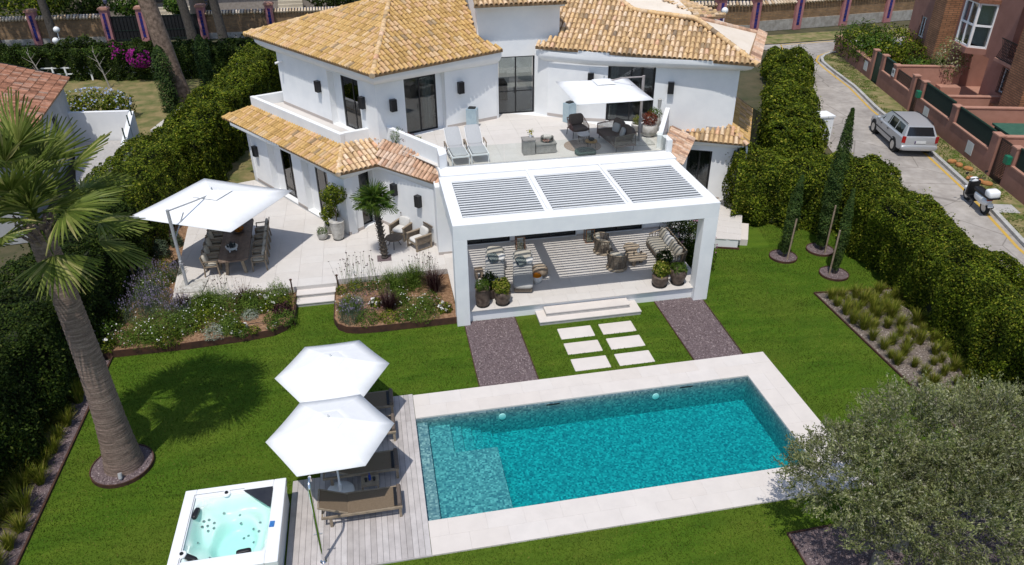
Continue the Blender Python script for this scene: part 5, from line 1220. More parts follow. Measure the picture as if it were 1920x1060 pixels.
def blade_mesh(n, h, spread, lean, w, segs=3, arch=1.0, seed=0, r0=.06):
    g = np.random.default_rng(seed); a = g.uniform(0,6.283,n); H = h*g.uniform(.6,1.1,n); S = spread*g.uniform(.2,1,n)
    base = np.c_[np.cos(a), np.sin(a)]*(r0*np.sqrt(g.uniform(0,1,n)))[:,None]; tn = np.c_[-np.sin(a), np.cos(a)]
    rows = []
    for k in range(segs+1):
        t = k/segs; out = S*t**1.6; z = H*(t-.45*arch*(S/(h+.01))*t*t); ww = w*(1-t)**.6*(.5 if k == segs else 1)
        c = np.c_[base+np.c_[np.cos(a),np.sin(a)]*out[:,None], z]; o = np.c_[tn*ww, np.zeros(n)]
        rows.append((c-o, c+o))
    V = [np.stack([rows[k][0], rows[k][1], rows[k+1][1], rows[k+1][0]],1) for k in range(segs)]
    # keep each blade one island: share corners
    me = bpy.data.meshes.new("blades"); vs = np.concatenate([np.stack([l, r_],1) for l, r_ in rows],1).reshape(-1,3); m_ = 2*(segs+1)
    fs = [(i*m_+2*k, i*m_+2*k+1, i*m_+2*k+3, i*m_+2*k+2) for i in range(n) for k in range(segs)]
    me.from_pydata(vs.tolist(), [], fs); return me
def with_mat(me, m): me.materials.append(M[m]); return me
TUFT = [with_mat(blade_mesh(210, .44, .27, .3, .008, 3, .8, 50+i, .07), 'grass_tuft') for i in range(5)]
def tuft(x, y, s, label, group, z=0.0, cat="ornamental grass"):
    o = obj("grass_clump", TUFT[rnd.randrange(5)], None, (x,y,z), (0,0,rnd.uniform(0,6.28))); o.scale = (s,s,s*rnd.uniform(.85,1.2)); return tag(o, label, cat, group)
ORD = 'first second third fourth fifth sixth seventh eighth ninth tenth eleventh twelfth thirteenth fourteenth fifteenth sixteenth seventeenth eighteenth nineteenth twentieth'.split()
for i in range(6):
    for j in range(19):
        x = 15.75+.50*i+rnd.uniform(-.1,.1); y = 7.85-.54*j+rnd.uniform(-.12,.12)-.04*i
        if x > 18.3-(8-y)*.13 or rnd.random() < .06: continue
        tuft(x, y, rnd.uniform(.85,1.25)*(1.25 if y > 5.5 else 1.0), "grass clump in the right gravel bed, %s of the %s row from its edging" % (ORD[j], ORD[i]), "grass clumps in the right gravel bed")
for i in range(3):
    for j in range(20):
        x = -10.15-.48*i+rnd.uniform(-.12,.12); y = 8.4-.55*j+rnd.uniform(-.15,.15)
        if x < -11.2+(y-4)*.16-.15 or rnd.random() < .1: continue
        tuft(x, y, rnd.uniform(1.1,1.8), "grass clump in the left gravel bed, %s of the %s row from its edging" % (ORD[j], ORD[i]), "grass clumps in the left gravel bed")

def dome(n, r, h, size, asp=.5, seed=0, jit=.5, flat=.0):
    g = np.random.default_rng(seed); d = unit(g.normal(0,1,(n,3))); d[:,2] = np.abs(d[:,2]); k = g.uniform(.55,1.05,n)**.6
    k *= 1+.18*np.sin(d[:,0]*5+seed)*np.cos(d[:,1]*6+seed*2)
    P = d*k[:,None]*np.array([r,r,h]); P[:,2] += .02
    return leaves(P, d, size, asp, jit, .3, g)
def flowers_on(n, r, h, size, seed, hi=1.1):
    g = np.random.default_rng(seed+99); d = unit(g.normal(0,1,(n,3))); d[:,2] = np.abs(d[:,2])+.2; d = unit(d)
    return leaves(d*g.uniform(.9,hi,n)[:,None]*np.array([r,r,h]), d, size, .95, .4, .5, g)
def stalks(n, r, h, seed, head=.02):
    g = np.random.default_rng(seed+5); a = g.uniform(0,6.283,n); q = r*np.sqrt(g.uniform(0,1,n)); l = g.normal(0,.12,(n,2))*h
    B = np.c_[q*np.cos(a), q*np.sin(a), np.full(n,.1)]; T = B+np.c_[l, h*g.uniform(.7,1.1,n)]; s = .0035
    V = np.stack([B+[s,0,0], B-[s,0,0], T-[s*.6,0,0], T+[s*.6,0,0]],1); return V, T
PN = {}
def plant(kind, x, y, r, h, where, z=.23, seed=0):
    nm = {'gaura':"gaura_plant",'purple':"fountain_grass",'rose':"rose_bush",'lavender':"lavender_bush",'mound':"leafy_mound",'silver':"santolina",'silverup':"silver_shrub",'plum':"heuchera",'bushgrass':"tall_bushy_plant",'pinkcover':"pink_ground_cover",'verbena':"verbena"}[kind]
    ds = {'gaura':"airy green gaura with small white flowers",'purple':"dark purple fountain grass",'rose':"low white rose bush",'lavender':"grey green lavender with violet flowers",'mound':"small green leafy mound",'silver':"silver grey santolina cushion",'silverup':"upright silver leaved shrub",'plum':"plum coloured leafy plant",'bushgrass':"tall bright green bushy plant",'pinkcover':"low pink flowering ground cover",'verbena':"tall thin stems with dark flower heads"}[kind]
    t = thing(nm, ds+" "+where, "plant", (x,y,z)); A = 900*max(r,.25)
    if kind == 'gaura':
        obj("foliage", fastmesh("foliage", np.concatenate([dome(int(2600*r), r, h*.75, .075, .3, seed), dome(int(1500*r), r*.7, h, .09, .2, seed+1, .3)]), M['leaf_gaura']), t)
        obj("stems", with_mat(blade_mesh(int(55*r), h*1.12, r*.9, .3, .003, 2, .5, seed, r*.4), 'leaf_gaura'), t)
        obj("flowers", fastmesh("flowers", flowers_on(int(55*r), r*1.02, h*1.0, .045, seed, 1.2), M['fl_white']), t)
    elif kind == 'bushgrass':
        obj("foliage", fastmesh("foliage", dome(int(2800*r), r, h*.9, .08, .25, seed), M['leaf_gaura']), t); obj("stems", with_mat(blade_mesh(420, h*1.1, r*.9, .3, .007, 3, .5, seed, r*.4), 'leaf_bright'), t)
    elif kind == 'purple':
        obj("foliage", with_mat(blade_mesh(int(900*r), h*1.1, r*1.1, .4, .010, 3, .9, seed, .12), 'leaf_purple'), t); V, T = stalks(26, r*.5, h*1.35, seed)
        obj("seed_heads", fastmesh("seed_heads", np.concatenate([V, leaves(T, np.tile([0,0,1.],(len(T),1)), .07, .3)]), M['seed']), t)
    elif kind == 'rose':
        obj("foliage", fastmesh("foliage", dome(int(1500*r), r, h*.85, .075, .6, seed), M['leaf_hedge']), t); c = flowers_on(6, r*.9, h*.9, .01, seed).mean(1)
        obj("flowers", fastmesh("flowers", np.concatenate([leaves(np.repeat(c,14,0)+NR.normal(0,.025,(len(c)*14,3)), np.tile([0,0,1.],(len(c)*14,1)), .075, .9, .7)]), M['fl_white']), t)
    elif kind == 'lavender':
        obj("foliage", fastmesh("foliage", dome(int(2200*r), r*.9, h*.65, .07, .22, seed, .4), M['leaf_lav']), t); V, T = stalks(int(210*r), r*.9, h*.95, seed)
        obj("stems", fastmesh("stems", V, M['leaf_lav']), t); obj("flowers", fastmesh("flowers", leaves(np.concatenate([T, T-[0,0,.04]]), np.tile([.3,-.6,.6],(2*len(T),1)), .055, .5), M['fl_purple']), t)
    elif kind == 'mound':
        obj("foliage", fastmesh("foliage", dome(int(2400*r*r+500*r), r, h*.9, .065, .45, seed), M['leaf_bright' if seed % 2 else 'leaf_hedge']), t)
        if seed % 3 == 0: obj("flowers", fastmesh("flowers", flowers_on(int(40*r)+3, r, h*.9, .045, seed), M['fl_white']), t)
    elif kind in ('silver','silverup'):
        obj("foliage", fastmesh("foliage", dome(int(2600*r), r, h, .05 if kind == 'silver' else .09, .4, seed), M['leaf_silver' if kind == 'silver' else 'leaf_lav']), t)
    elif kind == 'plum':
        obj("foliage", fastmesh("foliage", dome(int(1300*r), r, h, .085, .7, seed), M['leaf_purple']), t)
    elif kind == 'pinkcover':
        obj("foliage", fastmesh("foliage", dome(int(1100*r), r, h*.8, .05, .4, seed), M['leaf_lav']), t); obj("flowers", fastmesh("flowers", flowers_on(int(260*r), r, h, .04, seed), M['fl_pink']), t)
    elif kind == 'verbena':
        V, T = stalks(int(90*r), r, h, seed); obj("stems", fastmesh("stems", V, M['leaf_gaura']), t); obj("flower_heads", fastmesh("flower_heads", leaves(np.repeat(T,3,0)+NR.normal(0,.012,(3*len(T),3)), np.tile([0,0,1.],(3*len(T),1)), .045, .9), M['leaf_purple']), t)
        obj("foliage", fastmesh("foliage", dome(int(500*r), r*.8, .22, .07, .4, seed), M['leaf_lav']), t)
    return t
LBD = "in the larger flower bed"; RBD = "in the bed beside the pergola"
PL = [('gaura',-6.36,10.95,.75,.75,"at the middle of the patio edge"),('purple',-5.62,11.28,.4,.6,"right of the tall gaura at the patio edge"),('gaura',-4.48,11.31,.55,.75,"left of the patio steps"),('rose',-4.77,11.1,.3,.4,"in front of the gaura by the patio steps"),
('lavender',-9.14,12.45,.7,.7,"left of the parasol base"),('lavender',-9.33,11.36,.7,.6,"behind the young leafy mounds at the far left"),('lavender',-8.57,13.97,.42,.5,"beside the parasol post"),('gaura',-8.17,9.91,.85,.8,"largest of all, near the front edging"),('gaura',-8.84,9.81,.6,.7,"left of the largest gaura"),('gaura',-7.52,10.22,.6,.6,"right of the largest gaura"),
('lavender',-8.65,11.41,.6,.7,"behind the largest gaura"),('mound',-6.72,10.27,.6,.55,"behind the silver santolina, the broadest one"),('silver',-6.46,9.5,.36,.35,"near the front edging of the larger bed"),('rose',-5.69,9.61,.28,.3,"right of the silver santolina"),('mound',-4.54,9.55,.2,.25,"near the curved corner of the larger bed"),('mound',-5.16,9.45,.2,.2,"between the rose and the curved corner"),
('mound',-4.63,10.05,.25,.3,"behind the curved corner of the larger bed"),('plum',-4.27,10.52,.32,.3,"at the right end of the larger bed"),('mound',-4.13,9.95,.4,.35,"spilling over the curved corner edging"),('mound',-4.2,10.95,.3,.4,"beside the lowest patio step"),('mound',-10.02,10.05,.55,.6,"at the far left end of the bed"),('rose',-10.0,9.4,.35,.35,"at the far left by the gravel"),('mound',-9.41,9.67,.35,.35,"left of the two big gauras"),
('silverup',-9.48,16.05,.3,.6,"against the hedge beside the dining table"),('silverup',-9.05,16.9,.25,.5,"at the patio edge behind the parasol post"),('mound',-9.0,14.9,.4,.5,"between hedge and parasol post"),('mound',-9.0,13.6,.45,.5,"below the parasol post near the hedge"),('purple',-7.79,11.43,.4,.5,"dark one below the parasol base"),('mound',-5.56,9.42,.3,.2,"flat one right at the front edging"),('mound',-7.0,11.65,.3,.3,"touching the patio edge"),
('gaura',-7.3,11.4,.45,.5,"small one at the patio edge below the parasol"),('silver',-5.38,10.46,.28,.25,"smaller one in the middle of bare mulch"),('lavender',-9.6,14.18,.55,.5,"under the hedge"),('mound',-9.94,11.13,.4,.5,"against the hedge at the far left"),
('bushgrass',-.21,11.23,.6,.75,"in the middle of the bed by the pergola"),('purple',1.28,10.93,.48,.75,"next to the pergola post, the larger one"),('purple',-.47,9.93,.42,.6,"in front of the tall bushy plant"),('gaura',.63,9.45,.6,.6,"at the front edging beside the pergola"),('rose',1.5,9.5,.24,.32,"beside the pergola post"),('lavender',-1.81,9.6,.45,.5,"at the rounded front corner"),('mound',-1.25,9.4,.42,.35,"at the front edging of the bed by the pergola"),('pinkcover',-1.22,10.76,.8,.2,"covering the middle of the bed by the pergola"),('verbena',-1.5,11.69,.7,.95,"along the patio edge right of the steps"),
('mound',-2.2,11.5,.2,.3,"right beside the patio steps"),('silver',-1.57,10.55,.22,.25,"among the pink ground cover"),('mound',-.5,9.32,.35,.3,"second along the front edging by the pergola"),('mound',.02,9.3,.33,.35,"third along the front edging by the pergola"),('rose',-.92,10.35,.22,.3,"left of the dark purple grass"),('verbena',.9,12.0,.5,.7,"along the patio edge near the pergola"),('mound',-1.64,11.75,.3,.3,"under the thin verbena stems"),('mound',-.95,11.7,.3,.35,"between verbena and the tall bushy plant"),
('gaura',-9.5,12.9,.5,.55,"against the hedge behind the lavenders"),('mound',-6.0,10.2,.3,.3,"in the middle of the larger bed"),('mound',-5.0,10.8,.25,.3,"behind the smaller santolina")]
PL += [('gaura',-5.4,10.95,.5,.7,"between the two purple grasses of the larger bed"),('mound',-8.0,9.4,.45,.45,"at the front edging below the biggest gaura"),('bushgrass',-6.9,11.2,.5,.7,"at the patio edge below the parasol plate"),('mound',-5.2,11.5,.4,.5,"touching the patio edge near the steps"),('lavender',-7.9,10.9,.5,.6,"behind the largest gaura, near the plate"),
('gaura',-6.0,9.7,.4,.5,"between santolina and rose at the front"),('bushgrass',.55,11.5,.5,.75,"between the tall bushy plant and the pergola"),('gaura',-1.9,10.3,.4,.5,"inside the rounded corner by the steps"),('mound',1.0,10.1,.4,.45,"below the larger purple grass"),('gaura',-.1,10.4,.4,.5,"beside the dark purple grass"),('verbena',-6.6,11.75,.4,.7,"along the patio edge beside the parasol plate")]
for i, (k, x, y, r_, h_, wh) in enumerate(PL): plant(k, x, y, r_*1.15, h_*1.2, wh, seed=i+1)
irr = MB()
for (x0,x1,y) in ((-6.3,-4.4,9.95),(-5.9,-4.3,10.6),(-2.2,.6,10.1),(-2.2,1.2,10.6)): irr.tube([(x0+(x1-x0)*k/8, y+.06*math.sin(k*1.7+x0), .25) for k in range(9)], .012, 5)
tag(irr.build("irrigation_pipe", M['black_plastic']), "thin dark drip pipes lying on the mulch of the beds", "pipe")

# big palm
palm = thing("fan_palm", "tall fan palm with thick ringed trunk on the left lawn", "palm tree", (-8.05,3.62,0))
def barkpalm():
    m, nt, b = _new("ringed_palm_bark"); g = nt.nodes.new("ShaderNodeNewGeometry"); mp = nt.nodes.new("ShaderNodeMapping"); mp.inputs['Scale'].default_value = (1.2,1.2,15)
    nt.links.new(g.outputs['Position'], mp.inputs['Vector']); n1 = _noise(nt, 1.6, 6, .7, vec=mp.outputs[0]); n2 = _noise(nt, 24, 4)
    c = _ramp(nt, n1, [(.3,(.10,.066,.052)),(.5,(.23,.16,.125)),(.7,(.38,.28,.22))]); c = _mixc(nt, 1.0, c, _ramp(nt, n2, [(.3,(.65,.65,.65)),(.7,(1.1,1.1,1.1))]), 'MULTIPLY')
    nt.links.new(c, b.inputs['Base Color']); b.inputs['Roughness'].default_value = .9; _bump(nt, b, n1, .8, .04); return m
M['palm_bark'] = barkpalm()
prof = [(.57,0),(.51,.12),(.465,.5),(.42,1.0),(.375,1.7),(.345,2.6),(.32,3.6),(.30,4.6),(.285,5.8),(.275,7.0),(.22,7.5)]
pf = []
for (r0_, z0_), (r1_, z1_) in zip(prof, prof[1:]):
    k = max(1, int((z1_-z0_)/.07))
    for i in range(k):
        t = i/k; pf.append((r0_+(r1_-r0_)*t+(.008 if i % 2 else -.006), z0_+(z1_-z0_)*t))
mb = MB().lathe(pf, 28); mb.v = [(x+.06*math.sin(z*.45), y, z) for x, y, z in mb.v]; mb.build("trunk", M['palm_bark'], palm, smooth=70)
def fan_leaf(seed, R_=1.05, nseg=34, droop=.35, pet=1.25, span=140):
    g = random.Random(seed); mb = MB()
    mb.tube([(0,0,0),(pet*.5,0,.06),(pet,0,.02)], [.03,.02,.014], 5)
    for i in range(nseg):
        a = R(-span+2*span*i/(nseg-1)+g.uniform(-1.5,1.5)); L = R_*(.82+.18*math.cos(a*.6))*g.uniform(.93,1.05); w = .034
        dx, dy = math.cos(a), math.sin(a); px, py = -dy, dx; fold = .05*(1 if i % 2 else -1)
        rows = []
        for (t, ww) in ((.03,.012),(.35,w),(.68,w*.75),(1.0,.004)):
            dr = -droop*L*max(0,t-.3)**1.7*1.3*(1+g.uniform(-.15,.35)*(t == 1)); z = .02+.16*t*math.cos(a)*0+dr+fold*t*(1-t)
            rows.append(((pet+dx*L*t+px*ww*L, dy*L*t+py*ww*L, z-.012), (pet+dx*L*t, dy*L*t, z+.012), (pet+dx*L*t-px*ww*L, dy*L*t-py*ww*L, z-.012)))
        o = len(mb.v); mb.v += [p for r_ in rows for p in r_]
        for k in range(3): mb.f += [(o+3*k,o+3*k+1,o+3*k+4,o+3*k+3),(o+3*k+1,o+3*k+2,o+3*k+5,o+3*k+4)]
    return mb
M['palm_leaf'] = leafmat("palm_frond", [(0,(.085,.125,.02)),(.5,(.17,.215,.04)),(.9,(.28,.31,.08)),(1,(.42,.38,.15))], .38, .45, 2.2, .3, .35)
FL = [fan_leaf(i, 1.2, 26, .05+.09*(i % 3), (1.25,1.45,1.15,1.35)[i], 72).mesh("frond", M['palm_leaf']) for i in range(4)]
ga = random.Random(21)
for i in range(22):
    az = R(137.5*i+25+ga.uniform(-8,8)); t = i/21; el = R(-38+118*t+ga.uniform(-6,6)); s = ga.uniform(.92,1.12)*(1-.12*t)
    m_ = Matrix.Translation((.0,0,7.45+.4*t)) @ Rz(az) @ Ry(-el) @ Rx(ga.uniform(-.4,.4)) @ Matrix.Scale(s, 4)
    o = obj("frond", FL[i % 4], palm); o.matrix_local = m_
FI = fan_leaf(9, .85, 22, .05, .45, 80).mesh("frond", M['palm_leaf'])
for i in range(9):
    m_ = Matrix.Translation((0,0,7.55)) @ Rz(R(40*i+10)) @ Ry(-R(22+28*(i % 3))) @ Matrix.Scale(ga.uniform(.9,1.15), 4); o = obj("frond", FI, palm); o.matrix_local = m_
cw = MB()
for i in range(40):
    a = R(137.5*i); cw.beam((.2*math.cos(a),.2*math.sin(a),6.9+.012*i),(.42*math.cos(a),.42*math.sin(a),7.15+.014*i),.07,.02)
cw.build("frond_bases", M['palm_bark'], palm)
sp = thing("spotlight", "small grey garden spotlight in the palm ring", "spotlight", (-7.98,2.98,.09)); MB().tube([(0,0,0),(0,0,.06)],.02,8).build("spike", M['grey_post'], sp); MB().tube([(0,0,.06),(0,.05,.2)],.055,12).build("lamp_head", M['grey_post'], sp)

# cypresses with stakes
def cypress(c, h, r, label, lean=(0,0), stake=2.0, sd=(.1,-.12), sl=(-.15,0)):
    t = thing("cypress", label, "cypress tree", (c[0],c[1],.06)); g = np.random.default_rng(int(h*100))
    MB().tube([(0,0,0),(lean[0]*.5,lean[1]*.5,h*.5),(lean[0],lean[1],h*.9)], [.05,.035,.01], 7).build("trunk", M['stem'], t)
    n = int(5200*h*r*1.6); z = g.uniform(.22,h,n); a = g.uniform(0,6.283,n); k = z/h
    rr = r*np.clip(np.minimum(1,(k+.12)*3.2),0,1)*np.clip((1-k)*2.6,0.04,1)**.55*(1+.16*np.sin(a*3+z*2.2)+.07*np.sin(z*6+a*2)+.06*np.sin(z*11+a))*g.uniform(.35,1.12,n)**.6
    P = np.c_[rr*np.cos(a)+lean[0]*k**1.3, rr*np.sin(a)+lean[1]*k**1.3, z]; N = np.c_[np.cos(a),np.sin(a),np.full(n,.9)]
    obj("foliage", fastmesh("foliage", leaves(P, N, .10, .28, .5, .5, g), M['leaf_yew']), t)
    s = tag(MB().tube([(0,0,0),(sl[0],sl[1],stake)], .035, 8).build("wooden_stake", M['log'], loc=(c[0]+sd[0],c[1]+sd[1],.05)), "round wooden stake tied to the "+label.split(" cypress")[0]+" cypress", "stake", "stakes of the cypresses")
cypress((15.72,11.17), 3.55, .24, "short left cypress standing alone in the lawn corner", (.18,.05), 1.8, (.02,-.30), (.12,.1))
cypress((17.53,11.42), 6.0, .30, "tall rear cypress rising above the hedge to the road", (.12,.1), 2.15, (.0,-.36), (.04,.05))
cypress((16.97,9.45), 3.55, .19, "front leaning cypress, the slimmest of three", (.1,.15), 1.95, (-.24,-.05), (.02,0))

# olive tree
ol = thing("olive_tree", "big grey green olive tree over the near right corner of the pool", "olive tree", (11.1,-2.95,0)); g = np.random.default_rng(5)
tr = MB(); tips = []
tr.tube([(0,0,0),(.05,.05,.6),(-.05,.1,1.1)], [.24,.19,.17], 10)
for i in range(9):
    a = R(40*i+10); e = g.uniform(.55,1.1); p = Vector((-.05,.1,1.0)); q = p+Vector((math.cos(a)*.7,math.sin(a)*.6,.75*e)); r_ = q+Vector((math.cos(a+.3)*.8,math.sin(a+.3)*.7,.6*e)); s_ = r_+Vector((math.cos(a-.2)*.6,math.sin(a-.2)*.5,.5))
    tr.tube([p,q,r_,s_], [.08,.05,.022,.006], 6); tips += [q,r_,s_]
tr.tube([(-.9,-.5,0),(-.92,-.52,.5)],[.16,.15],10)
tr.build("trunk", mat("olive_bark",(.16,.14,.115),(.28,.25,.21),9,.9,.6,40), ol, smooth=60)
NT = 3600; cl = []
CE = [((-1.3,.2,2.3),(1.5,1.3,1.0)),((.3,.6,2.7),(1.7,1.3,1.15)),((1.9,.3,2.6),(1.7,1.5,1.15)),((.4,-1.0,2.2),(1.8,1.4,1.1)),((2.4,-1.2,2.3),(1.7,1.5,1.1)),((-1.9,.9,1.9),(.8,.7,.8)),((3.4,.4,2.2),(1.3,1.4,1.0)),((-.9,-.9,1.7),(1.0,1.0,.9))]
B = []; D = []
for (c, e) in CE:
    n = int(NT*e[0]*e[1]/14); d = unit(g.normal(0,1,(n,3))); d[:,2] = d[:,2]*.8+.25; d = unit(d); k = g.uniform(.45,1.0,n)**.45
    B.append(np.array(c)+d*k[:,None]*np.array(e)); D.append(unit(d+g.normal(0,.45,(n,3))+np.array([0,0,.35])))
B = np.concatenate(B); D = np.concatenate(D); L_ = g.uniform(.28,.62,len(B)); nl = 34
T = g.uniform(0,1,(len(B),nl)); Pn = B[:,None]+D[:,None]*(T*L_[:,None])[...,None]+g.normal(0,.03,(len(B),nl,3)); Dn = np.repeat(D[:,None],nl,1)+g.normal(0,.6,(len(B),nl,3))
Pn = Pn.reshape(-1,3); t_ = unit(Dn.reshape(-1,3)); nrm = unit(np.cross(t_, g.normal(0,1,t_.shape))+np.array([0,0,.4])); b_ = np.cross(nrm, t_); sz = g.uniform(.05,.095,len(Pn))[:,None]
obj("foliage", fastmesh("foliage", np.stack([Pn-t_*sz*.5, Pn+b_*sz*.2, Pn+t_*sz*.5, Pn-b_*sz*.2],1), M['leaf_olive']), ol)
E_ = B+D*(L_*.95)[:,None]; S_ = B-D*(.12)*1; s = np.cross(D, g.normal(0,1,D.shape)); s = unit(s)*.0022
obj("twigs", fastmesh("twigs", np.stack([S_-s*1.6, S_+s*1.6, E_+s*.5, E_-s*.5],1), mat("grey_twig",(.20,.18,.155),(.30,.27,.235),9,.9)), ol)

def small_palm():
    t = thing("young_palm", "young fan palm with a hairy trunk in the square opening of the patio", "palm tree", (-.46,13.6,.45)); g = random.Random(8)
    pf = []; 
    for i in range(34): pf.append((.13+.03*math.sin(i*2.4)-.001*i, i*.072))
    mb = MB().lathe(pf, 14); mb.v = [(x-.18*(z/2.5)**1.5, y+.05*z*.3, z) for x, y, z in mb.v]; mb.build("trunk", M['trunk_dark'], t, smooth=30)
    hb = MB()
    for i in range(150):
        a = R(137.5*i); z = .15+2.3*i/150; ox = -.18*(z/2.5)**1.5; hb.beam((ox+.11*math.cos(a),.11*math.sin(a)+.015*z,z),(ox+.19*math.cos(a),.19*math.sin(a)+.015*z,z+.09),.04,.008)
    hb.build("leaf_stubs", M['stem'], t)
    me = [fan_leaf(40+i, .5, 26, .22, .42).mesh("frond", M['leaf_bright']) for i in range(2)]
    for i in range(22):
        m_ = Matrix.Translation((-.17,.04,2.4)) @ Rz(R(137.5*i)) @ Ry(-R(-18+88*i/21+g.uniform(-6,6))) @ Matrix.Scale(g.uniform(.85,1.1), 4); o = obj("frond", me[i % 2], t); o.matrix_local = m_
small_palm()
sq = struct(MB().box((-.76,13.3,.40),(-.2,13.85,.456)).build("tree_pit", M['gravel']))

# pots
def pot(label, loc, prof, m, name="plant_pot", cat="potted plant", saucer=None, group=None):
    t = thing(name, label, cat, loc, 0, group); MB().lathe(prof, 22).build("pot", M[m], t, smooth=50); top = prof[-1][1]
    if saucer: MB().lathe([(saucer,0),(saucer*1.04,.03)], 20).build("saucer", M['dark'], t)
    MB().lathe([(prof[-1][0]*.92,top-.05),(prof[-1][0]*.9,top-.03)], 18).build("potting_soil", M['inner'], t); return t, top
def ball(t, c, r, n, size, m, asp=.55, sq_=1.0, seed=0, name="foliage"):
    g = np.random.default_rng(seed); d = unit(g.normal(0,1,(n,3))); k = g.uniform(.4,1.0,n)**.4*(1+.12*np.sin(d[:,0]*6+seed)+.1*np.sin(d[:,1]*7))
    obj(name, fastmesh(name, leaves(np.array(c)+d*k[:,None]*np.array([r,r,r*sq_]), d, size, asp, .5, .3, g), M[m]), t)
TP = [(.2,0),(.25,.12),(.27,.4),(.25,.68),(.28,.72),(.24,.72)]
t, z = pot("tall pale pot with a round headed topiary tree by the villa corner", (-2.3,15.72,.45), [(.19,0),(.24,.15),(.29,.55),(.30,.8),(.32,.84),(.27,.84)], 'pale_pot', saucer=.22)
MB().tube([(0,0,z-.05),(.03,0,z+.4),(-.02,.02,z+.9)], [.028,.024,.02], 7).build("trunk", M['stem'], t, smooth=50); ball(t, (0,0,z+1.15), .5, 2300, .085, 'leaf_hedge', seed=2, sq_=.92)
t, z = pot("bushy laurel in a pale pot behind the topiary", (-2.62,16.45,.45), [(.2,0),(.25,.2),(.27,.4),(.24,.4)], 'pale_pot', saucer=.21); ball(t, (0,0,z+.42), .38, 1500, .08, 'leaf_hedge', seed=3, sq_=1.2)
t, z = pot("low pale bowl with a bright green cushion plant left of the topiary", (-2.95,15.85,.45), [(.15,0),(.22,.12),(.25,.3),(.22,.3)], 'pale_pot', saucer=.17); ball(t, (0,0,z+.06), .25, 1300, .045, 'leaf_bright', .3, .75, 4)
t, z = pot("tall brown pot with a clipped green ball by the left pergola post", (2.86,9.22,ZP), TP, 'terracotta_pot', saucer=.24); ball(t, (0,0,z+.1), .28, 1800, .045, 'leaf_bright', .5, .8, 5)
t, z = pot("round brown pot with a yellow green jade plant near the left pergola post", (3.58,9.2,ZP), [(.2,0),(.28,.2),(.31,.45),(.28,.52),(.24,.52)], 'terracotta_pot', saucer=.25); ball(t, (0,0,z+.2), .32, 750, .085, 'grass_tuft', .7, .95, 6); ball(t, (0,0,z+.18), .27, 500, .08, 'leaf_bright', .7, .95, 7, "inner_foliage")
t, z = pot("dark leafy plant in a brown pot behind the two pots at the left", (3.2,9.72,ZP), TP[:3]+[(.24,.4)], 'terracotta_pot', saucer=.2); ball(t, (0,0,z+.3), .3, 900, .08, 'leaf_hedge_dark', .55, 1.1, 8)
t, z = pot("ribbed brown pot with a yellow green shrub, left of the right pair", (9.58,9.28,ZP), [(.22,0),(.3,.2),(.31,.42),(.26,.46)], 'terracotta_pot', saucer=.27); ball(t, (0,0,z+.22), .32, 800, .085, 'grass_tuft', .6, 1.0, 9); ball(t, (0,0,z+.2), .28, 600, .08, 'leaf_bright', .6, 1.0, 10, "inner_foliage")
t, z = pot("brown urn with a low succulent beside the right pergola post", (10.3,9.3,ZP), [(.2,0),(.22,.08),(.32,.4),(.30,.56),(.27,.6),(.24,.6)], 'terracotta_pot', saucer=.25); ball(t, (0,0,z+.06), .32, 1200, .07, 'leaf_bright', .35, .6, 11)
t, z = pot("dark leafy plant in a brown pot between the sofa and the right pots", (9.98,9.98,ZP), TP[:3]+[(.24,.4)], 'terracotta_pot', saucer=.2); ball(t, (0,0,z+.35), .32, 1000, .085, 'leaf_hedge_dark', .55, 1.2, 12)
RB = [(.2,0),(.34,.12),(.40,.3),(.36,.46),(.33,.5),(.29,.5)]
t, z = pot("large round pale bowl pot of a red leaved shrub on the terrace", (11.28,16.05,ZT), RB, 'pale_pot', saucer=.24); ball(t, (0,0,z+.25), .36, 1500, .06, 'red_leaf', .4, .85, 13)
t, z = pot("small pale pot with yellow green plant behind the terrace parasol post", (10.98,16.75,ZT), [(.14,0),(.22,.1),(.24,.3),(.2,.32)], 'pale_pot', saucer=.16); ball(t, (0,0,z+.16), .2, 500, .06, 'grass_tuft', .4, 1.1, 14)
t, z = pot("tall pale pot with a green cushion plant in the terrace corner", (11.75,16.75,ZT), [(.2,0),(.27,.2),(.29,.55),(.26,.6)], 'pale_pot', saucer=.22); ball(t, (0,0,z+.14), .32, 1300, .06, 'leaf_bright', .35, .8, 15)
tag(MB().lathe([(.07,0),(.09,.35),(.1,.36),(.02,.42)],12).build("rolled_cover", M['cush_grey'], loc=(12.05,17.0,ZT+.9)), "small grey cover standing on the parapet end by the terrace wall", "cover")
for i, (x, y, m, r_) in enumerate(((.62,17.1,'leaf_bright',.34),(1.0,16.65,'red_leaf',.26),(1.3,16.3,'grass_tuft',.22))):
    t = thing("terrace_plant", ["spiky green plant","red leaved plant","yellow green plant"][i]+" behind the left terrace parapet", "plant", (x,y,ZT)); MB().lathe([(.18,0),(.2,.2),(.17,.2)],14).build("pot", M['pale_pot'], t); ball(t, (0,0,.4), r_, 700, .07, m, .35, 1, 20+i)
t = thing("flowering_shrub", "dark oleander hedge with pink flowers right of the covered sofa", "shrub", (12.1,12.6,0))
for k, (x, y, r_) in enumerate(((-.2,-1.6,.62),(0,-.7,.72),(.1,.3,.8),(.2,1.2,.75))): ball(t, (x,y,r_*.95+.15), r_, 2300, .11, 'leaf_hedge_dark', .3, 1.15, 30+k)
P = NR.normal(0,1,(150,3)); P = unit(P)*np.array([.75,1.9,1.0])+np.array([0,-.2,.9]); P = P[P[:,2] > .7]; obj("flowers", fastmesh("flowers", leaves(P, P, .07, .9), M['fl_pink']), t)
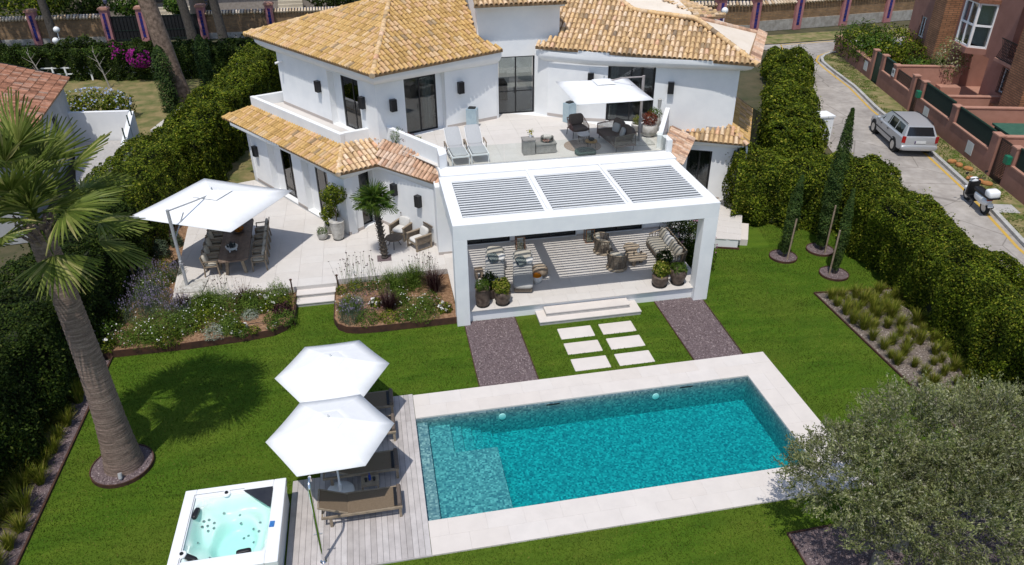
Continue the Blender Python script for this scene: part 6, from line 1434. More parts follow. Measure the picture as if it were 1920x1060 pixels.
t = thing("young_tree", "slender young tree with a tuft of yellow green leaves near the left hedge", "tree", (-10.05,14.0,.2)); MB().tube([(0,0,0),(-.1,.05,1.1),(-.22,.05,2.2)], [.045,.035,.03], 8).build("trunk", mat("yellow_bark",(.26,.21,.07),(.19,.16,.06),9,.8,.3), t, smooth=50)
ball(t, (-.22,.05,2.35), .36, 330, .2, 'leaf_bright', .3, .6, 41)
# ------------------------------------------------------------------ neighbours, left and behind
def brickmat(name, c1, c2, mortar, scale, horiz=True):
    m, nt, b = _new(name); tc = nt.nodes.new("ShaderNodeNewGeometry"); sep = nt.nodes.new("ShaderNodeSeparateXYZ"); nt.links.new(tc.outputs['Position'], sep.inputs[0])
    cb = nt.nodes.new("ShaderNodeCombineXYZ"); nt.links.new(_math(nt,'ADD',sep.outputs[0],sep.outputs[1]), cb.inputs[0]); nt.links.new(sep.outputs[2], cb.inputs[1])
    br = nt.nodes.new("ShaderNodeTexBrick"); br.inputs['Scale'].default_value = scale; br.inputs['Mortar Size'].default_value = .018; br.inputs['Color1'].default_value = c1+(1,); br.inputs['Color2'].default_value = c2+(1,); br.inputs['Mortar'].default_value = mortar+(1,)
    br.inputs['Brick Width'].default_value = .34; br.inputs['Row Height'].default_value = .11; nt.links.new(cb.outputs[0], br.inputs['Vector'])
    col = _mixc(nt, 1.0, br.outputs['Color'], _ramp(nt, _noise(nt, 1.5, 5, .7), [(.3,(.6,.6,.6)),(.7,(1.15,1.15,1.15))]), 'MULTIPLY')
    nt.links.new(col, b.inputs['Base Color']); b.inputs['Roughness'].default_value = .95; _bump(nt, b, br.outputs['Fac'], -.4, .01); return m
M['brick_tan'] = brickmat("tan_brickwork", (.33,.19,.085), (.22,.125,.06), (.20,.15,.10), 1.0)
M['brick_orange'] = brickmat("orange_brickwork", (.42,.20,.10), (.32,.145,.07), (.16,.09,.05), 1.0)
M['blue_tile'] = piecemat("blue_glazed_tile", [(0,(.012,.02,.11)),(.7,(.03,.035,.2)),(1,(.06,.02,.1))], .25, 9, .2, 0)
M['stone_base'] = mat("rough_stone_base", (.26,.24,.21), (.40,.38,.345), 3, .95, .6, 12)
M['pillar_pink'] = mat("pink_pillar_paint", (.42,.19,.19), (.35,.15,.15), 2, .9, .1)
M['cap_pale'] = piecemat("pale_cap_tile", [(0,(.40,.27,.15)),(.5,(.60,.48,.33)),(1,(.66,.56,.44))], .9, 5, .3, .2)
def brick_wall(p, q, z0, h, label, base=.5, name="brick_wall"):
    fr, L = frame_of(p, q); t = thing(name, label, "wall", (p[0],p[1],z0))
    part(t, "stone_base", MB().frame(fr, 0, L, -.06, .5, z0, z0+base), 'stone_base', world=True); part(t, "brickwork", MB().frame(fr, 0, L, 0, .4, z0+base, z0+h), 'brick_tan', world=True)
    o, d, n = fr; cap = MB(); k = int(L/.26)
    for i in range(k):
        s = (i+.5)*L/k; P = lambda tt, z: (o[0]+d[0]*s+n[0]*tt, o[1]+d[1]*s+n[1]*tt, z)
        cap.tube([P(-.18,z0+h+.01), P(.22,z0+h+.24)], [.105,.09], 6)
    c = part(t, "cap_tiles", cap, 'cap_pale', world=True); c["kind"] = "stuff"
    part(t, "cap_bed", MB().frame(fr, 0, L, .23, .5, z0+h, z0+h+.25), M.setdefault('cap_blue', mat("blue_ridge_tiles",(.05,.06,.12),(.09,.09,.13),6,.5)), world=True); return fr, L
def pillar(c, d, z0, h, label, group, name="gate_pillar"):
    fr = (c, d, (-d[1],d[0])); t = thing(name, label, "pillar", (c[0],c[1],z0), 0, group)
    part(t, "shaft", MB().frame(fr, -.33, .33, -.22, .5, z0, z0+h), 'pillar_pink', world=True)
    for k in range(8): part(t, "blue_tile", MB().frame(fr, -.12, .12, -.235, -.2205, z0+.35+k*(h-.6)/8, z0+.35+(k+.93)*(h-.6)/8), 'blue_tile', world=True)
    part(t, "cap", MB().frame(fr, -.42, .42, -.31, .59, z0+h, z0+h+.12).frame(fr, -.36, .36, -.25, .53, z0+h+.12, z0+h+.2), 'pink_cap', world=True)
WL = [(-40,61.2),(8,58.6)]
def yl(x): return WL[0][1]+(WL[1][1]-WL[0][1])*(x-WL[0][0])/(WL[1][0]-WL[0][0])
GW = "pillars of the brick wall at the upper left"
dW = Vector((WL[1][0]-WL[0][0], WL[1][1]-WL[0][1])).normalized(); dW = (dW.x, dW.y)
brick_wall((-40,yl(-40)), (-22.9,yl(-22.9)), 0, 2.1, "tan brick wall at the far upper left, left of the black gates")
brick_wall((-14.2,yl(-14.2)), (8,yl(8)), 0, 2.1, "tan brick wall behind the pines, running to the villa roof")
for x, l in ((-28.6,"half hidden behind a globe lamp at the far left"),(-22.6,"left of the narrow black gate"),(-19.6,"between the two black gates"),(-14.5,"right of the wide black gate"),(-8.6,"next to the villa roof at upper left")):
    pillar((x,yl(x)), dW, 0, 2.75, "pink wall pillar with blue tiles, "+l, GW)
for a, b, l in ((-22.2,-20.0,"narrow black sheet gate between two pink pillars"),(-19.2,-14.9,"wide black sheet gate behind the pine trunk")):
    fr, L = frame_of((a,yl(a)),(b,yl(b))); t = thing("metal_gate", l, "gate", (a,yl(a),0), 0, "black gates at the upper left")
    part(t, "sheet", MB().frame(fr, 0, L, .08, .12, .1, 2.15), 'black_metal', world=True)
    for z in (.15,.9,2.1): part(t, "rail", MB().frame(fr, 0, L, .04, .079, z, z+.06), 'green_net', world=True)
    n = int(L/.28)
    for k in range(n+1): part(t, "bar", MB().frame(fr, k*(L-.04)/n, k*(L-.04)/n+.04, .0, .039, .1, 2.2), 'black_metal', world=True)
def globe(loc, h, label):
    t = thing("globe_lamp", label, "lamp", loc, 0, "white globe lamps"); part(t, "post", MB().lathe([(.09,0),(.09,.06),(.04,.1),(.04,h)],10), 'white_paint', smooth=40)
    g = MB(); g.cushion((0,0,h+.22),(.5,.5,.5),None,1.0,16,10); part(t, "globe", g, 'white_paint', smooth=80)
globe((-25.7,57.2,.6), 1.0, "white globe lamp, the higher one, before the left brick wall"); globe((-25.4,55.5,.3), .75, "smaller white globe lamp just below the higher one"); globe((26.2,40.8,2.2), 1.7, "white globe lamp at the street wall right of the villa roof")
# white fence in front of the long hedge
fe = thing("white_fence", "low white fence partly hidden by the long hedge", "fence", (-30,46.6,0)); p, q = (-34,48.6), (-9.8,45.55); fr, L = frame_of(p, q)
for z in (.45,.9): part(fe, "rail", MB().frame(fr, 0, L, 0, .05, z, z+.08), 'white_paint', world=True)
for k in range(int(L/.9)+1): part(fe, "post", MB().frame(fr, k*.9, k*.9+.12, -.03, .08, 0, 1.0), 'white_paint', world=True)
def tree_trunk(loc, h, r, lean, label, name="pine_tree", m='trunk_dark', crown=None, cat="tree"):
    t = thing(name, label, cat, loc); pts = [(lean[0]*(k/8)**1.2, lean[1]*k/8, h*k/8) for k in range(9)]
    mb = MB().tube(pts, [r*(1.25 if k == 0 else 1)*(1-.45*k/8) for k in range(9)], 14); part(t, "trunk", mb, m, smooth=60)
    if crown:
        for (c, rr, n, sz, mm) in crown: ball(t, c, rr, n, sz, mm, .5, .7, int(abs(loc[0]*10)), "crown")
    return t
pinebark = mat("pine_bark", (.10,.068,.048), (.27,.19,.14), 5, .95, 1.0, 14); M['pine_bark'] = pinebark
tree_trunk((-12.8,39.0,0), 16, .62, (-2.2,.5), "thick bare pine trunk standing on the dry lawn", m='pine_bark', crown=[((-2.2,.5,17.5),4.0,1500,.5,'leaf_hedge_dark')])
tree_trunk((-30.2,56.5,0), 12, .42, (-1.6,0), "dark trunk at the far upper left corner before the brick wall", crown=[((-1.6,0,13.5),3.2,1200,.5,'leaf_hedge_dark')])
tree_trunk((-26.3,58.0,0), 12, .36, (-.6,0), "dark trunk beside the globe lamps", crown=[((-.6,0,13.5),3,1200,.5,'leaf_hedge_dark')])
tree_trunk((-12.2,55.4,0), 12, .40, (-1.0,0), "slim dark trunk against the brick wall right of the gates", crown=[((-1.0,0,13.5),3,1200,.5,'leaf_hedge_dark')])
tree_trunk((-14.9,56.6,0), 12, .42, (-1.3,0), "dark trunk overlapping the pillar right of the wide gate", crown=[((-1.3,0,13.5),3,1200,.5,'leaf_hedge_dark')])
def dark_column(loc, h, r, label):
    t = thing("columnar_cypress", label, "cypress tree", loc, 0, "dark columns on the dry lawn"); g = np.random.default_rng(int(abs(loc[0]*100))); n = 5000; z = g.uniform(0,h,n); a = g.uniform(0,6.283,n); k = z/h
    rr = r*np.clip((1-k)*5,0,1)**.6*(1+.15*np.sin(a*4+z*3))*g.uniform(.6,1.08,n); P = np.c_[rr*np.cos(a),rr*np.sin(a),z]
    obj("foliage", fastmesh("foliage", leaves(P, np.c_[np.cos(a),np.sin(a),np.full(n,.5)], .17, .35, .4, .4, g), M['leaf_yew']), t); MB().tube([(0,0,0),(0,0,h*.9)],[.07,.02],6).build("trunk", M['stem'], t)
dark_column((-13.2,37.6,0), 4.2, .55, "dark columnar cypress in front of the thick pine trunk"); dark_column((-11.8,43.4,0), 3.6, .5, "dark columnar cypress by the end of the long hedge")
t = thing("bougainvillea", "magenta bougainvillea growing in the long hedge", "shrub", (-16.6,46.3,0))
ball(t, (0,-.3,1.5), .9, 900, .16, 'leaf_hedge_dark', .55, 1.1, 61); P = NR.normal(0,1,(900,3)); P = unit(P)*np.array([.95,.8,.75])+np.array([0,-.45,1.75]); P = P[lump(P*2.2) > .05]; obj("flowers", fastmesh("flowers", leaves(P, P-np.array([0,0,1.2]), .16, .8), M['fl_magenta']), t)
P = NR.normal(0,.25,(50,3))+np.array([-1.6,-.4,2.2]); obj("flowers", fastmesh("flowers", leaves(P, P*0+[0,-.5,.8], .14, .8), M['fl_magenta']), t)
t = thing("plumbago", "rounded plumbago bush with pale blue flowers on the dry lawn", "shrub", (-17.6,36.5,0))
for k, (x, y, r_) in enumerate(((-1.2,0,1.1),(.2,.2,1.25),(1.4,.3,.95))): ball(t, (x,y,.85), r_, 1500, .16, 'leaf_hedge', .5, .85, 70+k)
P = unit(NR.normal(0,1,(420,3)))*np.array([2.3,1.2,1.1])+np.array([.1,.1,.95]); P = P[P[:,2] > .9]; obj("flowers", fastmesh("flowers", leaves(P, P*0+[0,-.5,.8], .13, .9), M['fl_blue']), t)
def bare(loc, label, lean=.5):
    t = thing("bare_tree", label, "tree", loc, 0, "thin bare saplings"); mb = MB().tube([(0,0,0),(-lean*.4,0,1.3),(-lean,0,2.7)],[.06,.045,.02],6)
    for k in range(7): z = .9+.25*k; a = R(137*k); mb.tube([(-lean*z/2.7,0,z),(-lean*z/2.7+.6*math.cos(a),.5*math.sin(a),z+.5)],[.02,.006],4)
    part(t, "trunk", mb, mat("pale_bark",(.42,.38,.33),(.32,.28,.24),9,.9) if 'pale_bark' not in M else M['pale_bark']); ball(t, (-lean,0,2.7), .7, 120, .12, 'leaf_bright', .5, .6, int(loc[1]), "crown")
bare((-18.7,44.3,0), "thin pale sapling in front of the long hedge, left of the bougainvillea"); bare((-22.9,44.8,0), "thin pale sapling above the red tiled roof at the left edge", .7)
gw = thing("garden_wall", "sloping grey garden wall with pale cap left of the villa hedge", "wall", (-11.5,28.4,0))
part(gw, "wall", MB().beam((-11.7,27.6,.95),(-8.6,43.5,.95),.26,1.9), mat("grey_wall",(.28,.27,.26),(.36,.35,.33),1.5,.9,.2)); gw.location = (0,0,0); WM[gw.name] = Matrix.Identity(4)
part(gw, "cap", MB().beam((-11.75,27.4,1.96),(-8.57,43.6,1.96),.42,.12), mat("pale_cap",(.55,.51,.44),(.45,.41,.35),4,.9,.2))
# neighbour house with red tiled roof
nh = thing("neighbour_house", "neighbouring house with red tiled gable roof at the left edge", "house", (-19,26,0))
M["shade_grey"] = mat("shade_grey_wall", (.36,.355,.35), (.43,.425,.42), 1.2, .9, .1)  # white house wall, its shade put into this even grey
ga_, gb_ = (-17.3,32.3), (-15.6,19.0)
f, L = facade(gb_, ga_, 0, 3.6, [(9.2,10.2,1.4,2.7)], par=nh, m='shade_grey')
gdoor(f, 9.22, 10.18, 1.4, 2.7, .1, 2, par=nh, name="window")
facade(ga_, (-27,33.5), 0, 3.6, par=nh, m='shade_grey'); facade((-24,18.0), gb_, 0, 3.6, par=nh, m='shade_grey')
M['tile_red'] = piecemat("red_roof_tile", [(0,(.20,.095,.06)),(.4,(.36,.165,.10)),(.8,(.43,.22,.145)),(1,(.32,.22,.17))], .85, 5, .4, .25, 50, .15)
E0, E1 = Vector((-15.25,18.8,3.65)), Vector((-17.0,32.65,3.65)); _u = (E1-E0).normalized(); _n = Vector((-_u.y,_u.x,0)); RP = [tuple(E0), tuple(E1), tuple(E1+_n*7+Vector((0,0,.33*7))), tuple(E0+_n*7+Vector((0,0,.33*7)))]
red_f = roof(RP, (RP[0], RP[1]), 'tile_red', par=nh, tiles=False)
TMR = tile_mesh('tile_red')
def lay(ro, poly, eave, me, pitch=.26, course=.42, cap=300):
    P, Q = Vector(eave[0]), Vector(eave[1]); u = (Q-P).normalized(); c = sum((Vector(p) for p in poly), Vector())/len(poly); n = u.cross(c-P).normalized(); n = n if n.z > 0 else -n; v = n.cross(u)
    uv = [((Vector(p)-P).dot(u), (Vector(p)-P).dot(v)) for p in poly]; out = []
    for i in range(int(min(a for a, b in uv)/pitch), int(max(a for a, b in uv)/pitch)+1):
        for j in range(int(max(b for a, b in uv)/course)+1):
            x, y = (i+.5)*pitch, j*course
            if not in_poly(np.array([[x,y+.15]]), uv)[0]: continue
            m = Matrix((u, v, n)).transposed().to_4x4(); m.translation = P+u*x+v*(y-.05)+n*.01; out.append(m)
    out.sort(key=lambda m: (m.translation-_cl).length)
    for m in out[:cap]: o = bpy.data.objects.new("roof_tile", me); C.objects.link(o); o.parent = ro; o.matrix_local = m
    if len(out) > cap:
        mb = MB(); vs0 = [v.co.copy() for v in me.vertices]; fs0 = [tuple(p.vertices) for p in me.polygons]
        for m in out[cap:]: mb.add([m @ v for v in vs0], fs0)
        o = mb.build("roof_tiles", me.materials[0], ro, smooth=50); o["kind"] = "stuff"
lay(red_f, RP, (RP[0], RP[1]), TMR)
MB().beam(tuple(E1+_u*.1), tuple(E1+_u*.1+_n*7+Vector((0,0,.33*7))), .12, .16).build('verge_board', M['dark'], nh, world=True)
ax = thing("white_annex", "white annex wall beside the red roofed house", "wall", (-15.5,30,0))
f, L = facade((-17.3,31.6), (-13.95,31.2), 0, 2.0, th=.25, par=ax); facade((-13.9,31.2), (-12.9,25.2), 0, 2.0, th=.25, par=ax)
ax2 = struct(MB().prism([(-17.3,31.5),(-14.1,31.1),(-13.1,24.5),(-15.2,24.5)], -.02, .35).build("side_court", M['stone_edge']))
for k, (x,y) in enumerate(((-13.75,30.4),(-13.4,28.4),(-13.1,26.2))): tag(MB().tube([(0,0,0),(0,0,1.3)],.035,6).build("fence_post", M['green_paint'], loc=(x+.2,y,1.3)), "green wire fence post on the white annex wall, %s" % ["farthest","middle","nearest"][k], "fence post", "green posts of the annex")
# houses and trees beyond the upper left wall
hs = thing("far_house", "cream house with a railed stair partly seen behind the brick wall", "house", (-22,70,0))
M['far_cream'] = mat("far_cream_wall", (.52,.46,.36), (.44,.39,.30), 1, .9); M['far_stone'] = mat("far_stone_wall", (.30,.255,.215), (.40,.35,.30), 4, .95, .5, 9)
MB().box((-27.5,68,0),(-17,78,4.6)).build("wall", M['far_stone'], hs); MB().box((-26.5,67.8,1.9),(-21.0,67.98,4.3)).build("upper_wall", M['far_cream'], hs); hs.location = (0,0,0)
for k in range(6): MB().box((-19.9,65.2+.35*k,0),(-16.8,65.55+.35*k,.25+.28*k)).build("stair_step", M['far_cream'], hs)
MB().box((-20.4,67.8,2.0),(-18.6,67.95,4.4)).build("door", M['black_metal'], hs)
for x in (-20.9,-16.9):
    MB().lathe([(.3,0),(.3,.2),(.17,.35),(.14,2.2),(.22,2.5),(.3,2.6)],14,(x,65.2,0)).build("column", M['white_paint'], hs, smooth=40)
h2 = thing("far_house", "stone house with outside steps and dark eaves behind the pine trunks", "house", (-8,70,0)); h2.location = (0,0,0)
MB().box((-14.5,69,0),(-2,78,4.2)).build("wall", M['far_stone'], h2); MB().box((-15,68,4.25),(-1.5,78,4.5)).build("eaves", M['trunk_dark'], h2)
for k in range(7): MB().box((-8.6,66.2+.35*k,0),(-6.2,66.55+.35*k,.25+.28*k)).build("stair_step", M['far_cream'], h2)
MB().box((-14.4,62.5,-.02),(3,66,.06)).build("forecourt", M['pink_cap'], h2)
for i, (x, y, r_, m, l) in enumerate(((-31,66,3.0,'leaf_hedge',"broad leafy tree at the top left corner"),(-26.2,66,2.0,'leaf_hedge_dark',"dark leafy tree left of the cream house"),(-21.6,63.5,1.4,'leaf_bright',"light green young tree left of the far stair"),(-17.2,62.6,.9,'leaf_bright',"yellow green shrub under the far column"),(-3.6,64,2.2,'leaf_hedge_dark',"dark tree behind the wall by the villa roof"),(1.0,63.5,2.0,'leaf_bright',"large leaved green tree above the villa roof edge"),(5.5,65,2.6,'leaf_hedge_dark',"dark tree behind the villa roof apex"))):
    t = thing("leafy_tree", l, "tree", (x,y,0), 0, "trees beyond the left brick wall"); MB().tube([(0,0,0),(0,0,2.6)],[.2,.12],8).build("trunk", M['trunk_dark'], t)
    ball(t, (0,0,2.2+r_*.35), r_, int(700*r_), .3, m, .5, .85, 80+i, "crown"); ball(t, (r_*.6,.2,1.8+r_*.2), r_*.6, int(350*r_), .28, m, .5, .9, 90+i, "crown")
for x, l in ((-22.3,"on the pillar left of the narrow gate"),(-13.9,"on the pillar right of the wide gate")):
    t = thing("wall_lantern", "dark blue lantern "+l, "lantern", (x,yl(x)+.15,2.95), 0, "lanterns on the gate pillars"); MB().lathe([(.08,0),(.03,.05),(.03,.25),(.14,.3),(.17,.55),(.05,.68)],8).build("body", M['cap_blue'], t)
forest = MB(); n = 9000
P = np.c_[NR.uniform(-70,90,n), NR.uniform(78,92,n), NR.uniform(0,7,n)]; P[:,2] *= .6+.4*np.sin(P[:,0]*.4)**2
o = obj("far_wood", fastmesh("far_wood", leaves(P, np.tile([0,-.6,.6],(n,1)), 1.1, .6), M['leaf_hedge_dark'])); o["kind"] = "stuff"

# ------------------------------------------------------------------ street side: far wall, terrace houses, car, scooter
RW = [(22.5,43.2),(29,41.9),(45,43.6)]
brick_wall(RW[0], RW[1], 2.2, 2.0, "tan brick street wall right behind the villa roof", .55); brick_wall(RW[1], RW[2], 2.2, 2.0, "tan brick street wall beyond the road bend", .8)
d2 = Vector((16,1.7)).normalized(); d2 = (d2.x, d2.y)
for (x,y,l) in ((26.6,42.3,"nearest the villa roof"),(29.3,41.9,"where the street wall bends"),(33.1,42.3,"above the road bend"),(37.4,42.75,"left of the pink house"),(41.6,43.2,"just beside the pink house")): pillar((x,y), d2, 2.2, 2.5, "pink street wall pillar with blue tiles, "+l, "pillars of the street wall at the upper right", "wall_pillar")
for i, (x,y,r_,l) in enumerate(((24,47,2.4,"dark tree behind the street wall by the villa roof"),(30,47.5,2.6,"dark tree behind the bend of the street wall"),(36,48,2.8,"dark tree behind the street wall, middle"),(42,48.5,2.6,"dark tree behind the street wall next to the pink house"))):
    t = thing("leafy_tree", l, "tree", (x,y,2.2), 0, "trees behind the street wall"); MB().tube([(0,0,0),(0,0,2.8)],[.2,.12],8).build("trunk", M['trunk_dark'], t)
    ball(t, (0,0,3.0), r_, int(900*r_), .3, 'leaf_hedge_dark', .5, .9, 110+i, "crown")
TF = ((29.76,27.08),(-.26983,-.96291),(.96291,-.26983)); ZB = 2.2
def tbox(mb, s0, s1, t0, t1, z0, z1): return mb.frame(TF, s0, s1, t0, t1, ZB+z0, ZB+z1)
M['white_plate'] = mat("white_meter_door", (.66,.66,.64), (.58,.58,.56), 4, .5)
def plot(label, segs, plates, group="pink street walls of the terrace houses"):
    t = thing("street_wall", label, "wall", tw(segs[0][0],0)+(ZB,), 0, group)
    for (s0,s1,h) in segs:
        part(t, "wall", tbox(MB(), s0, s1, 0, .28, 0, h), 'pink', world=True); part(t, "coping", tbox(MB(), s0-.02, s1+.02, -.03, .31, h, h+.06), 'pink_cap', world=True)
    for (s,z) in plates: part(t, "meter_door", tbox(MB(), s-.3, s+.3, -.02, -.002, z-.28, z+.28), 'white_plate', world=True)
    return t
plot("low pink street wall under the overhanging shrubs at the road bend", [(-8.2,-.95,1.0),(-.95,-.55,1.75)], [(-1.6,.62)])
plot("pink street wall between the green gate and the lattice gate", [(.62,1.02,1.8),(1.02,2.55,.95),(2.55,3.05,1.72),(3.05,5.3,.95),(5.3,5.68,1.85)], [])
lp = thing("letter_plate", "white letter plate with three dark slots on the pink pillar wall", "letterbox", tw(2.8,-.03)+(ZB+1.3,)); part(lp, "plate", tbox(MB(), 2.6,3.0,-.05,-.033,1.12,1.55), "white_plate", world=True)
for k in range(3): part(lp, "slot", tbox(MB(), 2.68+.09*k,2.73+.09*k,-.056,-.0505,1.3,1.47), "dark", world=True)
plot("pink street wall beside the parked car with a green screen on top", [(6.52,6.9,1.85),(6.9,10.4,1.0),(10.4,10.9,1.75)], [(7.9,.6)])
plot("pink street wall behind the scooter with dark green screen", [(10.9,14.45,1.0),(14.45,15.0,1.75)], [(13.0,.55)])
plot("pink street wall at the right edge beyond the third gate", [(16.15,16.55,1.75),(16.55,24,1.0)], [(18.6,.6)])
def dividing(s, h, L_, label):
    t = thing("dividing_wall", label, "wall", tw(s,.3)+(ZB,), 0, "pink walls between the front yards"); part(t, "wall", tbox(MB(), s-.12, s+.12, .282, L_, 0, h), 'pink_cap', world=True); part(t, "coping", tbox(MB(), s-.15, s+.15, .29, L_, h, h+.05), 'pink_cap', world=True)
dividing(2.8,1.7,3.6,"pink dividing wall behind the white letter plate"); dividing(10.65,1.7,3.8,"pink dividing wall above the parked car's screen"); dividing(7.0,1.2,3.8,"low pink dividing wall with a lattice by the second house"); dividing(14.8,1.7,2.6,"pink dividing wall behind the scooter gate")
def fence_panel(s0, s1, z0, z1, label, m='green_net'):
    t = thing("fence_screen", label, "fence", tw(s0,.14)+(ZB,), 0, "green screens on the street walls"); part(t, "screen", tbox(MB(), s0+.04, s1-.04, .1, .14, z0, z1), m, world=True)
    n = max(2, int((s1-s0)/.9))
    for k in range(n+1): s = s0+.03+(s1-s0-.06)*k/n; part(t, "post", tbox(MB(), s-.025, s+.025, .141, .18, z0, z1+.04), 'green_paint', world=True)
    part(t, "top_rail", tbox(MB(), s0, s1, .085, .16, z1, z1+.05), 'green_paint', world=True)
fence_panel(1.05, 2.5, 1.01, 1.75, "short green screen right of the first gate"); fence_panel(6.95, 10.35, 1.06, 1.85, "long green screen on the wall behind the parked car"); fence_panel(10.95, 14.4, 1.06, 1.8, "long dark green screen on the wall above the scooter verge"); fence_panel(16.6, 20.5, 1.06, 1.8, "dark green screen at the right edge of the street")
def lattice_gate(s0, s1, h, label, m='green_paint', solid=False):
    t = thing("garden_gate", label, "gate", tw(s0,.1)+(ZB,), 0, "front gates of the terrace houses"); z0 = .05
    fr = MB(); tbox(fr, s0, s0+.05, .1, .15, z0, h); tbox(fr, s1-.05, s1, .1, .15, z0, h); tbox(fr, s0+.05, s1-.05, .1, .15, z0, z0+.06); tbox(fr, s0+.05, s1-.05, .1, .15, h-.06, h); part(t, "frame", fr, m, world=True)
    if solid: part(t, "panel", tbox(MB(), s0+.05, s1-.05, .115, .135, z0+.06, h-.06), m, world=True)
    else:
        P = lambda s, z, tt: tw(s,tt)+(ZB+z,); W_ = s1-s0-.1; H_ = h-.06-z0-.06
        for d in (1,-1):
            for k in range(-12, 24):
                c = k*.14; a0, a1 = (0, c), (W_, c+d*W_)
                lo, hi = sorted((a0[1], a1[1]))
                if hi < 0 or lo > H_: continue
                f0 = lambda z: (z-c)/d if d else 0
                q = [(x, c+d*x) for x in (0, W_)]; cl_ = []
                for (x, z) in q:
                    if z < 0: x = (0-c)/d; z = 0
                    if z > H_: x = (H_-c)/d; z = H_
                    cl_.append((min(max(x,0),W_), z))
                if abs(cl_[0][0]-cl_[1][0]) < .03: continue
                part(t, "lattice_bar", MB().beam(P(s0+.05+cl_[0][0], z0+.06+cl_[0][1], .12+.012*d), P(s0+.05+cl_[1][0], z0+.06+cl_[1][1], .12+.012*d), .02,.04), m, world=True)
    part(t, "handle", tbox(MB(), s1-.12, s1-.08, .04, .1, .95, 1.1), 'steel', world=True)
lattice_gate(-.52, .6, 1.75, "solid dark green gate under the shrubs at the road bend", solid=True); M['gate_brown'] = mat("dark_brown_metal", (.035,.02,.016), (.05,.03,.022), 5, .5)
lattice_gate(5.72, 6.5, 1.8, "brown lattice gate just beyond the parked car", 'gate_brown'); lattice_gate(15.04, 16.12, 1.75, "dark lattice gate behind the scooter", 'gate_brown')
lattice_gate(3.1, 5.25, 1.6, "brown lattice panel on the wall left of the second gate", 'gate_brown')
for s, l in ((6.75,"small green letterbox beside the lattice gate near the car"),(16.3,"bright green letterbox beside the gate near the scooter")):
    tag(tbox(MB(), s-.16, s+.16, -.2, -.003, 1.05, 1.4).build("letterbox", mat("letterbox_green",(.01,.13,.07),(.015,.16,.09),5,.5), bevel=.02), l, "letterbox", "green letterboxes")
# the terrace house
th = thing("terrace_house", "pink rendered terrace house with brick piers and a white bay window", "house", tw(0,4)+(ZB,))
def fwall(s0, s1, z0, z1, t0=4.0, m='pink', name="wall", t1=4.3): return part(th, name, tbox(MB(), s0, s1, t0, t1, z0, z1), m, world=True)
fwall(-6.3,-4.95,0,11); fwall(-4.95,-4.05,0,1.75); fwall(-4.95,-4.05,3.05,11); fwall(-4.05,-2.7,0,11); fwall(-2.7,-1.5,2.95,3.35); fwall(-2.7,-1.5,6.2,11)
fwall(0,.6,0,11); fwall(.6,4.6,2.6,11); fwall(4.6,6.25,0,11); fwall(6.25,7.35,0,1.3); fwall(6.25,7.35,2.55,3.0); fwall(6.25,8.5,5.6,11); fwall(7.35,8.5,0,3.0); fwall(-6.3,24,0,11,9.0,t1=9.2)
part(th, "wall", tbox(MB(), -6.5,-6.3,4.0,9,0,11), 'pink', world=True); fwall(10.2,24,0,11)
for s in (-2.75,-1.45,.62,4.55): part(th, "porch_side", tbox(MB(), s-.05, s+.05, 4.301, 6.5, 0, 2.9), 'pink', world=True)
part(th, "porch_back", tbox(MB(), -2.7,-1.5,6.5,6.6,0,2.95).add([],[]), 'pink', world=True); part(th, "porch_back", tbox(MB(), .67,4.5,6.5,6.6,0,2.6), 'pink', world=True)
part(th, "balcony_back", tbox(MB(), -2.7,-1.5,5.6,5.7,3.35,6.2), 'pink', world=True); part(th, "balcony_back", tbox(MB(), 6.25,8.5,5.6,5.7,3.0,5.6), 'pink', world=True)
part(th, "balcony_floor", tbox(MB(), -2.75,-1.45,3.75,5.6,3.2,3.349), 'pink_cap', world=True); part(th, "balcony_floor", tbox(MB(), 6.0,8.45,3.5,5.6,2.85,2.999), 'pink_cap', world=True)
part(th, "brick_pier", tbox(MB(), -1.5,0,3.1,4.6,0,11), 'brick_orange', world=True); part(th, "brick_pier", tbox(MB(), 8.5,10.2,3.1,4.6,0,11), 'brick_orange', world=True)
def railing(s0, s1, t, z0, h):
    r_ = part(th, "railing", tbox(tbox(MB(), s0, s1, t, t+.04, z0+h-.04, z0+h), s0, s1, t, t+.04, z0, z0+.04), 'black_metal', world=True)
    n = int((s1-s0)/.14); mb = MB()
    for d in (1,-1):
        for k in range(n+1):
            a = s0+k*(s1-s0)/n; b = a+d*h*.5
            if s0-.01 <= b <= s1+.01: mb.beam(tw(a,t+.02)+(ZB+z0+.04,), tw(b,t+.02)+(ZB+z0+h-.04,), .018)
    part(r_, "lattice", mb, 'black_metal', world=True)
railing(-2.7,-1.55,3.8,3.35,1.0); railing(6.05,8.4,3.55,3.0,1.0)
def winframe(s0, s1, z0, z1, t, grille=False, m='white_paint'):
    w = MB()
    for a in (s0,(s0+s1)/2-.03,s1-.06): tbox(w, a, a+.06, t, t+.08, z0, z1)
    tbox(w, s0+.06, s1-.06, t+.001, t+.079, z0, z0+.06); tbox(w, s0+.06, s1-.06, t+.001, t+.079, z1-.06, z1)
    f_ = part(th, "window", w, m, world=True); part(f_, "pane", tbox(MB(), s0+.05, s1-.05, t+.03, t+.05, z0+.05, z1-.05), 'glass', world=True)
    part(th, "curtain", tbox(MB(), s0, s1, t+.12, t+.14, z0, z1), 'curtain', world=True)
    if grille:
        g_ = MB()
        for k in range(9): a = s0+(s1-s0)*k/8; tbox(g_, a-.008, a+.008, t-.16, t-.144, z0-.05, z1+.05)
        for k in range(6): z = z0+(z1-z0)*k/5; tbox(g_, s0, s1, t-.143, t-.13, z-.01, z+.01)
        part(f_, "grille", g_, 'black_metal', world=True)
winframe(-4.93,-4.07,1.78,3.02,4.1); part(th, "tiled_sill", tbox(MB(), -5.2,-3.8,3.6,3.999,1.35,1.5), 'brick_orange', world=True)
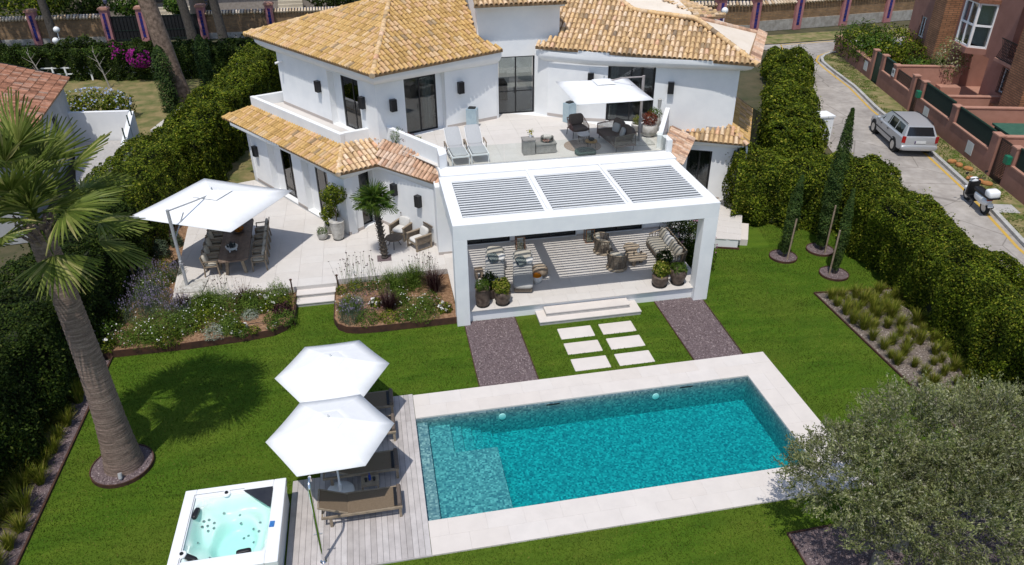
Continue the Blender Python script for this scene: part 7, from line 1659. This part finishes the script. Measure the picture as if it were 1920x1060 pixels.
winframe(6.27,7.33,1.32,2.53,4.1,True); part(th, "tiled_sill", tbox(MB(), 5.6,7.75,3.4,3.999,.75,.92), 'brick_orange', world=True)
# bay window
bz0, bz1 = 2.95, 5.25; bay = MB(); BP = [(1.75,4.0),(2.05,3.25),(3.55,3.25),(3.95,4.0)]
for i, (s,t_) in enumerate(BP): tbox(bay, s-.06, s+.06, t_-.06, t_+.06, bz0, bz1)
for (a, b) in zip(BP, BP[1:]):
    for z in (bz0+.05, (bz0+bz1)/2, bz1-.05): bay.beam(tw(*a)+(ZB+z,), tw(*b)+(ZB+z,), .1,.1)
bay.beam(tw(2.8,3.25)+(ZB+bz0,), tw(2.8,3.25)+(ZB+bz1,), .1,.1,(1,0,0)); bw_ = part(th, "bay_window", bay, 'white_paint', world=True)
for (a, b) in zip(BP, BP[1:]):
    for z0_, z1_ in ((bz0+.1,(bz0+bz1)/2-.05),((bz0+bz1)/2+.05,bz1-.1)):
        P = lambda p, z: tw(*p)+(ZB+z,); part(bw_, "pane", MB().face([P(a,z0_),P(b,z0_),P(b,z1_),P(a,z1_)]), 'glass', world=True)
q = [tw(s,t_) for s, t_ in ((1.6,3.999),(1.95,3.1),(3.65,3.1),(4.1,3.999))]
part(th, "bay_base", MB().prism(q, ZB+bz0-.3, ZB+bz0-.001), 'pink', world=True); part(th, "bay_roof", MB().prism(q, ZB+bz1+.001, ZB+bz1+.2), 'tile_red', world=True)
part(th, "curtain", tbox(MB(), 1.8,3.9,3.9,3.93,bz0,bz1), 'curtain', world=True)
# yard plants, cabinet, planters
cb = thing("utility_cabinet", "dark green garden cabinet in the yard behind the scooter wall", "cabinet", tw(14,2)+(ZB,)); part(cb, "body", tbox(MB(), 12.6,14.5,1.0,2.3,0,1.5), 'green_paint', world=True); part(cb, "roof", tbox(MB(), 12.5,14.6,.9,2.4,1.5,1.58), mat("faded_green_roof",(.03,.10,.07),(.045,.13,.09),4,.6), world=True)
pb = thing("planter_box", "pink planter box with an olive shrub in the second house's porch", "planter", tw(2.4,3.0)+(ZB,)); part(pb, "box", tbox(MB(), 1.2,3.6,2.4,3.5,0,.75), 'pink_cap', world=True)
def shrub(s, t_, z, r_, n, sz, m, label, name="shrub", sq_=1.0, seed=0, trunk=0):
    o = thing(name, label, "shrub", tw(s,t_)+(ZB+z,)); 
    if trunk: part(o, "trunk", MB().tube([(0,0,0),(.05,0,trunk*.6),(0,.05,trunk)],[.06,.05,.03],7), 'stem')
    ball(o, (0,0,trunk+r_*sq_*.8), r_, n, sz, m, .5, sq_, seed); return o
shrub(2.4,3.0,.75,1.0,1100,.13,'leaf_olive',"sparse olive shrub in the pink planter under the bay window",seed=141,sq_=1.2,trunk=.3)
for k, (s,t_,r_,m) in enumerate(((-6.6,.8,1.35,'leaf_bright'),(-5.0,.9,1.45,'leaf_hedge'),(-3.4,1.0,1.4,'leaf_bright'),(-1.9,1.1,1.1,'leaf_hedge'),(-4.4,2.4,1.5,'leaf_hedge'),(-1.6,2.6,1.25,'leaf_hedge'),(.9,2.2,1.0,'leaf_bright'))):
    shrub(s,t_,.3,r_,int(1500*r_),.16,m,"overhanging green shrub at the road bend, "+["leftmost over the low wall","second over the low wall","third over the low wall","next to the green gate","behind the low wall","behind the green gate","behind the short green screen"][k],seed=150+k,sq_=.85)
yp = thing("yucca", "small spiky yucca in the first front yard", "plant", tw(.5,3.4)+(ZB,)); part(yp, "trunk", MB().tube([(0,0,0),(0,0,1.1)],[.08,.07],7), 'stem'); o = obj("leaves", with_mat(blade_mesh(90,.9,.75,.5,.035,3,.9,77,.05), 'leaf_bright'), yp, (0,0,.95))
shrub(-.2,3.0,0,.55,500,.12,'grass_tuft',"yellow green shrub left of the yucca",seed=161)

# car
def wagon():
    t = thing("parked_car", "silver estate car parked on the street by the pink wall", "car", (24.74,17.3,2.2), math.atan2(.964,.265)*0 + math.atan2(-.265,.964))
    M['car'] = mat("silver_car_paint", (.46,.465,.47), rough=.3, metal=.35, spec=.5); M['car_glass'] = mat("dark_car_glass", (.012,.014,.016), rough=.06, spec=.6); M['tyre'] = mat("tyre_rubber", (.018,.018,.018), rough=.9)
    # stations along y (front +): (y, half width, z low, z belt, hood drop)
    st = [(-2.12,.70,.42,.74),(-2.08,.80,.30,.92),(-1.9,.845,.24,.96),(-1.2,.86,.21,.95),(0,.865,.20,.93),(.95,.86,.21,.90),(1.5,.85,.22,.80),(1.95,.80,.26,.70),(2.12,.66,.38,.58)]
    vs = []; fs = []
    for (y,w,zl,zb) in st:
        m = (zl+zb)/2
        for (x,z) in ((w*.8,zl),(w*.98,zl+.1),(w,m),(w*.97,zb-.06),(w*.9,zb),(0,zb+.03),(-w*.9,zb),(-w*.97,zb-.06),(-w,m),(-w*.98,zl+.1),(-w*.8,zl),(0,zl)): vs.append((x,y,z))
    k = 12
    for i in range(len(st)-1): fs += [(i*k+j, i*k+(j+1)%k, (i+1)*k+(j+1)%k, (i+1)*k+j) for j in range(k)]
    fs += [tuple(range(k))[::-1], tuple((len(st)-1)*k+j for j in range(k))]
    part(t, "body", MB().add(vs, fs), 'car', smooth=35)
    g = [(-2.02,.70,.94,-1.72,.58),(1.12,.70,.88,.28,.56)]     # greenhouse base and roof
    zr = 1.43; cab = [(-2.04,.74,.93),(-1.0,.79,.93),(.4,.78,.92),(1.15,.72,.88)]; roof_ = [(-1.80,.56,zr-.04),(-1.0,.60,zr+.02),(-.1,.60,zr+.02),(.42,.56,zr-.05)]
    vs = [( w,y,z) for y,w,z in cab]+[( w,y,z) for y,w,z in roof_]+[(-w,y,z) for y,w,z in cab]+[(-w,y,z) for y,w,z in roof_]
    fs = []
    for i in range(3): fs += [(i,i+1,5+i,4+i),(8+i+1,8+i,12+i,12+i+1),(4+i,5+i,13+i,12+i)]
    fs += [(0,4,12,8),(3,11,15,7)]; part(t, "cabin", MB().add(vs, fs), 'car', smooth=25)
    def onside(y, f_, sx, out=.006):
        def ip(a):
            for (y0,w0,z0),(y1,w1,z1) in zip(a, a[1:]):
                if y0 <= y <= y1: u = (y-y0)/(y1-y0); return w0+(w1-w0)*u, z0+(z1-z0)*u
            return (a[0][1:] if y < a[0][0] else a[-1][1:])
        wb, zb = ip(cab); wr, zr_ = ip(roof_); yb = y; 
        return (sx*(wb+(wr-wb)*f_+out), y, zb+(zr_-zb)*f_)
    for sx in (-1,1):
        for (y0,y1,y0t,y1t) in ((-1.72,-1.0,-1.62,-1.0),(-.92,-.22,-.92,-.22),(-.14,.74,-.14,.30)):
            part(t, "side_window", MB().face([onside(y0,.1,sx),onside(y1,.1,sx),onside(y1t,.86,sx),onside(y0t,.86,sx)]), 'car_glass')
        part(t, "roof_rail", MB().tube([(sx*.56,-1.7,zr+.03),(sx*.58,-.9,zr+.07),(sx*.57,.3,zr+.02)], .018, 6), 'black_plastic')
        part(t, "side_moulding", MB().beam((sx*.872,-1.1,.55),(sx*.872,1.0,.53),.012,.05), 'black_plastic'); part(t, "mirror", MB().cushion((sx*.92,.72,.98),(.2,.12,.14),None,.6,10,6), 'car', smooth=60)
        part(t, "tail_light", MB().boxm(Matrix.Translation((sx*.73,-2.09,.83))@Rz(sx*.5), .16,.05,.30), mat("red_light",(.35,.015,.012),rough=.2) if sx < 0 else mat("red_light_pair",(.35,.015,.012),rough=.2))
        part(t, "door_handle", MB().beam((sx*.862,-.45,.80),(sx*.862,-.28,.80),.02,.03).beam((sx*.862,.42,.79),(sx*.862,.58,.79),.02,.03), 'black_plastic')
        for y in (-1.3,1.33):
            w_ = part(t, "wheel", MB().tube([(sx*.68,y,.31),(sx*.86,y,.31)], .31, 20), 'tyre', smooth=40); part(w_, "rim", MB().tube([(sx*.861,y,.31),(sx*.872,y,.31)], .2, 14), 'steel'); part(t, "wheel_arch", MB().tube([(sx*.60,y,.33),(sx*.858,y,.33)], .37, 20), 'dark', smooth=40)
    part(t, "rear_window", MB().face([(-.62,-2.035,.99),(.62,-2.035,.99),(.52,-1.84,1.34),(-.52,-1.84,1.34)]), 'car_glass'); part(t, "windscreen", MB().face([(.64,1.08,.93),(-.64,1.08,.93),(-.5,.48,1.34),(.5,.48,1.34)]), 'car_glass')
    part(t, "rear_bumper", MB().cushion((0,-2.08,.45),(1.66,.22,.26),None,.25,16,6), 'car', smooth=50); part(t, "front_bumper", MB().cushion((0,2.05,.42),(1.5,.24,.26),None,.25,16,6), 'car', smooth=50)
    pl_ = part(t, "number_plate", MB().boxm(Matrix.Translation((0,-2.135,.72)), .5,.012,.12), 'white_plate'); part(pl_, "blue_band", MB().boxm(Matrix.Translation((-.225,-2.143,.72)), .05,.004,.12), 'blue_tile')
wagon()
def scooter():
    t = thing("scooter", "white and black motor scooter with top box parked at the kerb", "scooter", (22.93,9.9,2.2), math.atan2(-.34,1.39)*1.0 - 0.0)
    t.rotation_euler = (0,R(-6),math.atan2(-.34,1.39)); t.rotation_euler[2] = -math.atan2(.34,1.39)
    for y, nm in ((.70,"front"),(-.68,"rear")):
        w_ = part(t, "wheel", MB().tube([(-.055,y,.27),(.055,y,.27)], .27, 20), 'tyre', smooth=40); part(w_, "rim", MB().tube([(-.06,y,.27),(.06,y,.27)], .17, 12), 'steel')
    part(t, "front_fender", MB().cushion((0,.72,.47),(.2,.55,.2),None,.8), 'white_paint', smooth=60); part(t, "leg_shield", MB().beam((0,.50,.35),(0,.36,.95),.42,.1,(0,1,0)), 'black_plastic'); part(t, "front_cowl", MB().cushion((0,.46,.92),(.34,.22,.34),None,.7), 'white_paint', smooth=60)
    part(t, "fork", MB().tube([(0,.72,.27),(0,.42,1.0)], .04, 8), 'black_plastic'); part(t, "handlebar", MB().tube([(-.34,.28,1.08),(0,.4,1.05),(.34,.28,1.08)], .022, 8), 'black_plastic')
    for x in (-.36,.36): part(t, "mirror", MB().tube([(x*.6,.35,1.08),(x,.38,1.28)], .01, 5).cushion((x,.38,1.32),(.14,.04,.1),None,.8,8,5), 'black_plastic')
    part(t, "floorboard", MB().box((-.18,-.1,.28),(.18,.48,.36)), 'black_plastic', bevel=.03); part(t, "rear_body", MB().cushion((0,-.42,.56),(.36,.95,.36),None,.55), 'white_paint', smooth=60); part(t, "seat", MB().cushion((0,-.3,.79),(.33,.95,.16),None,.5), 'black_plastic', smooth=60)
    part(t, "top_box", MB().cushion((0,-1.0,1.0),(.44,.40,.3),None,.35), 'white_paint', smooth=50); part(t, "box_base", MB().box((-.22,-1.2,.82),(.22,-.78,.87)), 'black_plastic'); part(t, "number_plate", MB().boxm(Matrix.Translation((0,-1.02,.5))@Rx(R(-20)), .2,.01,.16), 'white_plate')
    part(t, "tail_light", MB().box((-.1,-.93,.66),(.1,-.87,.74)), mat("scooter_red",(.3,.01,.01),rough=.3)); part(t, "exhaust", MB().tube([(.17,-.2,.25),(.19,-.85,.33)], .06, 10), 'black_plastic'); part(t, "stand", MB().tube([(-.08,0,.28),(-.25,-.05,0)], .015, 5), 'black_metal')
scooter()
M['rust_rock'] = mat("orange_rock", (.42,.19,.06), (.30,.13,.05), 9, .95, .6, 25)
for k, (s,t_) in enumerate(((13.6,-.9),(14.0,-.75),(14.45,-.55),(15.6,-.95),(15.9,-.7),(16.15,-.5))):
    me = MB().cushion((0,0,.06),(.42,.30,.2),None,.8,10,6); o = me.build("rock", M['rust_rock'], loc=tw(s,t_)+(2.24,), rot=(0,0,k*1.1), smooth=30); tag(o, "orange rock on the verge near the scooter gate, "+["first of the far row","middle of the far row","last of the far row","first of the near row","middle of the near row","last of the near row"][k], "rock", "orange rocks on the verge")
mh = tag(MB().box((-.4,-.4,0),(.4,.4,.012)).build("manhole_cover", M['stone_edge'], loc=tw(18.6,-.9)+(2.241,), rot=(0,0,-.3)), "square drain cover in the verge at the right edge", "drain cover")
wp = thing("white_pier", "white gate pier beside the street between the hedges", "pier", (21.2,18.6,2.0)); part(wp, "shaft", MB().box((-.38,-.38,-.2),(.38,.38,1.35)), 'white'); part(wp, "cap", MB().box((-.42,-.42,1.35),(.42,.42,1.43)), 'white')
vg = NR.uniform(-8,22,16000); vt = NR.uniform(-2.4,-.05,16000); P = np.c_[29.76-.26983*vg+.96291*vt, 27.08-.96291*vg-.26983*vt, np.full(16000,2.25)]
P = P[(lump(P*np.array([.9,.9,0])) > -.12) & in_poly(P, [p for p in vr]+[tw(s,0) for s in (-8.6,-7.6,0,10,20,25.4)])]; st_ = struct(obj("verge_grass", fastmesh("verge_grass", leaves(P, np.tile([0,0,1.],(len(P),1)), .11, .25, .5, .2), M['blade'])), 'stuff')
